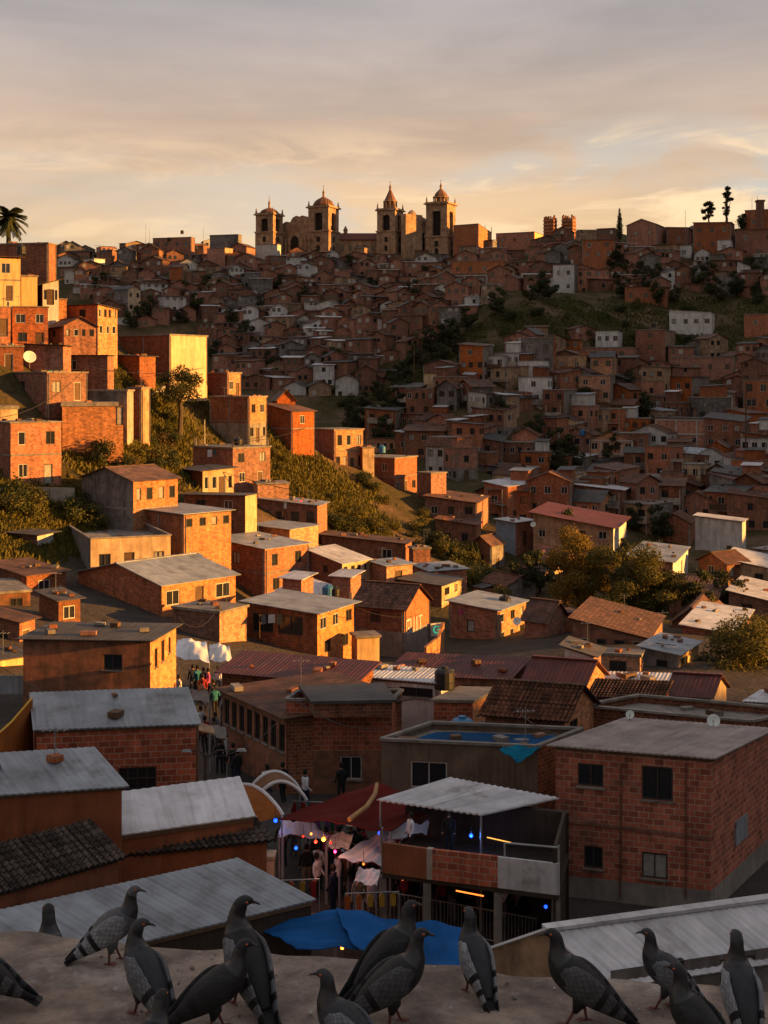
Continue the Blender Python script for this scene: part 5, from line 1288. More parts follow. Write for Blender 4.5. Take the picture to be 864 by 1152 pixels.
# ------------------------------------------------------------------ trees, shrubs and grass
def leafmat(name, c1, c2):
    m = bpy.data.materials.new(name); m.use_nodes = True; nt = m.node_tree; N = nt.nodes; L = nt.links
    b = N['Principled BSDF']; b.inputs['Roughness'].default_value = .7; b.inputs['Specular IOR Level'].default_value = .2
    tc = N.new('ShaderNodeTexCoord'); oi = N.new('ShaderNodeObjectInfo')
    n = N.new('ShaderNodeTexNoise'); n.inputs['Scale'].default_value = 1.4; n.inputs['Detail'].default_value = 5; L.new(tc.outputs['Object'], n.inputs[0])
    a = N.new('ShaderNodeMath'); a.operation = 'MULTIPLY_ADD'; a.inputs[1].default_value = .5; L.new(oi.outputs['Random'], a.inputs[0])
    r = N.new('ShaderNodeMapRange'); r.inputs[1].default_value = .35; r.inputs[2].default_value = .68; L.new(n.outputs[0], r.inputs[0])
    s = N.new('ShaderNodeMath'); s.operation = 'MULTIPLY'; s.inputs[1].default_value = .6; L.new(r.outputs[0], s.inputs[0]); L.new(s.outputs[0], a.inputs[2])
    x = N.new('ShaderNodeMix'); x.data_type = 'RGBA'; L.new(a.outputs[0], x.inputs[0]); x.inputs[6].default_value = (*c1, 1); x.inputs[7].default_value = (*c2, 1)
    L.new(x.outputs[2], b.inputs['Base Color'])
    t = N.new('ShaderNodeBsdfTranslucent'); L.new(x.outputs[2], t.inputs[0]); ms = N.new('ShaderNodeMixShader'); ms.inputs[0].default_value = .25
    L.new(b.outputs[0], ms.inputs[1]); L.new(t.outputs[0], ms.inputs[2]); L.new(ms.outputs[0], N['Material Output'].inputs[0])
    return m
LF = dict(sun_gold=leafmat('leaf_sun_gold', (.09,.07,.014), (.20,.13,.022)), dark=leafmat('leaf_dark', (.028,.034,.012), (.055,.060,.020)), warm=leafmat('leaf_warm', (.06,.06,.014), (.13,.105,.022)), dry=leafmat('leaf_dry', (.085,.065,.02), (.16,.11,.035)), mid=leafmat('leaf_mid', (.045,.055,.015), (.09,.09,.022)))  # the first leaf colour has the low sun's orange put into it
BARK = mat('bark', (.09,.065,.045), noise=.3, nscale=6, bump=.6)
def leaves(name, blobs, n, size, m, seed, parent=None, loc=None, flat=.6):
    """n small bent leaves spread through clumps: (centre, radii)"""
    g = np.random.default_rng(seed)
    vol = np.array([b[1][0] * b[1][1] * b[1][2] for b in blobs]) ** .7; vol /= vol.sum()
    idx = g.choice(len(blobs), n, p=vol)
    C = np.array([b[0] for b in blobs], float)[idx]; R = np.array([b[1] for b in blobs], float)[idx]
    d = g.normal(size=(n, 3)); d /= np.linalg.norm(d, axis=1, keepdims=True)
    rr = g.uniform(.25, 1., (n, 1)) ** .45 * (1 + .12 * g.normal(size=(n, 1)))
    P_ = C + d * R * rr
    sag_ = g.uniform(0, 1, (n, 1)); P_ += d * (sag_ > .93) * R * g.uniform(.1, .5, (n, 1))
    a = g.normal(size=(n, 3)); a /= np.linalg.norm(a, axis=1, keepdims=True)
    b = np.cross(a, d + .4 * g.normal(size=(n, 3))); b /= np.linalg.norm(b, axis=1, keepdims=True) + 1e-9
    s = size * g.uniform(.55, 1.35, (n, 1))
    V = np.stack([P_ - a * s, P_ - b * s * .5, P_ + a * s, P_ + b * s * .5], 1).reshape(-1, 3)
    f = np.arange(4 * n).reshape(n, 4)
    me = bpy.data.meshes.new(name); me.vertices.add(4 * n); me.vertices.foreach_set('co', V.ravel().astype(np.float32))
    me.loops.add(4 * n); me.loops.foreach_set('vertex_index', f.ravel().astype(np.int32)); me.polygons.add(n)
    me.polygons.foreach_set('loop_start', np.arange(0, 4 * n, 4, dtype=np.int32)); me.polygons.foreach_set('loop_total', np.full(n, 4, dtype=np.int32))
    me.update(); me.validate(); me.materials.append(m)
    o = bpy.data.objects.new(name, me); COL.objects.link(o)
    if parent is not None: o.parent = parent
    elif loc is not None: o.location = loc
    return o
def make_tree(h, w, seed, m, nl, size, name='broadleaf_tree', trunk_h=.35, nb=16):
    r = random.Random(seed); root = empty(name, (0, 0, 0)); tb = MB()
    tb.tube([(0, 0, -1), (.02 * h, 0, h * trunk_h * .5), (0, .02 * h, h * trunk_h), (.03 * h, 0, h * .75)], [.045 * h, .035 * h, .028 * h, .01 * h], 7)
    blobs = []
    for k in range(nb):
        a = r.uniform(0, 2 * PI); q = r.uniform(0, 1) ** .6; z = h * r.uniform(trunk_h * .9, .95)
        e = math.sqrt(max(.08, 1 - ((z / h - .62) / .42) ** 2))
        p = (math.cos(a) * w * q * e * .8, math.sin(a) * w * q * e * .8, z); s = w * r.uniform(.20, .42)
        blobs.append((p, (s, s, s * r.uniform(.6, .85))))
        if k < 9: tb.tube([(0, 0, h * trunk_h * r.uniform(.7, 1.1)), (p[0] * .5, p[1] * .5, (p[2] + h * trunk_h) * .48), p], [.018 * h, .012 * h, .004 * h], 5)
    tb.build('trunk', BARK, root); leaves('crown', blobs, nl, size, m, seed, root)
    return root
def make_shrub(seed, m, nl=1300, size=.075):
    r = random.Random(seed); blobs = []
    for k in range(6):
        a = r.uniform(0, 2 * PI); q = r.uniform(0, .7)
        blobs.append(((math.cos(a) * q, math.sin(a) * q, r.uniform(.3, .95)), (r.uniform(.35, .6),) * 2 + (r.uniform(.3, .5),)))
    return leaves('shrub', blobs, nl, size, m, seed, loc=(0, 0, 0))
PLANTS = []     # (root, kind words, px, py, d)
def place(o, px, py, d, s, rz=0., words='', proto=False, zoff=0, group=None, cat='tree', label=None):
    o.location = (XD(px, d), d, ZD(py, d) + zoff); o.rotation_euler[2] = rz; o.scale = (s[0], s[0], s[1]) if isinstance(s, tuple) else (s, s, s)
    PLANTS.append(dict(root=o, words=words, px=px, py=py, d=d, label=label, group=group, cat=cat)); return o
# the grove right of centre: three tall trees, tops in the sun
g1 = make_tree(11.5, 4.0, 3, LF['sun_gold'], 16000, .14, nb=26); place(g1, 652, 714, 126, (.85, .86), label='tall ragged tree whose top catches the sun, left one of the grove in the valley', group='grove in the valley')
g2 = make_tree(10.5, 5.2, 8, LF['warm'], 24000, .14, nb=34); place(g2, 702, 722, 122, (.82, .84), label='broadest dark tree of the grove in the valley', group='grove in the valley')
g3 = make_tree(9.5, 3.6, 21, LF['warm'], 12000, .14, nb=22); place(g3, 735, 720, 121, (.85, .70), label='rounded dark tree at the right side of the valley grove', group='grove in the valley')
g4 = make_tree(8., 2.6, 23, LF['warm'], 4000, .16, nb=14); place(g4, 680, 690, 138, (.9, .8), label='small orange tinted tree top between the tall trees of the grove', group='grove in the valley')
g5 = make_tree(6.4, 3.0, 31, LF['warm'], 34000, .085, nb=46, trunk_h=.2); place(g5, 850, 818, 88, (1.4, 1.12), label='round bushy tree near the right edge above the pale shed')
# the dark pine on the lit slope
pn = make_tree(9., 3.3, 41, LF['dark'], 6000, .15, name='pine_tree', trunk_h=.5, nb=20); place(pn, 202, 484, 155, .85, label='flat crowned dark pine on the lit slope left of the small slit windowed house')
# palm
pr_ = empty('palm_tree', (0, 0, 0)); tb = MB(); tb.tube([(0, 0, -2), (.1, 0, 3), (0, 0, 6.2)], [.45, .36, .3], 8); tb.build('trunk', BARK, pr_)
fb = MB()
for k in range(64):
    a = 2 * PI * k / 64 * 7.3; el = math.radians(-55 + 130 * ((k * 37) % 64) / 64); l = 2.9
    ps = [Vector((math.cos(a) * l * t * math.cos(el * (1 - .2 * t)), math.sin(a) * l * t * math.cos(el * (1 - .2 * t)), 6.2 + l * t * math.sin(el) - 1.1 * t * t)) for t in (0, .25, .5, .75, 1)]
    sd_ = Vector((-math.sin(a), math.cos(a), 0))
    for i in range(4):
        for q in (0, .25, .5, .75):
            b0 = ps[i].lerp(ps[i + 1], q); dl_ = (ps[i + 1] - ps[i]).normalized()
            for sg in (-1, 1):
                e_ = b0 + sd_ * sg * .5 * (1 - .12 * i) + dl_ * .35 + Vector((0, 0, -.2))
                fb.q([b0 - dl_ * .06, b0 + dl_ * .2, e_ + dl_ * .08, e_ - dl_ * .12])
fb.build('crown', LF['dark'], pr_); place(pr_, 9, 290, 172, (.85, .85), label='palm with a shaggy crown on the upper left skyline')
# cypress and thin skyline trees
cy = empty('cypress_tree', (0, 0, 0)); tb = MB(); tb.tube([(0, 0, -1), (0, 0, 7)], [.25, .05], 6); tb.build('trunk', BARK, cy)
leaves('crown', [((0, 0, z), (w_, w_, 1.2)) for z, w_ in ((1.2, .8), (2.5, .95), (4, .9), (5.4, .7), (6.6, .5), (7.8, .28))], 3000, .16, LF['dark'], 4, cy); place(cy, 697, 270, 360, (.95, .98), label='slender pointed cypress standing against the sky')
t1 = make_tree(6.5, 1.9, 51, LF['dark'], 2600, .24, name='skyline_tree', nb=18); place(t1, 797, 254, 368, 1., label='stubby tree on the right skyline left of the thin tall one')
t2 = make_tree(10., 1.9, 52, LF['dark'], 2600, .24, name='skyline_tree', trunk_h=.2, nb=22); place(t2, 817, 250, 368, 1., label='thin tall tree with separate tufts on the right skyline')
t3 = make_tree(6., 2.6, 53, LF['dark'], 2200, .22, name='skyline_tree', nb=14); place(t3, 837, 264, 366, 1., label='dense rounded tree on the right skyline left of the chimney')
protoT = [make_tree(5.5, 2.6, 60 + i, LF['dark'], 1300, .24, name='hillside_tree', trunk_h=.25, nb=12) for i in range(3)]
protoS = [make_shrub(70, LF['warm']), make_shrub(71, LF['mid']), make_shrub(72, LF['dry']), make_shrub(73, LF['warm']), make_shrub(74, LF['dark'])]
for o in protoT + protoS: register(o)
used = set()
def tcopy(p, *a, **k):
    if p.name in used: o = copy_tree(p)
    else: used.add(p.name); o = p
    return place(o, *a, **k)
rt = random.Random(17)
TREES = [(398,478),(412,466),(405,492),(425,452),(436,462),(446,440),(418,486),(455,428),(438,478),(452,455),(470,415),(462,445),(486,402),(478,426),(500,392),(514,386),(494,412),(528,374),(510,400),(430,500),(392,500),(447,470),(560,356),
 (606,336),(596,342),(618,339),(689,305),(698,300),(706,312),(694,325),(700,336),(786,328),(796,322),(806,342),(760,342),(742,346),(728,330),(720,318),(736,322),(848,312),(858,322),(852,338),(633,522),(640,508),(626,540),(646,530),
 (238,336),(262,372),(275,388),(290,352),(316,330),(242,405),(330,398),(356,402),(372,418),(283,405),(345,345),(305,418),(380,360),(420,330),(440,352),(470,345),(395,310),(480,320),(150,372),(165,360),(112,330),(132,346),(205,340),(222,352),(205,366),
 (812,478),(704,444),(722,478),(688,520),(766,545),(834,560),(826,336),(650,470),(600,500),(560,480),(716,600),(745,610),(632,620),(700,640),(608,668),(585,670),(790,705),(820,690)]
for px, py in TREES:
    d = cast(px, py, 110 if py > 595 else 195)
    if d: tcopy(rt.choice(protoT), px, py, d, rt.uniform(.75, 1.25) * (.8 if d < 200 else 1), rt.uniform(0, 6), words='dark bushy tree', group='dark trees on the far slopes')
SH = []
def scatter(poly, n, smin, smax, kinds, dlo, words, group, seed):
    r = random.Random(seed); xs = [p[0] for p in poly]; ys = [p[1] for p in poly]; k = 0; t = 0
    while k < n and t < n * 30:
        t += 1
        px, py = r.uniform(min(xs), max(xs)), r.uniform(min(ys), max(ys))
        if not inpoly(px, py, poly): continue
        d = cast(px, py, dlo)
        if d is None or d > 330: continue
        X = XD(px, d)
        if any((X - h['root'].location.x) ** 2 + (d - h['root'].location.y) ** 2 < (3.6 if h['d'] > 100 else 2) ** 2 for h in HOUSES): continue
        s = r.uniform(smin, smax)
        tcopy(protoS[r.choice(kinds)], px, py + 2, d, (s, s * r.uniform(.8, 1.1)), r.uniform(0, 6), words=words, group=group, cat='shrub'); k += 1
GS = 'shrubs on the slopes'
scatter([(0,566),(60,556),(100,575),(108,602),(60,600),(0,598)], 18, 1.1, 2.0, [0, 3, 0, 1], 80, 'sunlit yellow green shrub', GS, 1)
scatter([(62,484),(120,480),(150,488),(198,470),(205,530),(160,545),(90,520)], 20, 1.1, 2.0, [2, 2, 4, 3, 1], 100, 'dry brownish shrub', GS, 2)
scatter([(160,440),(245,430),(262,500),(210,520),(196,480)], 13, .5, 1.1, [0, 3, 1], 110, 'small grassy shrub', GS, 3)
scatter([(100,412),(185,418),(190,438),(120,444)], 10, .9, 1.6, [3, 1, 4], 110, 'shrub in the upper yard', GS, 4)
scatter([(345,545),(400,530),(470,575),(505,610),(470,620),(370,610)], 20, 1.0, 2.1, [0, 1, 3, 4, 0], 110, 'broad sun tipped shrub', GS, 5)
scatter([(480,618),(520,625),(560,650),(585,690),(530,668)], 16, 1.2, 2.2, [0, 1, 4], 110, 'green foot-of-slope shrub', GS, 6)
scatter([(260,480),(330,510),(345,545),(300,540)], 8, .8, 1.4, [0, 3], 110, 'low shrub on the crest slope', GS, 7)
scatter(SPUR, 34, 1.2, 2.4, [4, 1, 4], 195, 'dark shrub', GS, 8)
scatter([(380,440),(470,400),(470,480),(400,510)], 14, 1.5, 2.6, [4, 4, 1], 195, 'dark gully shrub', GS, 9)
# rough grass and weeds over the open slopes
def grass(name, polys, n, size, m, dlo, seed, label):
    g = np.random.default_rng(seed); pts = []
    for poly in polys:
        xs = [p[0] for p in poly]; ys = [p[1] for p in poly]
        k = 0
        while k < n:
            px, py = g.uniform(min(xs), max(xs)), g.uniform(min(ys), max(ys))
            if not inpoly(px, py, poly): k += .2; continue
            d = cast(px, py, dlo, 330); k += 1
            if d: pts.append((XD(px, d), d, 0))
    A = np.array(pts)
    A = np.repeat(A, 26, 0); A[:, :2] += g.normal(0, 1.1, (len(A), 2)); A[:, 2] = hz(A[:, 0], A[:, 1])
    m_ = len(A); s = size * g.uniform(.5, 1.4, (m_, 1)); a = g.normal(size=(m_, 3)); a[:, 2] = 0; a /= np.linalg.norm(a, axis=1, keepdims=True)
    tip = np.concatenate([g.normal(0, .35, (m_, 2)), np.ones((m_, 1))], 1)
    V = np.stack([A - a * s * .45 - [0, 0, .05], A + a * s * .45 - [0, 0, .05], A + tip * s], 1).reshape(-1, 3)
    me = bpy.data.meshes.new(name); me.vertices.add(3 * m_); me.vertices.foreach_set('co', V.ravel().astype(np.float32))
    me.loops.add(3 * m_); me.loops.foreach_set('vertex_index', np.arange(3 * m_, dtype=np.int32)); me.polygons.add(m_)
    me.polygons.foreach_set('loop_start', np.arange(0, 3 * m_, 3, dtype=np.int32)); me.polygons.foreach_set('loop_total', np.full(m_, 3, dtype=np.int32))
    me.update(); me.validate(); me.materials.append(m); o = bpy.data.objects.new(name, me); COL.objects.link(o); tag(o, label, 'grass', kind='stuff')
grass('hillside_grass', [[(0,545),(110,560),(110,610),(0,640)], [(60,480),(205,465),(205,540),(100,530)], [(160,425),(245,430),(345,540),(500,640),(560,660),(420,620),(340,560),(200,520)], [(100,412),(190,418),(190,440),(110,445)], [(255,478),(330,500),(425,560),(400,610),(300,545)]], 560, .42, leafmat('grass_gold', (.075,.07,.014), (.15,.12,.022)), 80, 3, 'rough grass and weeds on the sunlit slope')
grass('spur_grass', [SPUR], 700, .5, LF['mid'], 195, 4, 'rough dry grass on the shaded spur')
# ------------------------------------------------------------------ the ledge with the pigeons
LZ = -2.1
def edge_y(x): return 4.884 - .18 * x + .012 * math.sin(x * 9) + .008 * math.sin(x * 23 + 1)
def ledge():
    root = empty('rooftop_ledge', (0, 4, LZ)); mb = MB(root.location)
    r = random.Random(2); nx, ny = 150, 60
    def top(u, v):
        x = -3.4 + 6.8 * u; y = 1.6 + (edge_y(x) - 1.6) * v
        z = LZ + .006 * math.sin(x * 5 + y * 3) + .004 * math.sin(x * 13 - y * 11) - (.035 * max(0, (v - .985) / .015) ** 2)
        return (x, y, z)
    mb.grid(top, nx, ny)
    mb.grid(lambda u, v: (top(u, 1)[0], top(u, 1)[1] + .012 * math.sin(u * 40) * v, top(u, 1)[2] - .45 * v), nx, 4)
    m = mat('ledge_concrete', (.40,.31,.25), rough=.92, noise=.35, nscale=7, bump=.9, bscale=45, col2=(.27,.215,.185))
    nt = m.node_tree; N = nt.nodes; L = nt.links; b = next(n for n in N if n.type == 'BSDF_PRINCIPLED'); src = b.inputs['Base Color'].links[0].from_socket
    tc = N.new('ShaderNodeTexCoord')
    t = N.new('ShaderNodeTexNoise'); t.inputs['Scale'].default_value = 2.3; t.inputs['Detail'].default_value = 9; t.inputs['Roughness'].default_value = .7; L.new(tc.outputs['Object'], t.inputs[0])
    r1 = N.new('ShaderNodeMapRange'); r1.inputs[1].default_value = .53; r1.inputs[2].default_value = .68; r1.inputs[4].default_value = .6; L.new(t.outputs[0], r1.inputs[0])
    x = N.new('ShaderNodeMix'); x.data_type = 'RGBA'; L.new(r1.outputs[0], x.inputs[0]); L.new(src, x.inputs[6]); x.inputs[7].default_value = (.58,.52,.47,1)
    r2 = N.new('ShaderNodeMapRange'); r2.inputs[1].default_value = .48; r2.inputs[2].default_value = .36; r2.inputs[4].default_value = .65; L.new(t.outputs[0], r2.inputs[0])
    y = N.new('ShaderNodeMix'); y.data_type = 'RGBA'; L.new(r2.outputs[0], y.inputs[0]); L.new(x.outputs[2], y.inputs[6]); y.inputs[7].default_value = (.09,.07,.06,1)
    L.new(y.outputs[2], b.inputs['Base Color'])
    mb.build('ledge_top', m, root, smooth=True)
    bw = MB(root.location); bw.hexa([(-3.3, 1.7, -18.2), (3.3, 1.7, -18.2), (3.3, edge_y(3.3) - .12, -18.2), (-3.3, edge_y(-3.3) - .12, -18.2)], [(-3.3, 1.7, LZ - .06), (3.3, 1.7, LZ - .06), (3.3, edge_y(3.3) - .12, LZ - .06), (-3.3, edge_y(-3.3) - .12, LZ - .06)]); bw.build('wall', M['conc'], root)
    st = MB(root.location); st.box((-1.6, 5.32, LZ - .42), (.65, .35, .06)); st.build('step', m, root)
    tag(root, 'rough stained concrete ledge along the bottom on which the pigeons stand', 'ledge')
ledge()
gr = MB((0, 4, LZ)); rg_ = random.Random(8)
for k in range(420):
    x = rg_.uniform(-1.9, 1.9); y = rg_.uniform(3.9, edge_y(x) - .05); s_ = rg_.choice([.003, .004, .005, .008]) * rg_.uniform(.7, 1.3)
    gr.lathe((x, y, LZ + s_ * .3), [(s_ * .6, -s_ * .5), (s_, 0), (s_ * .7, s_ * .6)], 5, mi=0 if rg_.random() < .7 else 1)
tag(gr.build('grit', [M['conc'], M['white']]), 'small grit and bird droppings scattered on the ledge', 'grit', kind='stuff')

# ------------------------------------------------------------------ pigeons
def pm_(name, c, **k): return mat(name, c, rough=.55, noise=.3, nscale=40, bump=.3, bscale=160, **k)
PB = dict(body=[pm_('plumage_slate', (.034,.038,.046)), pm_('plumage_dark', (.014,.014,.017)), pm_('plumage_ash', (.10,.105,.12))],
          wing=[pm_('wing_grey', (.19,.205,.235), kind='feather'), pm_('wing_dark', (.022,.023,.027), kind='feather'), pm_('wing_mottled', (.085,.088,.097), kind='feather', col2=(.015,.016,.02)), pm_('wing_pale', (.34,.355,.39), kind='feather')],
          neck=mat('neck_sheen', (.012,.018,.020), rough=.4, noise=.3, nscale=60, spec=.5, col2=(.016,.010,.018)), bar=pm_('wing_bar', (.010,.010,.012)), pale=pm_('belly_pale', (.22,.22,.23)),
          leg=mat('pigeon_leg', (.20,.07,.055), rough=.6, noise=.2, nscale=60), beak=mat('pigeon_beak', (.05,.045,.045), rough=.4), eye=mat('pigeon_eye', (.35,.07,.01), rough=.15, spec=.8, noise=0), pupil=mat('pigeon_pupil', (.005,.005,.005), rough=.1, noise=0), cere=mat('pigeon_cere', (.4,.36,.34), noise=.1))
def spline(ks, n):
    out = []
    for i in range(len(ks) - 1):
        p0 = np.array(ks[max(0, i - 1)]); p1 = np.array(ks[i]); p2 = np.array(ks[i + 1]); p3 = np.array(ks[min(len(ks) - 1, i + 2)])
        for k in range(n):
            t = k / n; out.append(.5 * ((2 * p1) + (-p0 + p2) * t + (2 * p0 - 5 * p1 + 4 * p2 - p3) * t * t + (-p0 + 3 * p1 - 3 * p2 + p3) * t ** 3))
    out.append(np.array(ks[-1])); return out
def pigeon(px, feet, top, yaw, tone, wtone, label, hyaw=0., tilt=0., tuck=0., z=LZ, dd=None, seed=1, step=0.02):
    d = dd or (-z) * F / (feet - YH); x = XD(px, d)
    size = (feet - top) / F * d / .279
    root = empty('pigeon', (x, d, z), yaw); root.scale = (size,) * 3
    r = random.Random(seed)
    ct, st_ = math.cos(tilt), math.sin(tilt)
    def T(p):      # lean of the whole body about the hips
        x_, z_ = p[0] * .95, p[2] - .105
        return Vector((x_ * ct - z_ * st_, p[1] * 1.0, z_ * ct + x_ * st_ + .086))
    #   x, z, half width, half depth
    ks = [(-.128,.072,.016,.012), (-.105,.088,.027,.022), (-.07,.112,.042,.037), (-.03,.134,.053,.049), (.012,.158,.056,.054), (.045,.182,.049,.050), (.064,.207,.037,.037), (.070,.232,.026,.027), (.073,.252,.0205,.0225), (.079,.270,.0195,.0205), (.090,.281,.0175,.0165), (.104,.281,.0115,.0105), (.113,.277,.005,.005)]
    sp = spline(ks, 4); n = 18; rings = []
    hx, hy = .072, 0
    cy_, sy_ = math.cos(hyaw), math.sin(hyaw)
    for i, k in enumerate(sp):
        a = sp[max(0, i - 1)]; b = sp[min(len(sp) - 1, i + 1)]; tx_, tz_ = b[0] - a[0], b[1] - a[1]; l = math.hypot(tx_, tz_) or 1; tx_ /= l; tz_ /= l
        f = max(0, min(1, (k[1] - .222) / .03)); ring = []
        for j in range(n):
            th = 2 * PI * j / n; yy = math.cos(th) * k[2]; dd_ = math.sin(th) * k[3]
            X_ = k[0] - tz_ * dd_; Z_ = k[1] + tx_ * dd_
            if f > 0:
                ang = hyaw * f; ux, uy = X_ - hx, yy
                X_, yy = hx + ux * math.cos(ang) - uy * math.sin(ang), ux * math.sin(ang) + uy * math.cos(ang)
            ring.append(T((X_, yy, Z_)))
        rings.append(ring)
    mb = MB(); mb.loft(rings)
    bm_, nm_, pl_ = PB['body'][tone], PB['neck'], PB['pale'] if tone == 2 else PB['body'][tone]
    for fi in range(len(mb.f)):
        ri = fi // n
        kz = sp[min(ri, len(sp) - 1)][1]
        mb.m[fi] = 1 if .195 < kz < .262 and sp[min(ri, len(sp) - 1)][0] > .04 else 0
    mb.build('body', [bm_, nm_], root, smooth=True)
    # head details
    def hp(x_, y_, z_):
        ux, uy = x_ - hx, y_; return T((hx + ux * cy_ - uy * sy_, ux * sy_ + uy * cy_, z_))
    bk = MB(); bk.tube([hp(.106, 0, .279), hp(.118, 0, .276), hp(.128, 0, .272), hp(.1335, 0, .267)], [.0055, .0045, .003, .0012], 8); bk.build('beak', PB['beak'], root, smooth=True)
    ce = MB(); ce.tube([hp(.108, 0, .2835), hp(.114, 0, .2815)], [.0035, .0028], 6); ce.build('cere', PB['cere'], root, smooth=True)
    for s in (-1, 1):
        e = MB(); c = hp(.0935, s * .0165, .2835); o_ = (hp(.0935, s * .02, .2835) - c).normalized()
        e.tube([c - o_ * .001, c + o_ * .0012, c + o_ * .002], [.0042, .0038, .002], 10); e.tube([c + o_ * .0018, c + o_ * .0026], [.0019, .0016], 8, mi=1); e.build('eye', [PB['eye'], PB['pupil']], root, smooth=True)
    # folded wings: overlapping feathers read from rings along the length
    for s in (-1, 1):
        wk = [(.052,.192,.012,.016), (.035,.178,.034,.011), (.0,.158,.045,.011), (-.045,.130,.043,.011), (-.09,.102,.032,.009), (-.13,.076,.02,.006), (-.165,.056,.011,.004), (-.19,.043,.003,.002)]
        sp2 = spline(wk, 5); rr = []
        for i, k in enumerate(sp2):
            a = sp2[max(0, i - 1)]; b = sp2[min(len(sp2) - 1, i + 1)]; tx_, tz_ = b[0] - a[0], b[1] - a[1]; l = math.hypot(tx_, tz_) or 1; tx_ /= l; tz_ /= l
            bw_ = .047 - .25 * abs(k[0] + .01) ** 1.0 * (1 if k[0] > 0 else .9); bw_ = max(.010, .050 - .21 * max(0, -k[0] - .02) - .35 * max(0, k[0] - .01))
            ring = []
            for j in range(12):
                th = 2 * PI * j / 12; u = math.sin(th) * k[2]; o = math.cos(th) * k[3]
                curve = -.35 * (u / .045) ** 2 * .022 if k[2] > .01 else 0
                ring.append(T((k[0] - tz_ * u, s * (bw_ + o + curve), k[1] + tx_ * u)))
            rr.append(ring if s > 0 else ring[::-1])
        wm = MB(); wm.loft(rr)
        for fi in range(len(wm.f)):
            ri = fi // 12
            if ri in (17, 18, 22, 23) or ri > 26: wm.m[fi] = 1
        wm.build('wing', [PB['wing'][wtone], PB['bar']], root, smooth=True)
    tl = MB()
    for k in range(5):
        o = (k - 2) * .007; a = T((-.10, o * .8, .086 - abs(k - 2) * .0015)); b = T((-.205 + abs(k - 2) * .004, o * 1.7, .028 - abs(k - 2) * .001)); dr = (b - a).normalized()
        side = Vector((0, 1, 0)); up = dr.cross(side); w0, w1 = .011, .0135
        tl.hexa([a - side * w0 - up * .0015, a + side * w0 - up * .0015, a + side * w0 + up * .0015, a - side * w0 + up * .0015], [b - side * w1 - up * .001, b + side * w1 - up * .001, b + side * w1 + up * .001, b - side * w1 + up * .001])
    tl.build('tail', PB['bar'], root)
    for s in (-1, 1):
        lg = MB(); f0 = Vector((.004 + s * step, s * .021, 0)); hip = T((-.005, s * .022, .105))
        lg.tube([hip, Vector((-.004 + s * step * .5, s * .022, .048)), f0 + Vector((0, 0, .006))], [.017, .0052, .0036], 8)
        lo = lg.build('leg', PB['leg'], root, smooth=True); ft = MB()
        for a, l in ((0, .034), (.55, .028), (-.55, .028), (PI, .018)):
            e = f0 + Vector((math.cos(a) * l, math.sin(a) * l, .002)); ft.tube([f0 + Vector((0, 0, .005)), f0.lerp(e, .6) + Vector((0, 0, .005)), e], [.0038, .003, .0012], 6)
        ft.build('foot', PB['leg'], lo, smooth=True)
        th_ = MB(); th_.tube([T((-.012, s * .022, .125)), T((-.004, s * .023, .092)), Vector((-.003 + s * step * .4, s * .022, .044))], [.029, .021, .008], 10); th_.build('thigh', bm_ if tone < 2 else PB['body'][2], root, smooth=True)
    tag(root, label, 'pigeon', 'pigeons on the ledge')
pigeon(-22, 1136, 1040, PI, 1, 2, 'pigeon of which only the dark tail shows at the left edge', tilt=-.1)
pigeon(57, 1131, 1027, 1.9, 1, 1, 'pigeon behind the ledge with only its dark head showing', z=LZ - .36, dd=5.26)
pigeon(128, 1083, 998, .12, 2, 3, 'grey winged pigeon standing tall at the far left of the ledge, facing right', seed=3, tilt=.05)
pigeon(163, 1142, 1040, 2.35, 0, 0, 'grey pigeon with its tail towards us and head turned right, second from the left', hyaw=-2.1, seed=4, tilt=.12)
pigeon(166, 1228, 1125, 1.2, 1, 1, 'pigeon of which just the crown of the head rises at the bottom edge', seed=5)
pigeon(276, 1132, 1016, 2.15, 1, 0, 'pigeon behind the black one, its head turned right and tail pointing down right', hyaw=-1.9, seed=6, tilt=.15)
pigeon(243, 1160, 1057, .18, 1, 1, 'jet black pigeon with tail stretched to lower left, crossing in front of another', seed=7, tilt=-.02)
pigeon(388, 1208, 1096, 2.85, 0, 0, 'slate pigeon cut by the bottom edge in the middle, looking left', seed=8, tilt=.12)
pigeon(440, 1118, 1018, .35, 1, 1, 'dark pigeon half hidden behind another in front of the blue tarpaulin', seed=9, tilt=.1)
pigeon(443, 1154, 1046, .15, 1, 2, 'dark pigeon with pinkish beak in the middle, body slanting down to the left', seed=10, tilt=.02)
pigeon(534, 1118, 1030, 1.95, 0, 3, 'pigeon seen from behind with pale shoulders and long dark tail, right of the middle', seed=11, tilt=.2)
pigeon(650, 1152, 1047, 3.0, 1, 2, 'mottled dark pigeon facing left before the pale metal roof', seed=12, tilt=.05, step=.03)
pigeon(748, 1134, 1048, 2.95, 0, 0, 'slim grey pigeon walking left near the right side', seed=13, tilt=.12, step=.03)
pigeon(783, 1200, 1092, 2.6, 1, 1, 'almost black pigeon cut by the bottom edge near the right side', seed=14, tilt=.15)
pigeon(833, 1164, 1058, 1.6, 0, 3, 'pigeon with pale blue grey back turned to us at the far right', seed=15, tilt=.22)

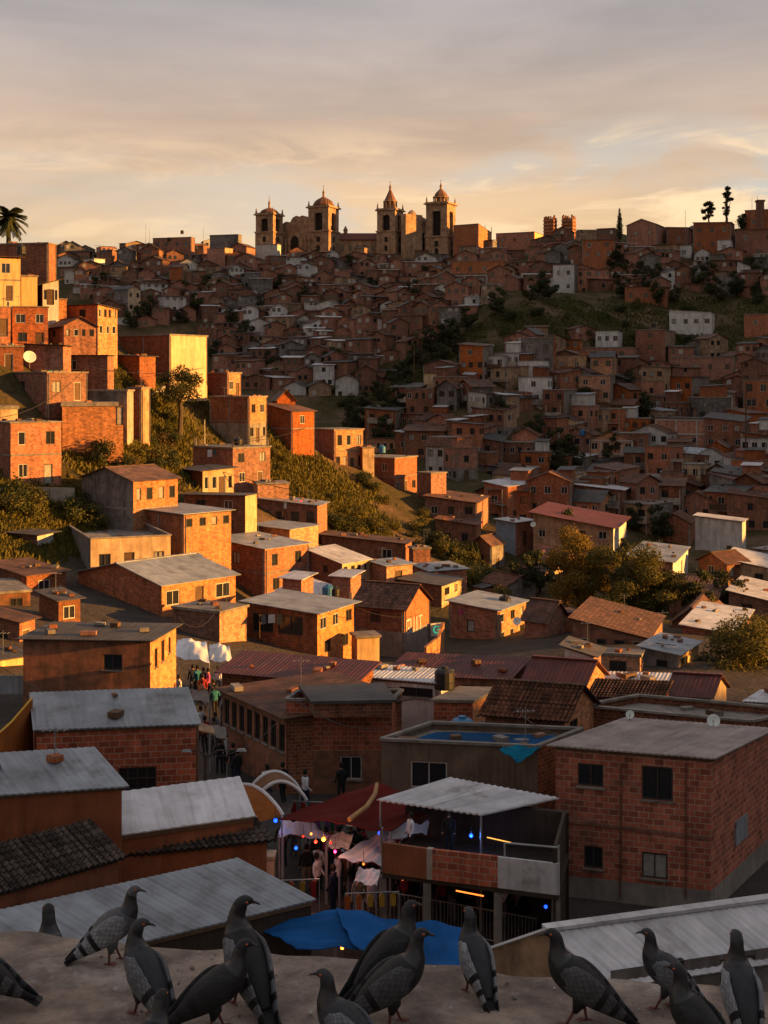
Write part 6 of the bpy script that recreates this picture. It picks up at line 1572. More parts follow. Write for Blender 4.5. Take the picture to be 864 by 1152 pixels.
# ------------------------------------------------------------------ people in the market
def human(pose):
    J = {}; r = {}
    w = .0 if pose == 'stand' else .16
    v = [((0,0,.95),.125),((0,0,1.12),.12),((0,0,1.30),.15),((0,0,1.43),.10),((0,0,1.50),.055),((0,.01,1.58),.075),((0,.01,1.68),.085),
         ((.10,0,.90),.10),((.11,w*.6,.50),.065),((.11,w*-.4,.08),.045),((.11,w*-.4+.12,.04),.035),
         ((-.10,0,.90),.10),((-.11,-w*.5,.50),.065),((-.11,-w*1.6,.10),.045),((-.11,-w*1.6+.12,.04),.035),
         ((.19,0,1.38),.065),((.24,-w*.6,1.12),.05),((.25,.10+w*.2,.90),.038),((.25,.13+w*.2,.82),.04),
         ((-.19,0,1.38),.065),((-.24,w*.6,1.12),.05),((-.24,.14,.92),.038),((-.24,.17,.84),.04)]
    e = [(0,1),(1,2),(2,3),(3,4),(4,5),(5,6),(0,7),(7,8),(8,9),(9,10),(0,11),(11,12),(12,13),(13,14),(2,15),(15,16),(16,17),(17,18),(2,19),(19,20),(20,21),(21,22)]
    me = bpy.data.meshes.new('person_' + pose); me.from_pydata([a[0] for a in v], e, []); ob = bpy.data.objects.new('tmp_person', me); COL.objects.link(ob)
    sk = ob.modifiers.new('s', 'SKIN'); 
    for i, a in enumerate(v): me.skin_vertices[0].data[i].radius = (a[1], a[1])
    me.skin_vertices[0].data[0].use_root = True
    ob.modifiers.new('u', 'SUBSURF').levels = 2; ob.modifiers['u'].render_levels = 2
    dg = bpy.context.evaluated_depsgraph_get(); nm = bpy.data.meshes.new_from_object(ob.evaluated_get(dg)); bpy.data.objects.remove(ob)
    return nm
HM = {p: human(p) for p in ('stand', 'walk')}
SKIN = mat('skin', (.30,.16,.10), rough=.6, noise=0)
CL = {k: mat('cloth_' + k, c, noise=.15, nscale=8) for k, c in dict(black=(.012,.012,.014), navy=(.015,.02,.045), white=(.6,.6,.62), grey=(.12,.12,.13), red=(.25,.02,.02), brown=(.10,.05,.03), pink=(.55,.08,.22), denim=(.04,.06,.11), teal=(.02,.14,.18), khaki=(.22,.17,.10)).items()}
HAIR = mat('hair', (.012,.009,.008), noise=0); PMESH = {}
def person(x, y, rz, pose, top, low, label, hat=None, s=1., z=-17.92, bag=None):
    key = (pose, top, low)
    if key not in PMESH:
        me = HM[pose].copy(); me.materials.clear()
        for m in (CL[top], CL[low], SKIN, M['black']): me.materials.append(m)
        for p in me.polygons:
            c = p.center; i = 0
            if c.z > 1.49 or (abs(c.x) > .2 and c.z < .9): i = 2
            elif c.z < .10: i = 3
            elif c.z < .93 and abs(c.x) < .22: i = 1
            p.material_index = i; p.use_smooth = True
        PMESH[key] = me
    root = empty('person', (x, y, z), rz); root.scale = (s,) * 3
    b = bpy.data.objects.new('body', PMESH[key]); COL.objects.link(b); b.parent = root
    hk = 'hair' if not hat else 'hat'
    if hk not in PMESH or hat:
        hb = MB()
        if hat: hb.lathe((0, .01, 1.70), [(.17, -.01), (.17, .01), (.10, .02), (.095, .12), (.05, .15)], 14)
        else: hb.lathe((0, -.012, 1.60), [(.02, -.08), (.085, -.04), (.098, .04), (.092, .10), (.06, .155), (.01, .175)], 14)
        PMESH[hk + str(hat)] = hb.mesh(hk, [CL[hat] if hat else HAIR], True)
        if not hat: PMESH['hair'] = 1
    h = bpy.data.objects.new(hk, PMESH[hk + str(hat)]); COL.objects.link(h); h.parent = root
    nb_ = 'nose'
    if nb_ not in PMESH:
        q = MB(); q.tube([(0, .085, 1.665), (0, .108, 1.632), (0, .088, 1.625)], [.008, .013, .008], 6); PMESH[nb_] = q.mesh('nose', [SKIN], True)
    n = bpy.data.objects.new('nose', PMESH[nb_]); COL.objects.link(n); n.parent = root
    tag(root, label, 'person', 'people in the market')
    return root
PP = [ # px, feet y, heading, pose, top, trousers, hat, label
 (345,1003,.3,'stand','black','khaki',None,'person in a long black coat beside the glowing red stall'),
 (380,1012,2.,'stand','white','black',None,'person in a white top left of the crowd, beside a dark figure'),
 (395,1020,1.2,'walk','black','denim',None,'dark dressed person between the two people in white'),
 (418,1030,2.8,'walk','white','white',None,'person all in white with a pink bundle near the railing'),
 (404,1040,3.,'stand','khaki','white',None,'person in a pale coat right behind the blue tarpaulin'),
 (434,1012,.5,'stand','black','grey','white','person with a white hat behind the railing'),
 (452,1018,2.2,'stand','brown','black',None,'person in brown jacket by the middle of the railing'),
 (472,1022,.2,'stand','black','black','white','white hatted person in black near the middle pillar'),
 (500,1030,1.1,'stand','red','black',None,'person in a red jacket under the brick parapet'),
 (522,1034,2.7,'stand','black','navy',None,'dark figure left of the lit tube under the balcony'),
 (548,1036,.8,'walk','navy','black',None,'person in navy jacket walking under the balcony'),
 (566,1040,2.1,'stand','white','grey','white','person in white shirt and white hat at the right part of the railing'),
 (582,1042,1.9,'stand','grey','black',None,'grey dressed person next to the white hatted one at the right of the railing'),
 (462,998,2.5,'stand','navy','black',None,'person in navy deep under the balcony at the left'),
 (488,1004,.1,'walk','grey','denim',None,'person in grey deep under the brick parapet'),
 (536,1010,.9,'stand','black','black',None,'black dressed person deep under the balcony'),
 (366,985,2.9,'stand','pink','black',None,'person in pink among the stall goods'),
 (355,972,.9,'stand','navy','black',None,'person in navy behind the long black coat'),
 (398,990,1.5,'stand','black','black',None,'person in black beneath the white sheet'),
 (412,996,2.6,'walk','teal','black',None,'person in teal beneath the white sheet'),
 (330,965,.4,'stand','black','grey',None,'dark figure below the blue lamp by the tiled roof'),
 (318,975,.4,'walk','brown','black',None,'person in brown passing the pale gate post'),
 (384,905,.6,'stand','black','black',None,'lone person in black under the arched brown tent'),
 (300,908,2.6,'walk','white','denim',None,'person with white top near the arched tents'),
 (318,905,.6,'walk','black','black',None,'dark person right of the one in white near the arched tents'),
 (247,872,.3,'stand','black','black',None,'dark person standing beside the street lamp in the alley'),
 (254,868,1.8,'stand','white','black',None,'person in white top beside the dark one in the alley'),
 (262,880,.8,'walk','black','navy',None,'person in black walking down the alley'),
 (240,800,1.,'walk','navy','black',None,'person far up the alley in navy'),
 (228,792,.2,'stand','red','black',None,'person in red far up the alley'),
 (234,786,2.,'stand','pink','black',None,'person in pink far up the alley under the tents'),
 (245,782,2.9,'walk','white','grey',None,'person in white far up the alley under the tents'),
 (222,784,.9,'stand','teal','black',None,'person in teal far up the alley')]
rp_ = random.Random(4)
for px, fy, rz, pose, top, low, hat, lab in PP:
    d = 17.92 * F / (fy - YH); person(XD(px, d), d, rz, pose, top, low, lab, hat, s=rp_.uniform(.94, 1.04))
pr2 = random.Random(9); crowd = []
for k in range(62):
    px, fy = pr2.uniform(350, 575), 0
    fy = pr2.uniform(978, 1036) if px < 470 else pr2.uniform(1006, 1040)
    d = 17.92 * F / (fy - YH); hat = 'white' if pr2.random() < .22 else None; top = pr2.choice(['black', 'black', 'black', 'navy', 'grey', 'brown', 'red', 'white']); low = pr2.choice(['black', 'navy', 'grey'])
    o = person(XD(px, d), d, pr2.uniform(0, 6), pr2.choice(['stand', 'walk']), top, low, 'x', hat, s=pr2.uniform(.92, 1.04)); crowd.append((px, f"person in {top} top" + (' and pale hat' if hat else ''), o))
alley = []
for k in range(18):
    t_ = pr2.random(); ax_, ay_ = -4.2 - 7.6 * t_ + pr2.uniform(-1.3, 1.3), 55.5 + 21 * t_
    top = pr2.choice(['black', 'black', 'navy', 'grey', 'brown', 'teal', 'red', 'white']); o = person(ax_, ay_, pr2.uniform(0, 6), pr2.choice(['stand', 'walk']), top, pr2.choice(['black', 'navy', 'grey']), 'x', None, s=pr2.uniform(.92, 1.04)); alley.append((ay_, f"person in {top} top", o))
alley.sort(key=lambda t: t[0]); ca_ = {}
for px, w_, o in alley: ca_.setdefault(w_, []).append(o)
for w_, l_ in ca_.items():
    for i, o in enumerate(l_): o['label'] = w_ + ' in the narrow alley' + ('' if len(l_) == 1 else ', ' + ['nearest', 'second nearest', 'third nearest', 'fourth nearest', 'fifth nearest', 'sixth nearest', 'seventh nearest', 'eighth nearest', 'ninth nearest'][i])
crowd.sort(key=lambda t: t[0]); cc_ = {}
for px, w_, o in crowd: cc_.setdefault(w_, []).append(o)
ON = ['leftmost'] + [o_ + ' from left' for o_ in 'second third fourth fifth sixth seventh eighth ninth tenth eleventh twelfth thirteenth fourteenth fifteenth sixteenth seventeenth eighteenth nineteenth twentieth'.split()] or ['leftmost', 'second from left', 'third from left', 'fourth from left', 'fifth from left', 'sixth from left', 'seventh from left', 'eighth from left', 'ninth from left', 'tenth from left', 'eleventh from left', 'twelfth from left', 'thirteenth from left', 'fourteenth from left', 'fifteenth from left']
for w_, l_ in cc_.items():
    for i, o in enumerate(l_): o['label'] = w_ + ' in the market crowd' + ('' if len(l_) == 1 else ', ' + ON[i])
for i, (px, d, lab) in enumerate([(462,43.6,'person in white on the balcony behind the brown wall'),(505,43.8,'person in black on the balcony behind the brick parapet')]):
    person(XD(px, d), d, 2 + i, 'stand', ['white','black','grey','black'][i], 'black', lab, z=-15.5, s=.82)

# ------------------------------------------------------------------ railings, stalls, lamps and poles
def railing(a, b, label):
    root = empty('crowd_railing', ((a.x + b.x) / 2, (a.y + b.y) / 2, -17.93)); O = root.location; mb = MB(O); Z = Vector((0, 0, 1))
    mb.tube([a + Z * .15, a + Z * 1.1, b + Z * 1.1, b + Z * .15, a + Z * .15], .022, 6); mb.build('frame', M['metal'], root)
    n = 9; bb = MB(O)
    for k in range(1, n): p = a.lerp(b, k / n); bb.tube([p + Z * .15, p + Z * 1.1], .011, 5)
    bb.build('bars', M['metal'], root)['kind'] = 'stuff'
    for p in (a, b): f = MB(O); f.bar(p + Vector((0, -.25, .03)), p + Vector((0, .25, .03)), .05); f.build('foot', M['metal'], root)
    tag(root, label, 'railing', 'crowd railings')
RLW = ['leftmost metal crowd railing, behind the blue tarpaulin', 'second metal crowd railing from the left', 'middle metal crowd railing, below the brick parapet', 'fourth metal crowd railing from the left', 'rightmost metal crowd railing, next to the pale shed roof']
for i in range(5):
    x0 = 424 + i * 36; a = PZ(x0, 1038 + i * 7, -17.93); b = PZ(x0 + 35, 1045 + i * 7, -17.93); railing(a, b, RLW[i])
GOODS = [mat('goods_' + k, c, noise=.1, rough=.6) for k, c in dict(red=(.25,.012,.012), pink=(.42,.04,.16), orange=(.30,.07,.015), purple=(.14,.05,.18), white=(.35,.35,.35), green=(.02,.09,.04), yellow=(.30,.18,.02)).items()]
def stall(px, fy, rz, label, seed, pal):
    r = random.Random(seed); d = 17.93 * F / (fy - YH); O = Vector((XD(px, d), d, -17.93)); root = empty('market_stall', O, rz)
    tb = MB(); tb.box((0, 0, .78), (.9, .4, .03)); tb.build('tabletop', M['wood'], root)
    for sx in (-1, 1):
        for sy in (-1, 1): l = MB(); l.box((sx * .82, sy * .34, .375), (.03, .03, .375)); l.build('leg', M['wood'], root)
    rk = MB()
    for sx in (-.85, .85): rk.tube([(sx, .38, .8), (sx, .38, 1.9)], .02, 6)
    rk.tube([(-.85, .38, 1.9), (.85, .38, 1.9)], .02, 6); rk.build('rack', M['metal'], root)
    for k in range(5):
        g = MB(); x = -.78 + k * .36; l = r.uniform(.35, .65)
        g.loft([[Vector((x + sx * w_, .36 + sy * .04, z_)) for sx, sy in ((-1,-1),(1,-1),(1,1),(-1,1))] for z_, w_ in ((1.86, .03), (1.78, .09), (1.86 - l, .075), (1.84 - l, .05))]); g.build('hanging_garment', GOODS[r.choice(pal)], root)
    for k in range(8):
        g = MB(); s_ = r.uniform(.06, .12); g.lathe((-.7 + k * .2, r.uniform(-.25, .1), .81), [(s_ * .6, 0), (s_, s_ * .6), (s_ * .8, s_ * 1.5), (s_ * .3, s_ * 2)], 8); g.build('goods', GOODS[r.choice(pal)], root, smooth=True)
    tag(root, label, 'market stall', 'market stalls'); return root
stall(372, 978, .2, 'stall of pink and red garments under the glowing red lamps', 1, [0, 1, 1, 3, 0])
stall(352, 962, -.1, 'stall at the rear under the small white awning', 2, [0, 2, 0, 4])
stall(400, 978, .5, 'stall of mixed goods beneath the white sheet', 3, [0, 1, 4, 6, 5])
stall(474, 1000, .1, 'stall of red goods under the left end of the balcony', 4, [0, 2, 4])
stall(532, 1012, .1, 'stall under the balcony beside the glowing tube', 5, [0, 4, 5])
stall(330, 1062, .1, 'stall beneath the left blue tarpaulin', 6, [2, 6, 0])
stall(420, 1078, .1, 'stall beneath the overlap of the blue tarpaulins', 7, [2, 4, 6])
EM = {k: mat('lamp_' + k, c, emit=e) for k, c, e in (('red', (1,.03,.015), .9), ('orange', (1,.22,.03), .85), ('blue', (.01,.07,1), 1.2), ('white', (1,.9,.75), .5), ('pink', (1,.05,.2), .7), ('yellow', (1,.45,.08), .5))}
def bulb(px, py, d, r, col, label, power=0, group='market lamps'):
    p = P(px, py, d); root = empty('hanging_lamp', p)
    r *= .6; b = MB(p); b.lathe(p, [(r * .3, -r), (r * .9, -r * .5), (r, 0), (r * .8, r * .6), (r * .3, r)], 10); b.build('bulb', EM[col], root, smooth=True)
    s = MB(p); s.tube([p + Vector((0, 0, r)), p + Vector((0, 0, r * 2.2))], r * .35, 8); s.tube([p + Vector((0, 0, r * 2.2)), p + Vector((0, 0, r * 2.2 + .35))], .008, 4); s.build('socket', M['black'], root)
    if power:
        l = bpy.data.lights.new('lamp_light', 'POINT'); l.energy = power; l.color = EM_COL[col]; l.shadow_soft_size = r
        lo = bpy.data.objects.new('lamp_light', l); COL.objects.link(lo); lo.parent = root; lo.location = (0, -r * 1.6, 0)
    tag(root, label, 'lamp', group)
EM_COL = dict(red=(1,.1,.06), orange=(1,.4,.12), blue=(.1,.3,1), white=(1,.9,.75), pink=(1,.15,.35), yellow=(1,.65,.25))
bulb(364,944,44.6,.13,'orange','bright orange lamp at the heart of the red stall',14)
bulb(355,947,44.6,.09,'red','red lamp left of the bright orange one',6)
bulb(350,938,45,.08,'yellow','yellowish lamp high at the back of the red stall')
bulb(372,948,44.2,.07,'red','small red lamp right of the bright orange one')
bulb(377,958,44,.09,'pink','pink lamp above the pink garments',4)
bulb(341,941,45,.06,'red','small red lamp under the left edge of the small white awning')
bulb(310,923,46,.12,'blue','blue lamp next to the end of the dark tiled roof',1.5)
bulb(333,954,45,.10,'blue','lower blue lamp left of the long black coat',1.2)
bulb(427,937,45,.10,'blue','blue lamp below the red awning')
bulb(530,940,43.6,.11,'blue','bluish white lamp beneath the ribbed metal awning',5)
bulb(614,1020,43,.10,'blue','blue lamp in the dark at the right end below the balcony')
bulb(409,972,43,.07,'orange','tiny orange lamp under the white sheet')
bulb(453,989,43.5,.07,'orange','tiny orange lamp below the brown balcony wall')
for k, px in enumerate((462, 467, 477)): bulb(px, 920 - (k % 2), 46, .05, 'white', ['left', 'middle', 'right'][k] + ' one of three tiny white bulbs above the white sheet')
for k, (px, py, pw) in enumerate(((232,1046,0),(240,1052,10),(250,1048,0),(300,1052,6),(318,1060,0),(330,1052,8),(346,1062,0),(385,1066,6),(398,1058,0),(427,1070,0),(414,1062,0))):
    bulb(px, py, 36.6 + (px > 280) * .8, .09 if pw else .06, 'orange', 'small amber lamp ' + ['below the left end of the slanting blue grey roof','brightest below the slanting blue grey roof','third along below the slanting blue grey roof','at the left tip of the blue tarpaulin','low under the left blue tarpaulin','near the middle of the left blue tarpaulin','lowest under the left blue tarpaulin','where the blue tarpaulins begin to overlap','just above the overlap of the blue tarpaulins','right of the overlap of the blue tarpaulins','under the fold between the blue tarpaulins'][k], pw)
tb_ = MB(P(528,1005,42.4)); tb_.tube([P(513,1002,42.4), P(544,1008,42.2)], .024, 8); tag(tb_.build('light_tube', EM['orange']), 'glowing orange light tube slanting under the balcony', 'lamp')
tb_ = MB(P(555,945,43)); tb_.tube([P(548,942,43.4), P(575,948,43)], .018, 6); tag(tb_.build('light_tube', EM['yellow']), 'thin yellow light string on the balcony', 'lamp')
# the street lamp with two arms and the tall bare pole
def pole(name, px, top, d, r0, label, cat='pole', zf=None, m=None, par=None):
    zf = zf if zf is not None else hz1(XD(px, d), d); x = XD(px, d); root = empty(name, (x, d, zf)); mb = MB(root.location)
    mb.tube([(x, d, zf - .5), (x, d, ZD(top, d))], [r0, r0 * .65], 8); mb.build('shaft', m or M['frame'], root); tag(root, label, cat); return root, Vector((x, d, ZD(top, d)))
sl_, tp = pole('street_lamp', 231, 848, 44.5, .07, 'street lamp with two curved arms behind the dark tiled roof', 'street lamp', -18)
am = MB(sl_.location)
for dx, dz in ((1.05, .12), (-.5, .1)):
    am.tube([tp + Vector((0, 0, -.15)), tp + Vector((dx * .4, 0, .12)), tp + Vector((dx, 0, dz))], [.03, .025, .02], 6)
am.build('arm', M['frame'], sl_)
for dx, dz in ((1.2, .12), (-.62, .1)):
    hd = MB(sl_.location); hd.hexa([tp + Vector((dx - .17, -.07, dz - .03)), tp + Vector((dx + .17, -.07, dz - .03)), tp + Vector((dx + .17, .07, dz - .03)), tp + Vector((dx - .17, .07, dz - .03))], [tp + Vector((dx - .12, -.04, dz + .05)), tp + Vector((dx + .12, -.04, dz + .05)), tp + Vector((dx + .12, .04, dz + .05)), tp + Vector((dx - .12, .04, dz + .05))]); hd.build('lamp_head', M['metal'], sl_)
pole('utility_pole', 222, 815, 44.2, .07, 'tall rusty pole left of the street lamp', 'pole', -18, M['wood'])
pole('utility_pole', 839, 428, 225, .16, 'tall pole rising by the right edge in front of the right slope', 'pole', None, M['wood'])
pole('utility_pole', 466, 388, 262, .12, 'wooden pole standing on the left flank of the grassy spur', 'pole', None, M['wood'])
pole('utility_pole', 617, 366, 290, .12, 'wooden pole above the house with lit yellow windows', 'pole', None, M['wood'])
pole('utility_pole', 664, 470, 236, .11, 'pole beside the three storey house with columns', 'pole', None, M['wood'])
pole('utility_pole', 230, 472, 160, .12, 'stout pale post on the slope right of the pine', 'pole', None, M['concl'])
for px, top, d, lab in ((164,252,388,'taller one of two thin masts on the left skyline'),(168,258,388,'shorter one of two thin masts on the left skyline'),(229,256,392,'thin mast left of the plain grey block'),(771,236,364,'thin mast on the right skyline behind the gable'),(852,220,362,'thin mast at the right end of the skyline'),(846,224,362,'second thin mast near the chimney on the right skyline')):
    pole('antenna_mast', px, top, d, .07, lab, 'mast', None, M['metal'])
ch = MB(P(855,262,361)); c_ = P(855,262,361); ch.box(c_ + Vector((0, 0, 2)), (.9, .9, 6.5)); ch.box(c_ + Vector((0, 0, 8.6)), (1.1, 1.1, .25)); tag(ch.build('chimney_stack', M['brickd']), 'square brick chimney stack at the right end of the skyline', 'chimney')
gp = MB(PZ(298,985,-16.6)); c_ = PZ(298,963,-16.4); gp.box((c_.x, c_.y, -17.2), (.33, .3, .8)); gp.box((c_.x, c_.y, -16.36), (.38, .35, .05)); tag(gp.build('gate_post', M['cream']), 'pale square gate post beside the dark tiled roof', 'gate post')
# satellite dishes
def dish(px, py, d, r, label, face=-.4, zf=None):
    c = P(px, py, d); root = empty('satellite_dish', c); mb = MB(c)
    ax = Vector((math.sin(face), -math.cos(face), .45)).normalized(); x = Vector((0, 0, 1)).cross(ax).normalized(); y = ax.cross(x)
    rings = []
    for q, o in ((.02, 0), (.35, .03), (.7, .12), (1, .25), (1.03, .25), (.7, .10), (.35, .0), (.02, -.03)):
        rings.append([c + (x * math.cos(t * PI / 10) + y * math.sin(t * PI / 10)) * r * q + ax * r * o for t in range(20)])
    mb.loft(rings); mb.build('reflector', M['dish'], root, smooth=True)
    a = MB(c); a.tube([c - y * r, c + ax * r * .9], .012, 5); a.tube([c, Vector((c.x, c.y + .1, (zf if zf is not None else c.z - r * 1.8)))], .03, 6); a.build('mount', M['metal'], root)
    tag(root, label, 'satellite dish', 'satellite dishes')
dish(709,804,51.3,.16,'small white satellite dish on the back edge of the brownish metal roof', zf=-13.2)
dish(803,811,50.7,.24,'larger greenish white satellite dish on the back edge of the brownish metal roof', zf=-13.2)
dish(33,402,132,.62,'big white satellite dish before the low dark shed on the upper left slope', .5)
dish(582,699,104,.32,'white satellite dish on the dark red roof right of the square grey roofed house')
dish(600,590,168,.35,'white dish on the orange end of the blue sided house')
def tank(c, r, h, m, label, col):
    root = empty('water_tank', c); mb = MB(c); mb.lathe(c, [(r * .96, 0), (r, .05), (r, h * .3), (r * .97, h * .32), (r, h * .35), (r, h * .8), (r * .75, h * .93), (r * .3, h * .98)], 14); mb.build('tank', m, root, smooth=False)
    l = MB(c); l.lathe(c + Vector((0, 0, h * .98)), [(r * .32, 0), (r * .32, .08), (r * .1, .1)], 10); l.build('lid', m, root); tag(root, label, 'water tank', 'water tanks')
tank(P(222,636,104), .45, .9, M['bluep'], 'bright blue water tank at the back corner of the gabled street side house', 0)
tank(P(369,671,112), .5, .95, M['bluep'], 'blue water tank on the yard wall below the cream and brick house', 0)
tank(P(377,671,112), .4, .8, M['black'], 'black water tank next to the blue one', 0)
tank(P(295,770,67) , .3, .6, M['black'], 'small dark tank on the rusty hall roof', 0)
# painted letters and the shop sign
def letters(txt, A, B_, u0, z, h, m, root, name='lettering', squeeze=1., out=.03):
    t = Vector((B_[0] - A[0], B_[1] - A[1], 0)).normalized(); n = Vector((t.y, -t.x, 0)); Z = Vector((0, 0, 1))
    G = {'G': [(0,0,0,1),(0,1,1,1),(0,0,1,0),(1,0,1,.35),(.6,.38,1,.38)], 'U': [(0,0,0,1),(0,0,1,0),(1,0,1,1)], 'I': [(.5,0,.5,1)], 'T': [(.5,0,.5,1),(0,1,1,1)], '1': [(.5,0,.5,1)]}
    mb = MB(root.location); w = h * .55; x = u0
    for c in txt:
        for a, b, c_, d_ in G[c]:
            p = Vector((A[0], A[1], 0)) + t * (x + a * w) + Z * (z + b * h) + n * out; q = Vector((A[0], A[1], 0)) + t * (x + c_ * w) + Z * (z + d_ * h) + n * out
            mb.bar(p - (q - p).normalized() * .06, q + (q - p).normalized() * .06, .12 if False else .03, .14) if abs((q - p).z) < .01 else mb.box((p + q) / 2, (.07, .015, (q - p).length / 2 + .07), ax=(t, n, Z))
        x += w * (1.45 if c != 'I' else 1.2)
    return mb.build(name, m, root)
for h in HOUSES:
    if h['label'] and 'painted letters' in h['label'] and 'gabled' in h['label']:
        root = h['root']; me = None
        # right face corners from the layout used above
        th = math.radians(max(12, math.degrees(math.atan2(483 - 455, 455 - 398)))); C0 = (XD(455, 100), 100.); D0 = (math.sin(th), math.cos(th)); B0 = (C0[0] + D0[0] * 4, C0[1] + D0[1] * 4)
        letters('GUIT', C0, B0, .25, ZD(714, 100), 1.0, M['white'], root)
sg = empty('shop_sign', P(492,708,104)); c_ = sg.location.copy(); mb = MB(c_); mb.box(c_, (.62, .06, .5), rz=.5); mb.build('panel', M['white'], sg)
x_, n_ = Vector((math.cos(.5), math.sin(.5), 0)), Vector((math.sin(.5), -math.cos(.5), 0)); Z_ = Vector((0, 0, 1))
mb = MB(c_); mb.tube([c_ + n_ * .08 + x_ * (-.1 + .27 * math.cos(a)) + Z_ * .27 * math.sin(a) for a in [math.radians(50 + 280 * k / 14) for k in range(15)]], .045, 6); mb.tube([c_ + n_ * .08 + x_ * (-.05), c_ + n_ * .08 + x_ * .2, c_ + n_ * .08 + x_ * .2 - Z_ * .22], .04, 6); mb.build('emblem', mat('sign_green', (.03,.55,.28), emit=.3), sg)
mb = MB(c_); mb.tube([c_ - Z_ * .5, c_ - Z_ * 2.6], .05, 6); mb.build('post', M['metal'], sg); tag(sg, 'white shop sign with a round green emblem between the two orange ended houses', 'shop sign')
# cables across the hillside
def cable(a, b, sag, label, r=.02, n=18):
    mb = MB(a); mb.tube([a.lerp(b, k / n) - Vector((0, 0, sag * 4 * (k / n) * (1 - k / n))) for k in range(n + 1)], r, 5); tag(mb.build('overhead_cable', M['black']), label, 'cable', 'overhead cables')
cable(P(222,818,44.2), P(-10,742,60), .7, 'thin cable running from the tall rusty pole to the left edge', .014)
cable(P(231,852,44.5), P(322,800,58), .5, 'thin cable from the street lamp to the market hall', .012)
cable(P(839,440,225), P(664,472,236), 2., 'cable strung between the right edge pole and the pole by the columned house', .03)
cable(P(664,472,236), P(466,392,262), 2.5, 'long cable crossing the right slope to the pole on the spur', .03)

def laundry(px, py, d, L_, label, seed):
    r = random.Random(seed); c = P(px, py, d); root = empty('washing_line', c); t = Vector((math.cos(.5), math.sin(.5), 0)); mb = MB(c)
    a, b = c - t * L_ / 2, c + t * L_ / 2
    for p in (a, b): mb.tube([p + Vector((0, 0, -1.6)), p + Vector((0, 0, .05))], .03, 5)
    mb.tube([a, c + Vector((0, 0, -.08)), b], .01, 4); mb.build('line', M['wood'], root)
    n = int(L_ / .6)
    for k in range(n):
        p = a.lerp(b, (k + .5) / n) + Vector((0, 0, -.05)); w_, h_ = r.uniform(.16, .28), r.uniform(.4, .8); g = MB(c)
        g.hexa([p + t * -w_ + Vector((0, -.02, -h_)), p + t * w_ + Vector((0, -.03, -h_)), p + t * w_ + Vector((0, .01, -h_)), p + t * -w_ + Vector((0, .01, -h_))], [p + t * -w_ * .9 + Vector((0, -.01, 0)), p + t * w_ * .9 + Vector((0, -.01, 0)), p + t * w_ * .9 + Vector((0, .01, 0)), p + t * -w_ * .9 + Vector((0, .01, 0))])
        g.build('cloth', CL[r.choice(['white', 'white', 'teal', 'red', 'navy', 'grey', 'pink', 'khaki'])], root)
    tag(root, label, 'washing line', 'washing lines')
for i, a in enumerate([(130,607,107,3.,'washing line on the terrace of the long cream walled house'),(330,563,137,2.4,'washing line on the roof with teal sheets'),(245,505,142,2.4,'washing line on the square house with roof stubs'),(310,690,93,2.4,'washing line on the veranda of the slab roofed house'),(530,684,110,2.6,'washing line on the square grey roofed house'),
  (385,483,183,2.6,'washing line on the tall square house at the end of the crest'),(60,416,133,2.4,'washing line above the two toned brick cottage'),(640,750,83,2.4,'washing line by the small raised attic'),(745,620,160,3.,'washing line left of the blank white building'),(560,822,56,2.4,'washing line at the back of the plank clad house'),(420,757,78,2.2,'washing line behind the small ribbed pale roof')]): laundry(*a, seed=i)
for i, (px, py, d, m, lab) in enumerate([(60,380,150,'black','black water tank on the row of the upper left slope above the parapet house'),(24,283,150,'black','black tank on top of the yellow rendered house'),(190,270,386,'black','black tank on the wide building of the left skyline'),(205,262,386,'black','second black tank on the wide building of the left skyline'),(268,500,145,'black','dark tank on the square house with roof stubs'),(430,507,190,'bluep','blue tank on the house with blank orange end wall'),
  (568,680,112,'black','black tank on the square grey roofed house'),(655,488,242,'bluep','blue tank on the columned house'),(790,466,246,'black','black tank on the widest three-storey block'),(735,367,294,'black','black tank on the tall narrow brick house'),(640,296,342,'black','black tank on the white three-storey house'),(500,768,66,'black','black tank behind the small flat roofed brick house'),(520,828,54,'bluep','blue tank beside the plank clad roof')]):
    tank(P(px, py, d) - Vector((0, 0, .3)), .5, 1.05, M[m], lab, 0)
rc_ = random.Random(31)
for i, (p, q, dd1, dd2, lab) in enumerate([((350,560),(205,520),135,134,'cable from the teal sheeted roof to the cream fronted house'),((262,503),(352,482),140,180,'cable climbing from the square house to the tall crest house'),((100,418),(230,418),132,170,'cable crossing above the thick slab shed to the crest'),((398,690),(505,685),92,108,'cable between the veranda house and the square grey roofed house'),((592,685),(760,735),108,86,'cable over the brown tile roofs to the small grey rendered house'),((430,835),(322,790),50,58,'cable from the plank clad house to the market hall'),((629,842),(560,775),46,64,'cable from the big red block house to the small glowing brick house'),((200,704),(247,688),74,90,'cable from the brown rendered house to the yard block'),((478,566),(403,514),179,186,'cable between the dark red rambling house and the orange ended one'),((0,476),(98,418),118,130,'cable from the tall left edge house to the two toned cottage')]):
    cable(P(*p, dd1) + Vector((0, 0, .5)), P(*q, dd2) + Vector((0, 0, .5)), rc_.uniform(.4, 1.2), lab, .018 if dd1 < 100 else .03)
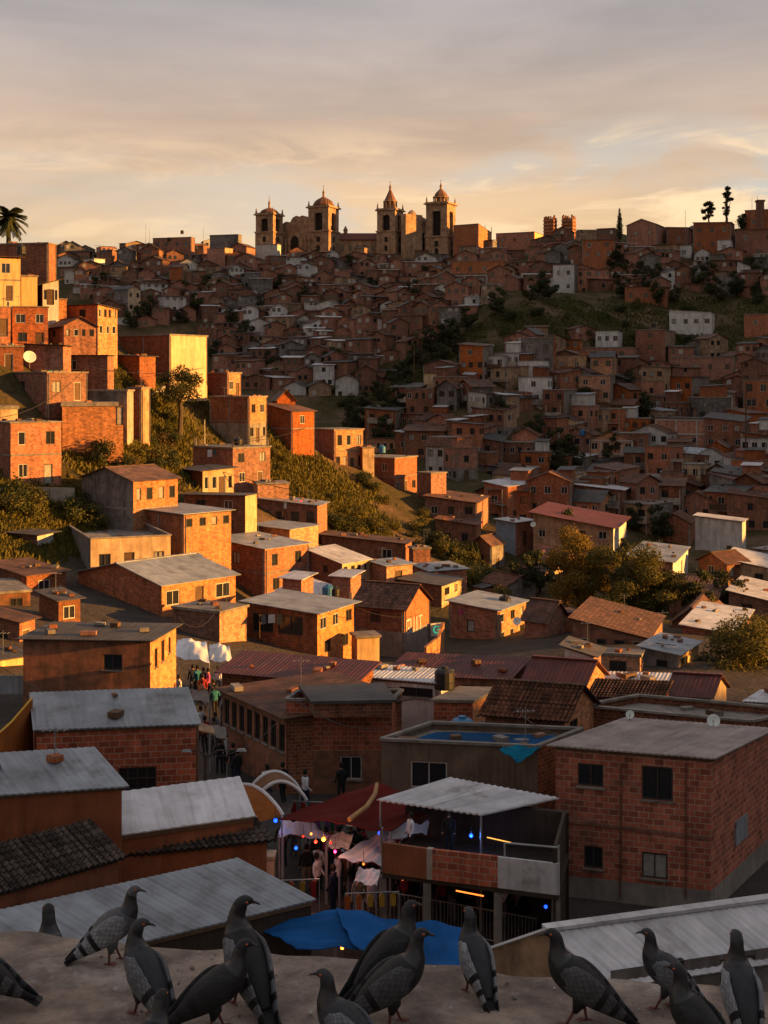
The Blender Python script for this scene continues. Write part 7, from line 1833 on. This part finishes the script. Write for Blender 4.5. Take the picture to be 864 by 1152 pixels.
# ------------------------------------------------------------------ a name and a description for every house and plant
LM = [((303,245),'the left church tower'),((364,240),'the second church tower'),((439,235),'the steep spired tower'),((496,235),'the tall lantern tower'),((630,265),'the banded towers'),
 ((697,260),'the pointed cypress'),((728,265),'the skyline gable'),((635,312),'the white three-storey house'),((777,358),'the long white house'),((728,331),'the flat house with dark eave'),
 ((825,322),'the blank grey green block'),((525,332),'the concrete framed block'),((684,380),'the small white house with dark windows'),((636,393),'the lit yellow windows'),((738,390),'the tall narrow brick house'),((790,412),'the long house above the bastion'),
 ((778,445),'the round bastion'),((690,518),'the three storey columned house'),((770,495),'the widest three-storey block'),((641,548),'the cream stepped house'),((722,553),'the house with rows of pale windows'),
 ((784,578),'the broad brick gable'),((810,605),'the blank white building'),((655,600),'the bright red roof'),((210,395),'the blank cream block'),((380,506),'the tall square sunlit house'),((435,536),'the blank orange end wall'),
 ((464,500),'the bright pale roof'),((530,442),'the white walled house'),((590,500),'the blank brick gable'),((550,545),'the grey house with window grid'),((850,445),'the curtained building'),((840,520),'the tall right edge pole'),
 ((707,650),'the tall grove'),((845,750),'the round bushy tree'),((780,685),'the brown valley gable'),((742,745),'the grey house with lit shop front'),((580,600),'the blue sided house'),((520,585),'the dark red rambling house'),
 ((549,705),'the square grey roofed house'),((440,700),'the painted letters'),((300,645),'the large two-storey orange house'),((180,575),'the gabled grey house'),((130,620),'the long cream house'),((35,512),'the tall left edge house'),
 ((202,440),'the flat crowned pine'),((50,435),'the two toned cottage'),((100,468),'the thick slab shed'),((253,278),'the plain grey block'),((300,283),'the white windowless house'),((193,282),'the wide building with tanks'),
 ((106,298),'the small white two window house'),((136,338),'the lit cream gable'),((240,290),'the burning orange sided block'),((540,270),'the plain brick hall'),((585,275),'the long flat skyline block'),((403,268),'the church nave'),
 ((370,400),'the gully fields'),((560,440),'the top of the central town'),((260,470),'the shuttered crest house'),((325,482),'the broken roofed house'),((466,400),'the spur pole')]
LM = [l for l in LM if l[1] not in ('the gully fields', 'the top of the central town')]
def relate(px, py, self_words=''):
    best = sorted(LM, key=lambda l: math.hypot(l[0][0] - px, (l[0][1] - py) * 1.3))[0]
    dx, dy = px - best[0][0], py - best[0][1]; L_ = math.hypot(dx, dy)
    if abs(dx) > abs(dy) * 1.3: w = 'left of' if dx < 0 else 'right of'
    else: w = 'above' if dy < 0 else 'below'
    return ('far ' if L_ > 60 else '') + w + ' ' + best[1]
ORD = ['', 'second', 'third', 'fourth', 'fifth', 'sixth', 'seventh', 'eighth', 'ninth', 'tenth', 'eleventh', 'twelfth']
ALL = []
def finish(items):
    """items: (root, look, px, py); things that would share a label are counted off from the left"""
    groups = {}
    for it in items: groups.setdefault((it[1], relate(it[2], it[3])), []).append(it)
    for (look, rel), g in groups.items():
        g.sort(key=lambda t: t[2])
        for i, it in enumerate(g):
            if len(g) == 1: lab = look + ' ' + rel
            elif len(g) == 2: lab = look + ', the ' + ('left' if i == 0 else 'right') + ' one ' + rel
            else: lab = look + ', ' + ('leftmost' if i == 0 else ORD[i] + ' from left') + ' ' + rel
            it[0]['label'] = ' '.join(lab.split()[:16]); ALL.append(it[0]['label'])
            if len(lab.split()) > 16: print('LONG', lab)
todo = []
for h in HOUSES:
    r = h['root']; r['category'] = 'apartment block' if r.name.startswith('apartment') else 'house'
    if h['group'] or not h['label']: r['group'] = 'houses on the far slopes'
    else: r['group'] = 'houses of the hill town'
    if h['label']: r['label'] = h['label']; continue
    st = 'low' if h['H'] < 3.6 else ('two-storey' if h['H'] < 6.2 else 'three-storey')
    rf = {'corr':'grey', 'corrw':'pale', 'corrb':'brownish', 'corrd':'dark', 'corrr':'red', 'corrrust':'rusty', 'tile':'tile', 'tiled':'tile', 'slab':'flat'}[h['roof']]
    rf += '-gabled' if h['gable'] else ('-parapet' if h['par'] else '-roofed')
    if h.get('zone') == 'shed': st = 'small'
    look = f"{st} {MATWORD[h['mL']].replace(' ', '-')} {rf} house"
    x0, y0, x1, y1 = h['px']; todo.append((r, look, (x0 + x1) / 2, (y0 + y1) / 2))
finish(todo)
todo = []
for p in PLANTS:
    r = p['root']; r['category'] = p['cat']
    if p['group']: r['group'] = p['group']
    if p['label']: r['label'] = p['label']
    else: todo.append((r, p['words'], p['px'], p['py']))
finish(todo)

dup_ = {}
for o in SC.objects:
    if o.parent is None and 'label' in o: dup_.setdefault(o['label'], []).append(o.name)
print('DUP', [(k, len(v)) for k, v in dup_.items() if len(v) > 1][:10])
# ------------------------------------------------------------------ camera, light, air
cam = bpy.data.cameras.new('camera'); co = bpy.data.objects.new('camera', cam); COL.objects.link(co)
cam.sensor_fit = 'VERTICAL'; cam.sensor_height = 24; cam.lens = F / 1152 * 24
cam.shift_y = -(576 - YH) / 1152; cam.clip_start = .1; cam.clip_end = 20000
co.rotation_euler = (PI / 2, 0, 0); SC.camera = co
SUN_EL = math.radians(8.5); SUN_AZ = math.atan2(-.12, .99)       # seen from above, 0 = to the right of the picture
sd = Vector((math.cos(SUN_AZ) * math.cos(SUN_EL), math.sin(SUN_AZ) * math.cos(SUN_EL), math.sin(SUN_EL)))
sl = bpy.data.lights.new('sun', 'SUN'); so = bpy.data.objects.new('sun', sl); COL.objects.link(so)
sl.energy = 5.0; sl.color = (1.0, .45, .09); sl.angle = math.radians(.6)
so.rotation_euler = sd.to_track_quat('Z', 'Y').to_euler()
w = bpy.data.worlds.new('World'); SC.world = w; w.use_nodes = True
nt = w.node_tree; N = nt.nodes; L = nt.links
for n in list(N): N.remove(n)
out = N.new('ShaderNodeOutputWorld'); bg = N.new('ShaderNodeBackground'); L.new(bg.outputs[0], out.inputs[0])
sky = N.new('ShaderNodeTexSky'); sky.sky_type = 'NISHITA'; sky.sun_disc = False
sky.sun_elevation = SUN_EL; sky.sun_rotation = PI / 2 - SUN_AZ; sky.air_density = 1.2; sky.dust_density = 2.5; sky.ozone_density = 1.5; sky.altitude = 3600
tc = N.new('ShaderNodeTexCoord'); sp = N.new('ShaderNodeSeparateXYZ'); L.new(tc.outputs['Generated'], sp.inputs[0])
def math_(op, a, b=None):
    m = N.new('ShaderNodeMath'); m.operation = op
    for i, k in enumerate((a, b)):
        if k is None: continue
        if isinstance(k, (int, float)): m.inputs[i].default_value = k
        else: L.new(k, m.inputs[i])
    return m.outputs[0]
def rng(s, a, c, lo=0, hi=1):
    r = N.new('ShaderNodeMapRange'); r.interpolation_type = 'SMOOTHSTEP'
    r.inputs[1].default_value = a; r.inputs[2].default_value = c; r.inputs[3].default_value = lo; r.inputs[4].default_value = hi; L.new(s, r.inputs[0]); return r.outputs[0]
def mx(f, a, c):
    x = N.new('ShaderNodeMix'); x.data_type = 'RGBA'
    if isinstance(f, float): x.inputs[0].default_value = f
    else: L.new(f, x.inputs[0])
    for i, k in ((6, a), (7, c)):
        if isinstance(k, tuple): x.inputs[i].default_value = (*k, 1)
        else: L.new(k, x.inputs[i])
    return x.outputs[2]
# a veil of high cloud: its colour comes from the low sun and so changes with height above the horizon
el = math_('ARCTAN2', sp.outputs['Z'], math_('SQRT', math_('ADD', math_('MULTIPLY', sp.outputs['X'], sp.outputs['X']), math_('MULTIPLY', sp.outputs['Y'], sp.outputs['Y']))))
az = math_('ARCTAN2', sp.outputs['X'], sp.outputs['Y'])
cv = N.new('ShaderNodeCombineXYZ'); L.new(math_('MULTIPLY', az, 5.5), cv.inputs[0]); L.new(math_('MULTIPLY', el, 26), cv.inputs[1])
def nz(s, d, off=0., r=.55, dist=0.):
    a = N.new('ShaderNodeVectorMath'); a.operation = 'ADD'; a.inputs[1].default_value = (off, off * .7, off); L.new(cv.outputs[0], a.inputs[0])
    t = N.new('ShaderNodeTexNoise'); t.inputs['Scale'].default_value = s; t.inputs['Detail'].default_value = d; t.inputs['Roughness'].default_value = r; t.inputs['Distortion'].default_value = dist
    L.new(a.outputs[0], t.inputs['Vector']); return t.outputs[0]
rm = N.new('ShaderNodeValToRGB'); L.new(math_('MULTIPLY', el, 1 / 1.5708), rm.inputs[0])
cr = rm.color_ramp
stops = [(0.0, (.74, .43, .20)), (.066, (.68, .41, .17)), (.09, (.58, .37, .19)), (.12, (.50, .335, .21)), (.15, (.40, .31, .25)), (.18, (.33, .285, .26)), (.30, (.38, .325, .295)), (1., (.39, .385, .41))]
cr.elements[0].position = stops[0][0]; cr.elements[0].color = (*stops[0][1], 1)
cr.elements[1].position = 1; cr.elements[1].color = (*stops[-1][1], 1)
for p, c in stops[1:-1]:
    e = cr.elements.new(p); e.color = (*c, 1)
cloud = rm.outputs[0]
hi_ = mx(rng(nz(1.1, 7, 3.1, .55, .4), .40, .66), cloud, mx(.0, (0, 0, 0), (0, 0, 0)))
def scale(c, k):
    v = N.new('ShaderNodeVectorMath'); v.operation = 'SCALE'; L.new(c, v.inputs[0])
    if isinstance(k, (int, float)): v.inputs['Scale'].default_value = k
    else: L.new(k, v.inputs['Scale'])
    return v.outputs[0]
N.remove(hi_.node)
soft = rng(nz(.55, 8, 3.1, .55, .3), .3, .7, .84, 1.18)
cloud = scale(cloud, soft)
# pale blue gaps, mostly low and to the right
gap = math_('MULTIPLY', rng(nz(.8, 6, 9.7, .5, .5), .44, .62), rng(el, .22, .15))
gap = math_('MULTIPLY', gap, rng(az, -.25, .12, .35, 1.))
cloud = mx(math_('MULTIPLY', gap, .8), cloud, (.46, .44, .39))
# brighter lit undersides
und = math_('MULTIPLY', rng(nz(1.3, 8, 21., .6, .5), .50, .66), rng(el, .20, .155))
und = math_('MULTIPLY', und, rng(az, -.15, .2, .55, 1.45))
cloud = mx(math_('MULTIPLY', und, .62), cloud, (.92, .62, .32))
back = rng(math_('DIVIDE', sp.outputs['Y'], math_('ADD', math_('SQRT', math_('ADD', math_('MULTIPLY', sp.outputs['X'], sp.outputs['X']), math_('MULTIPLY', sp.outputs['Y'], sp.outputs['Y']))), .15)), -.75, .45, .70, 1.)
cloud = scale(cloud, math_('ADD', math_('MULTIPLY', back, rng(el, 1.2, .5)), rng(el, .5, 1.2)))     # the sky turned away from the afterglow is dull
SKY = .085; SKM = .48
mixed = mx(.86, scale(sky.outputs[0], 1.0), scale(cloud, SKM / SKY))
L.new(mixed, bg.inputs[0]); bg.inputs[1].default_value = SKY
v = SC.view_settings; v.view_transform = 'Standard'; v.look = 'None'; v.gamma = 1; v.exposure = 1.55
SC.cycles.max_bounces = 5; SC.cycles.diffuse_bounces = 3; SC.cycles.use_denoising = True
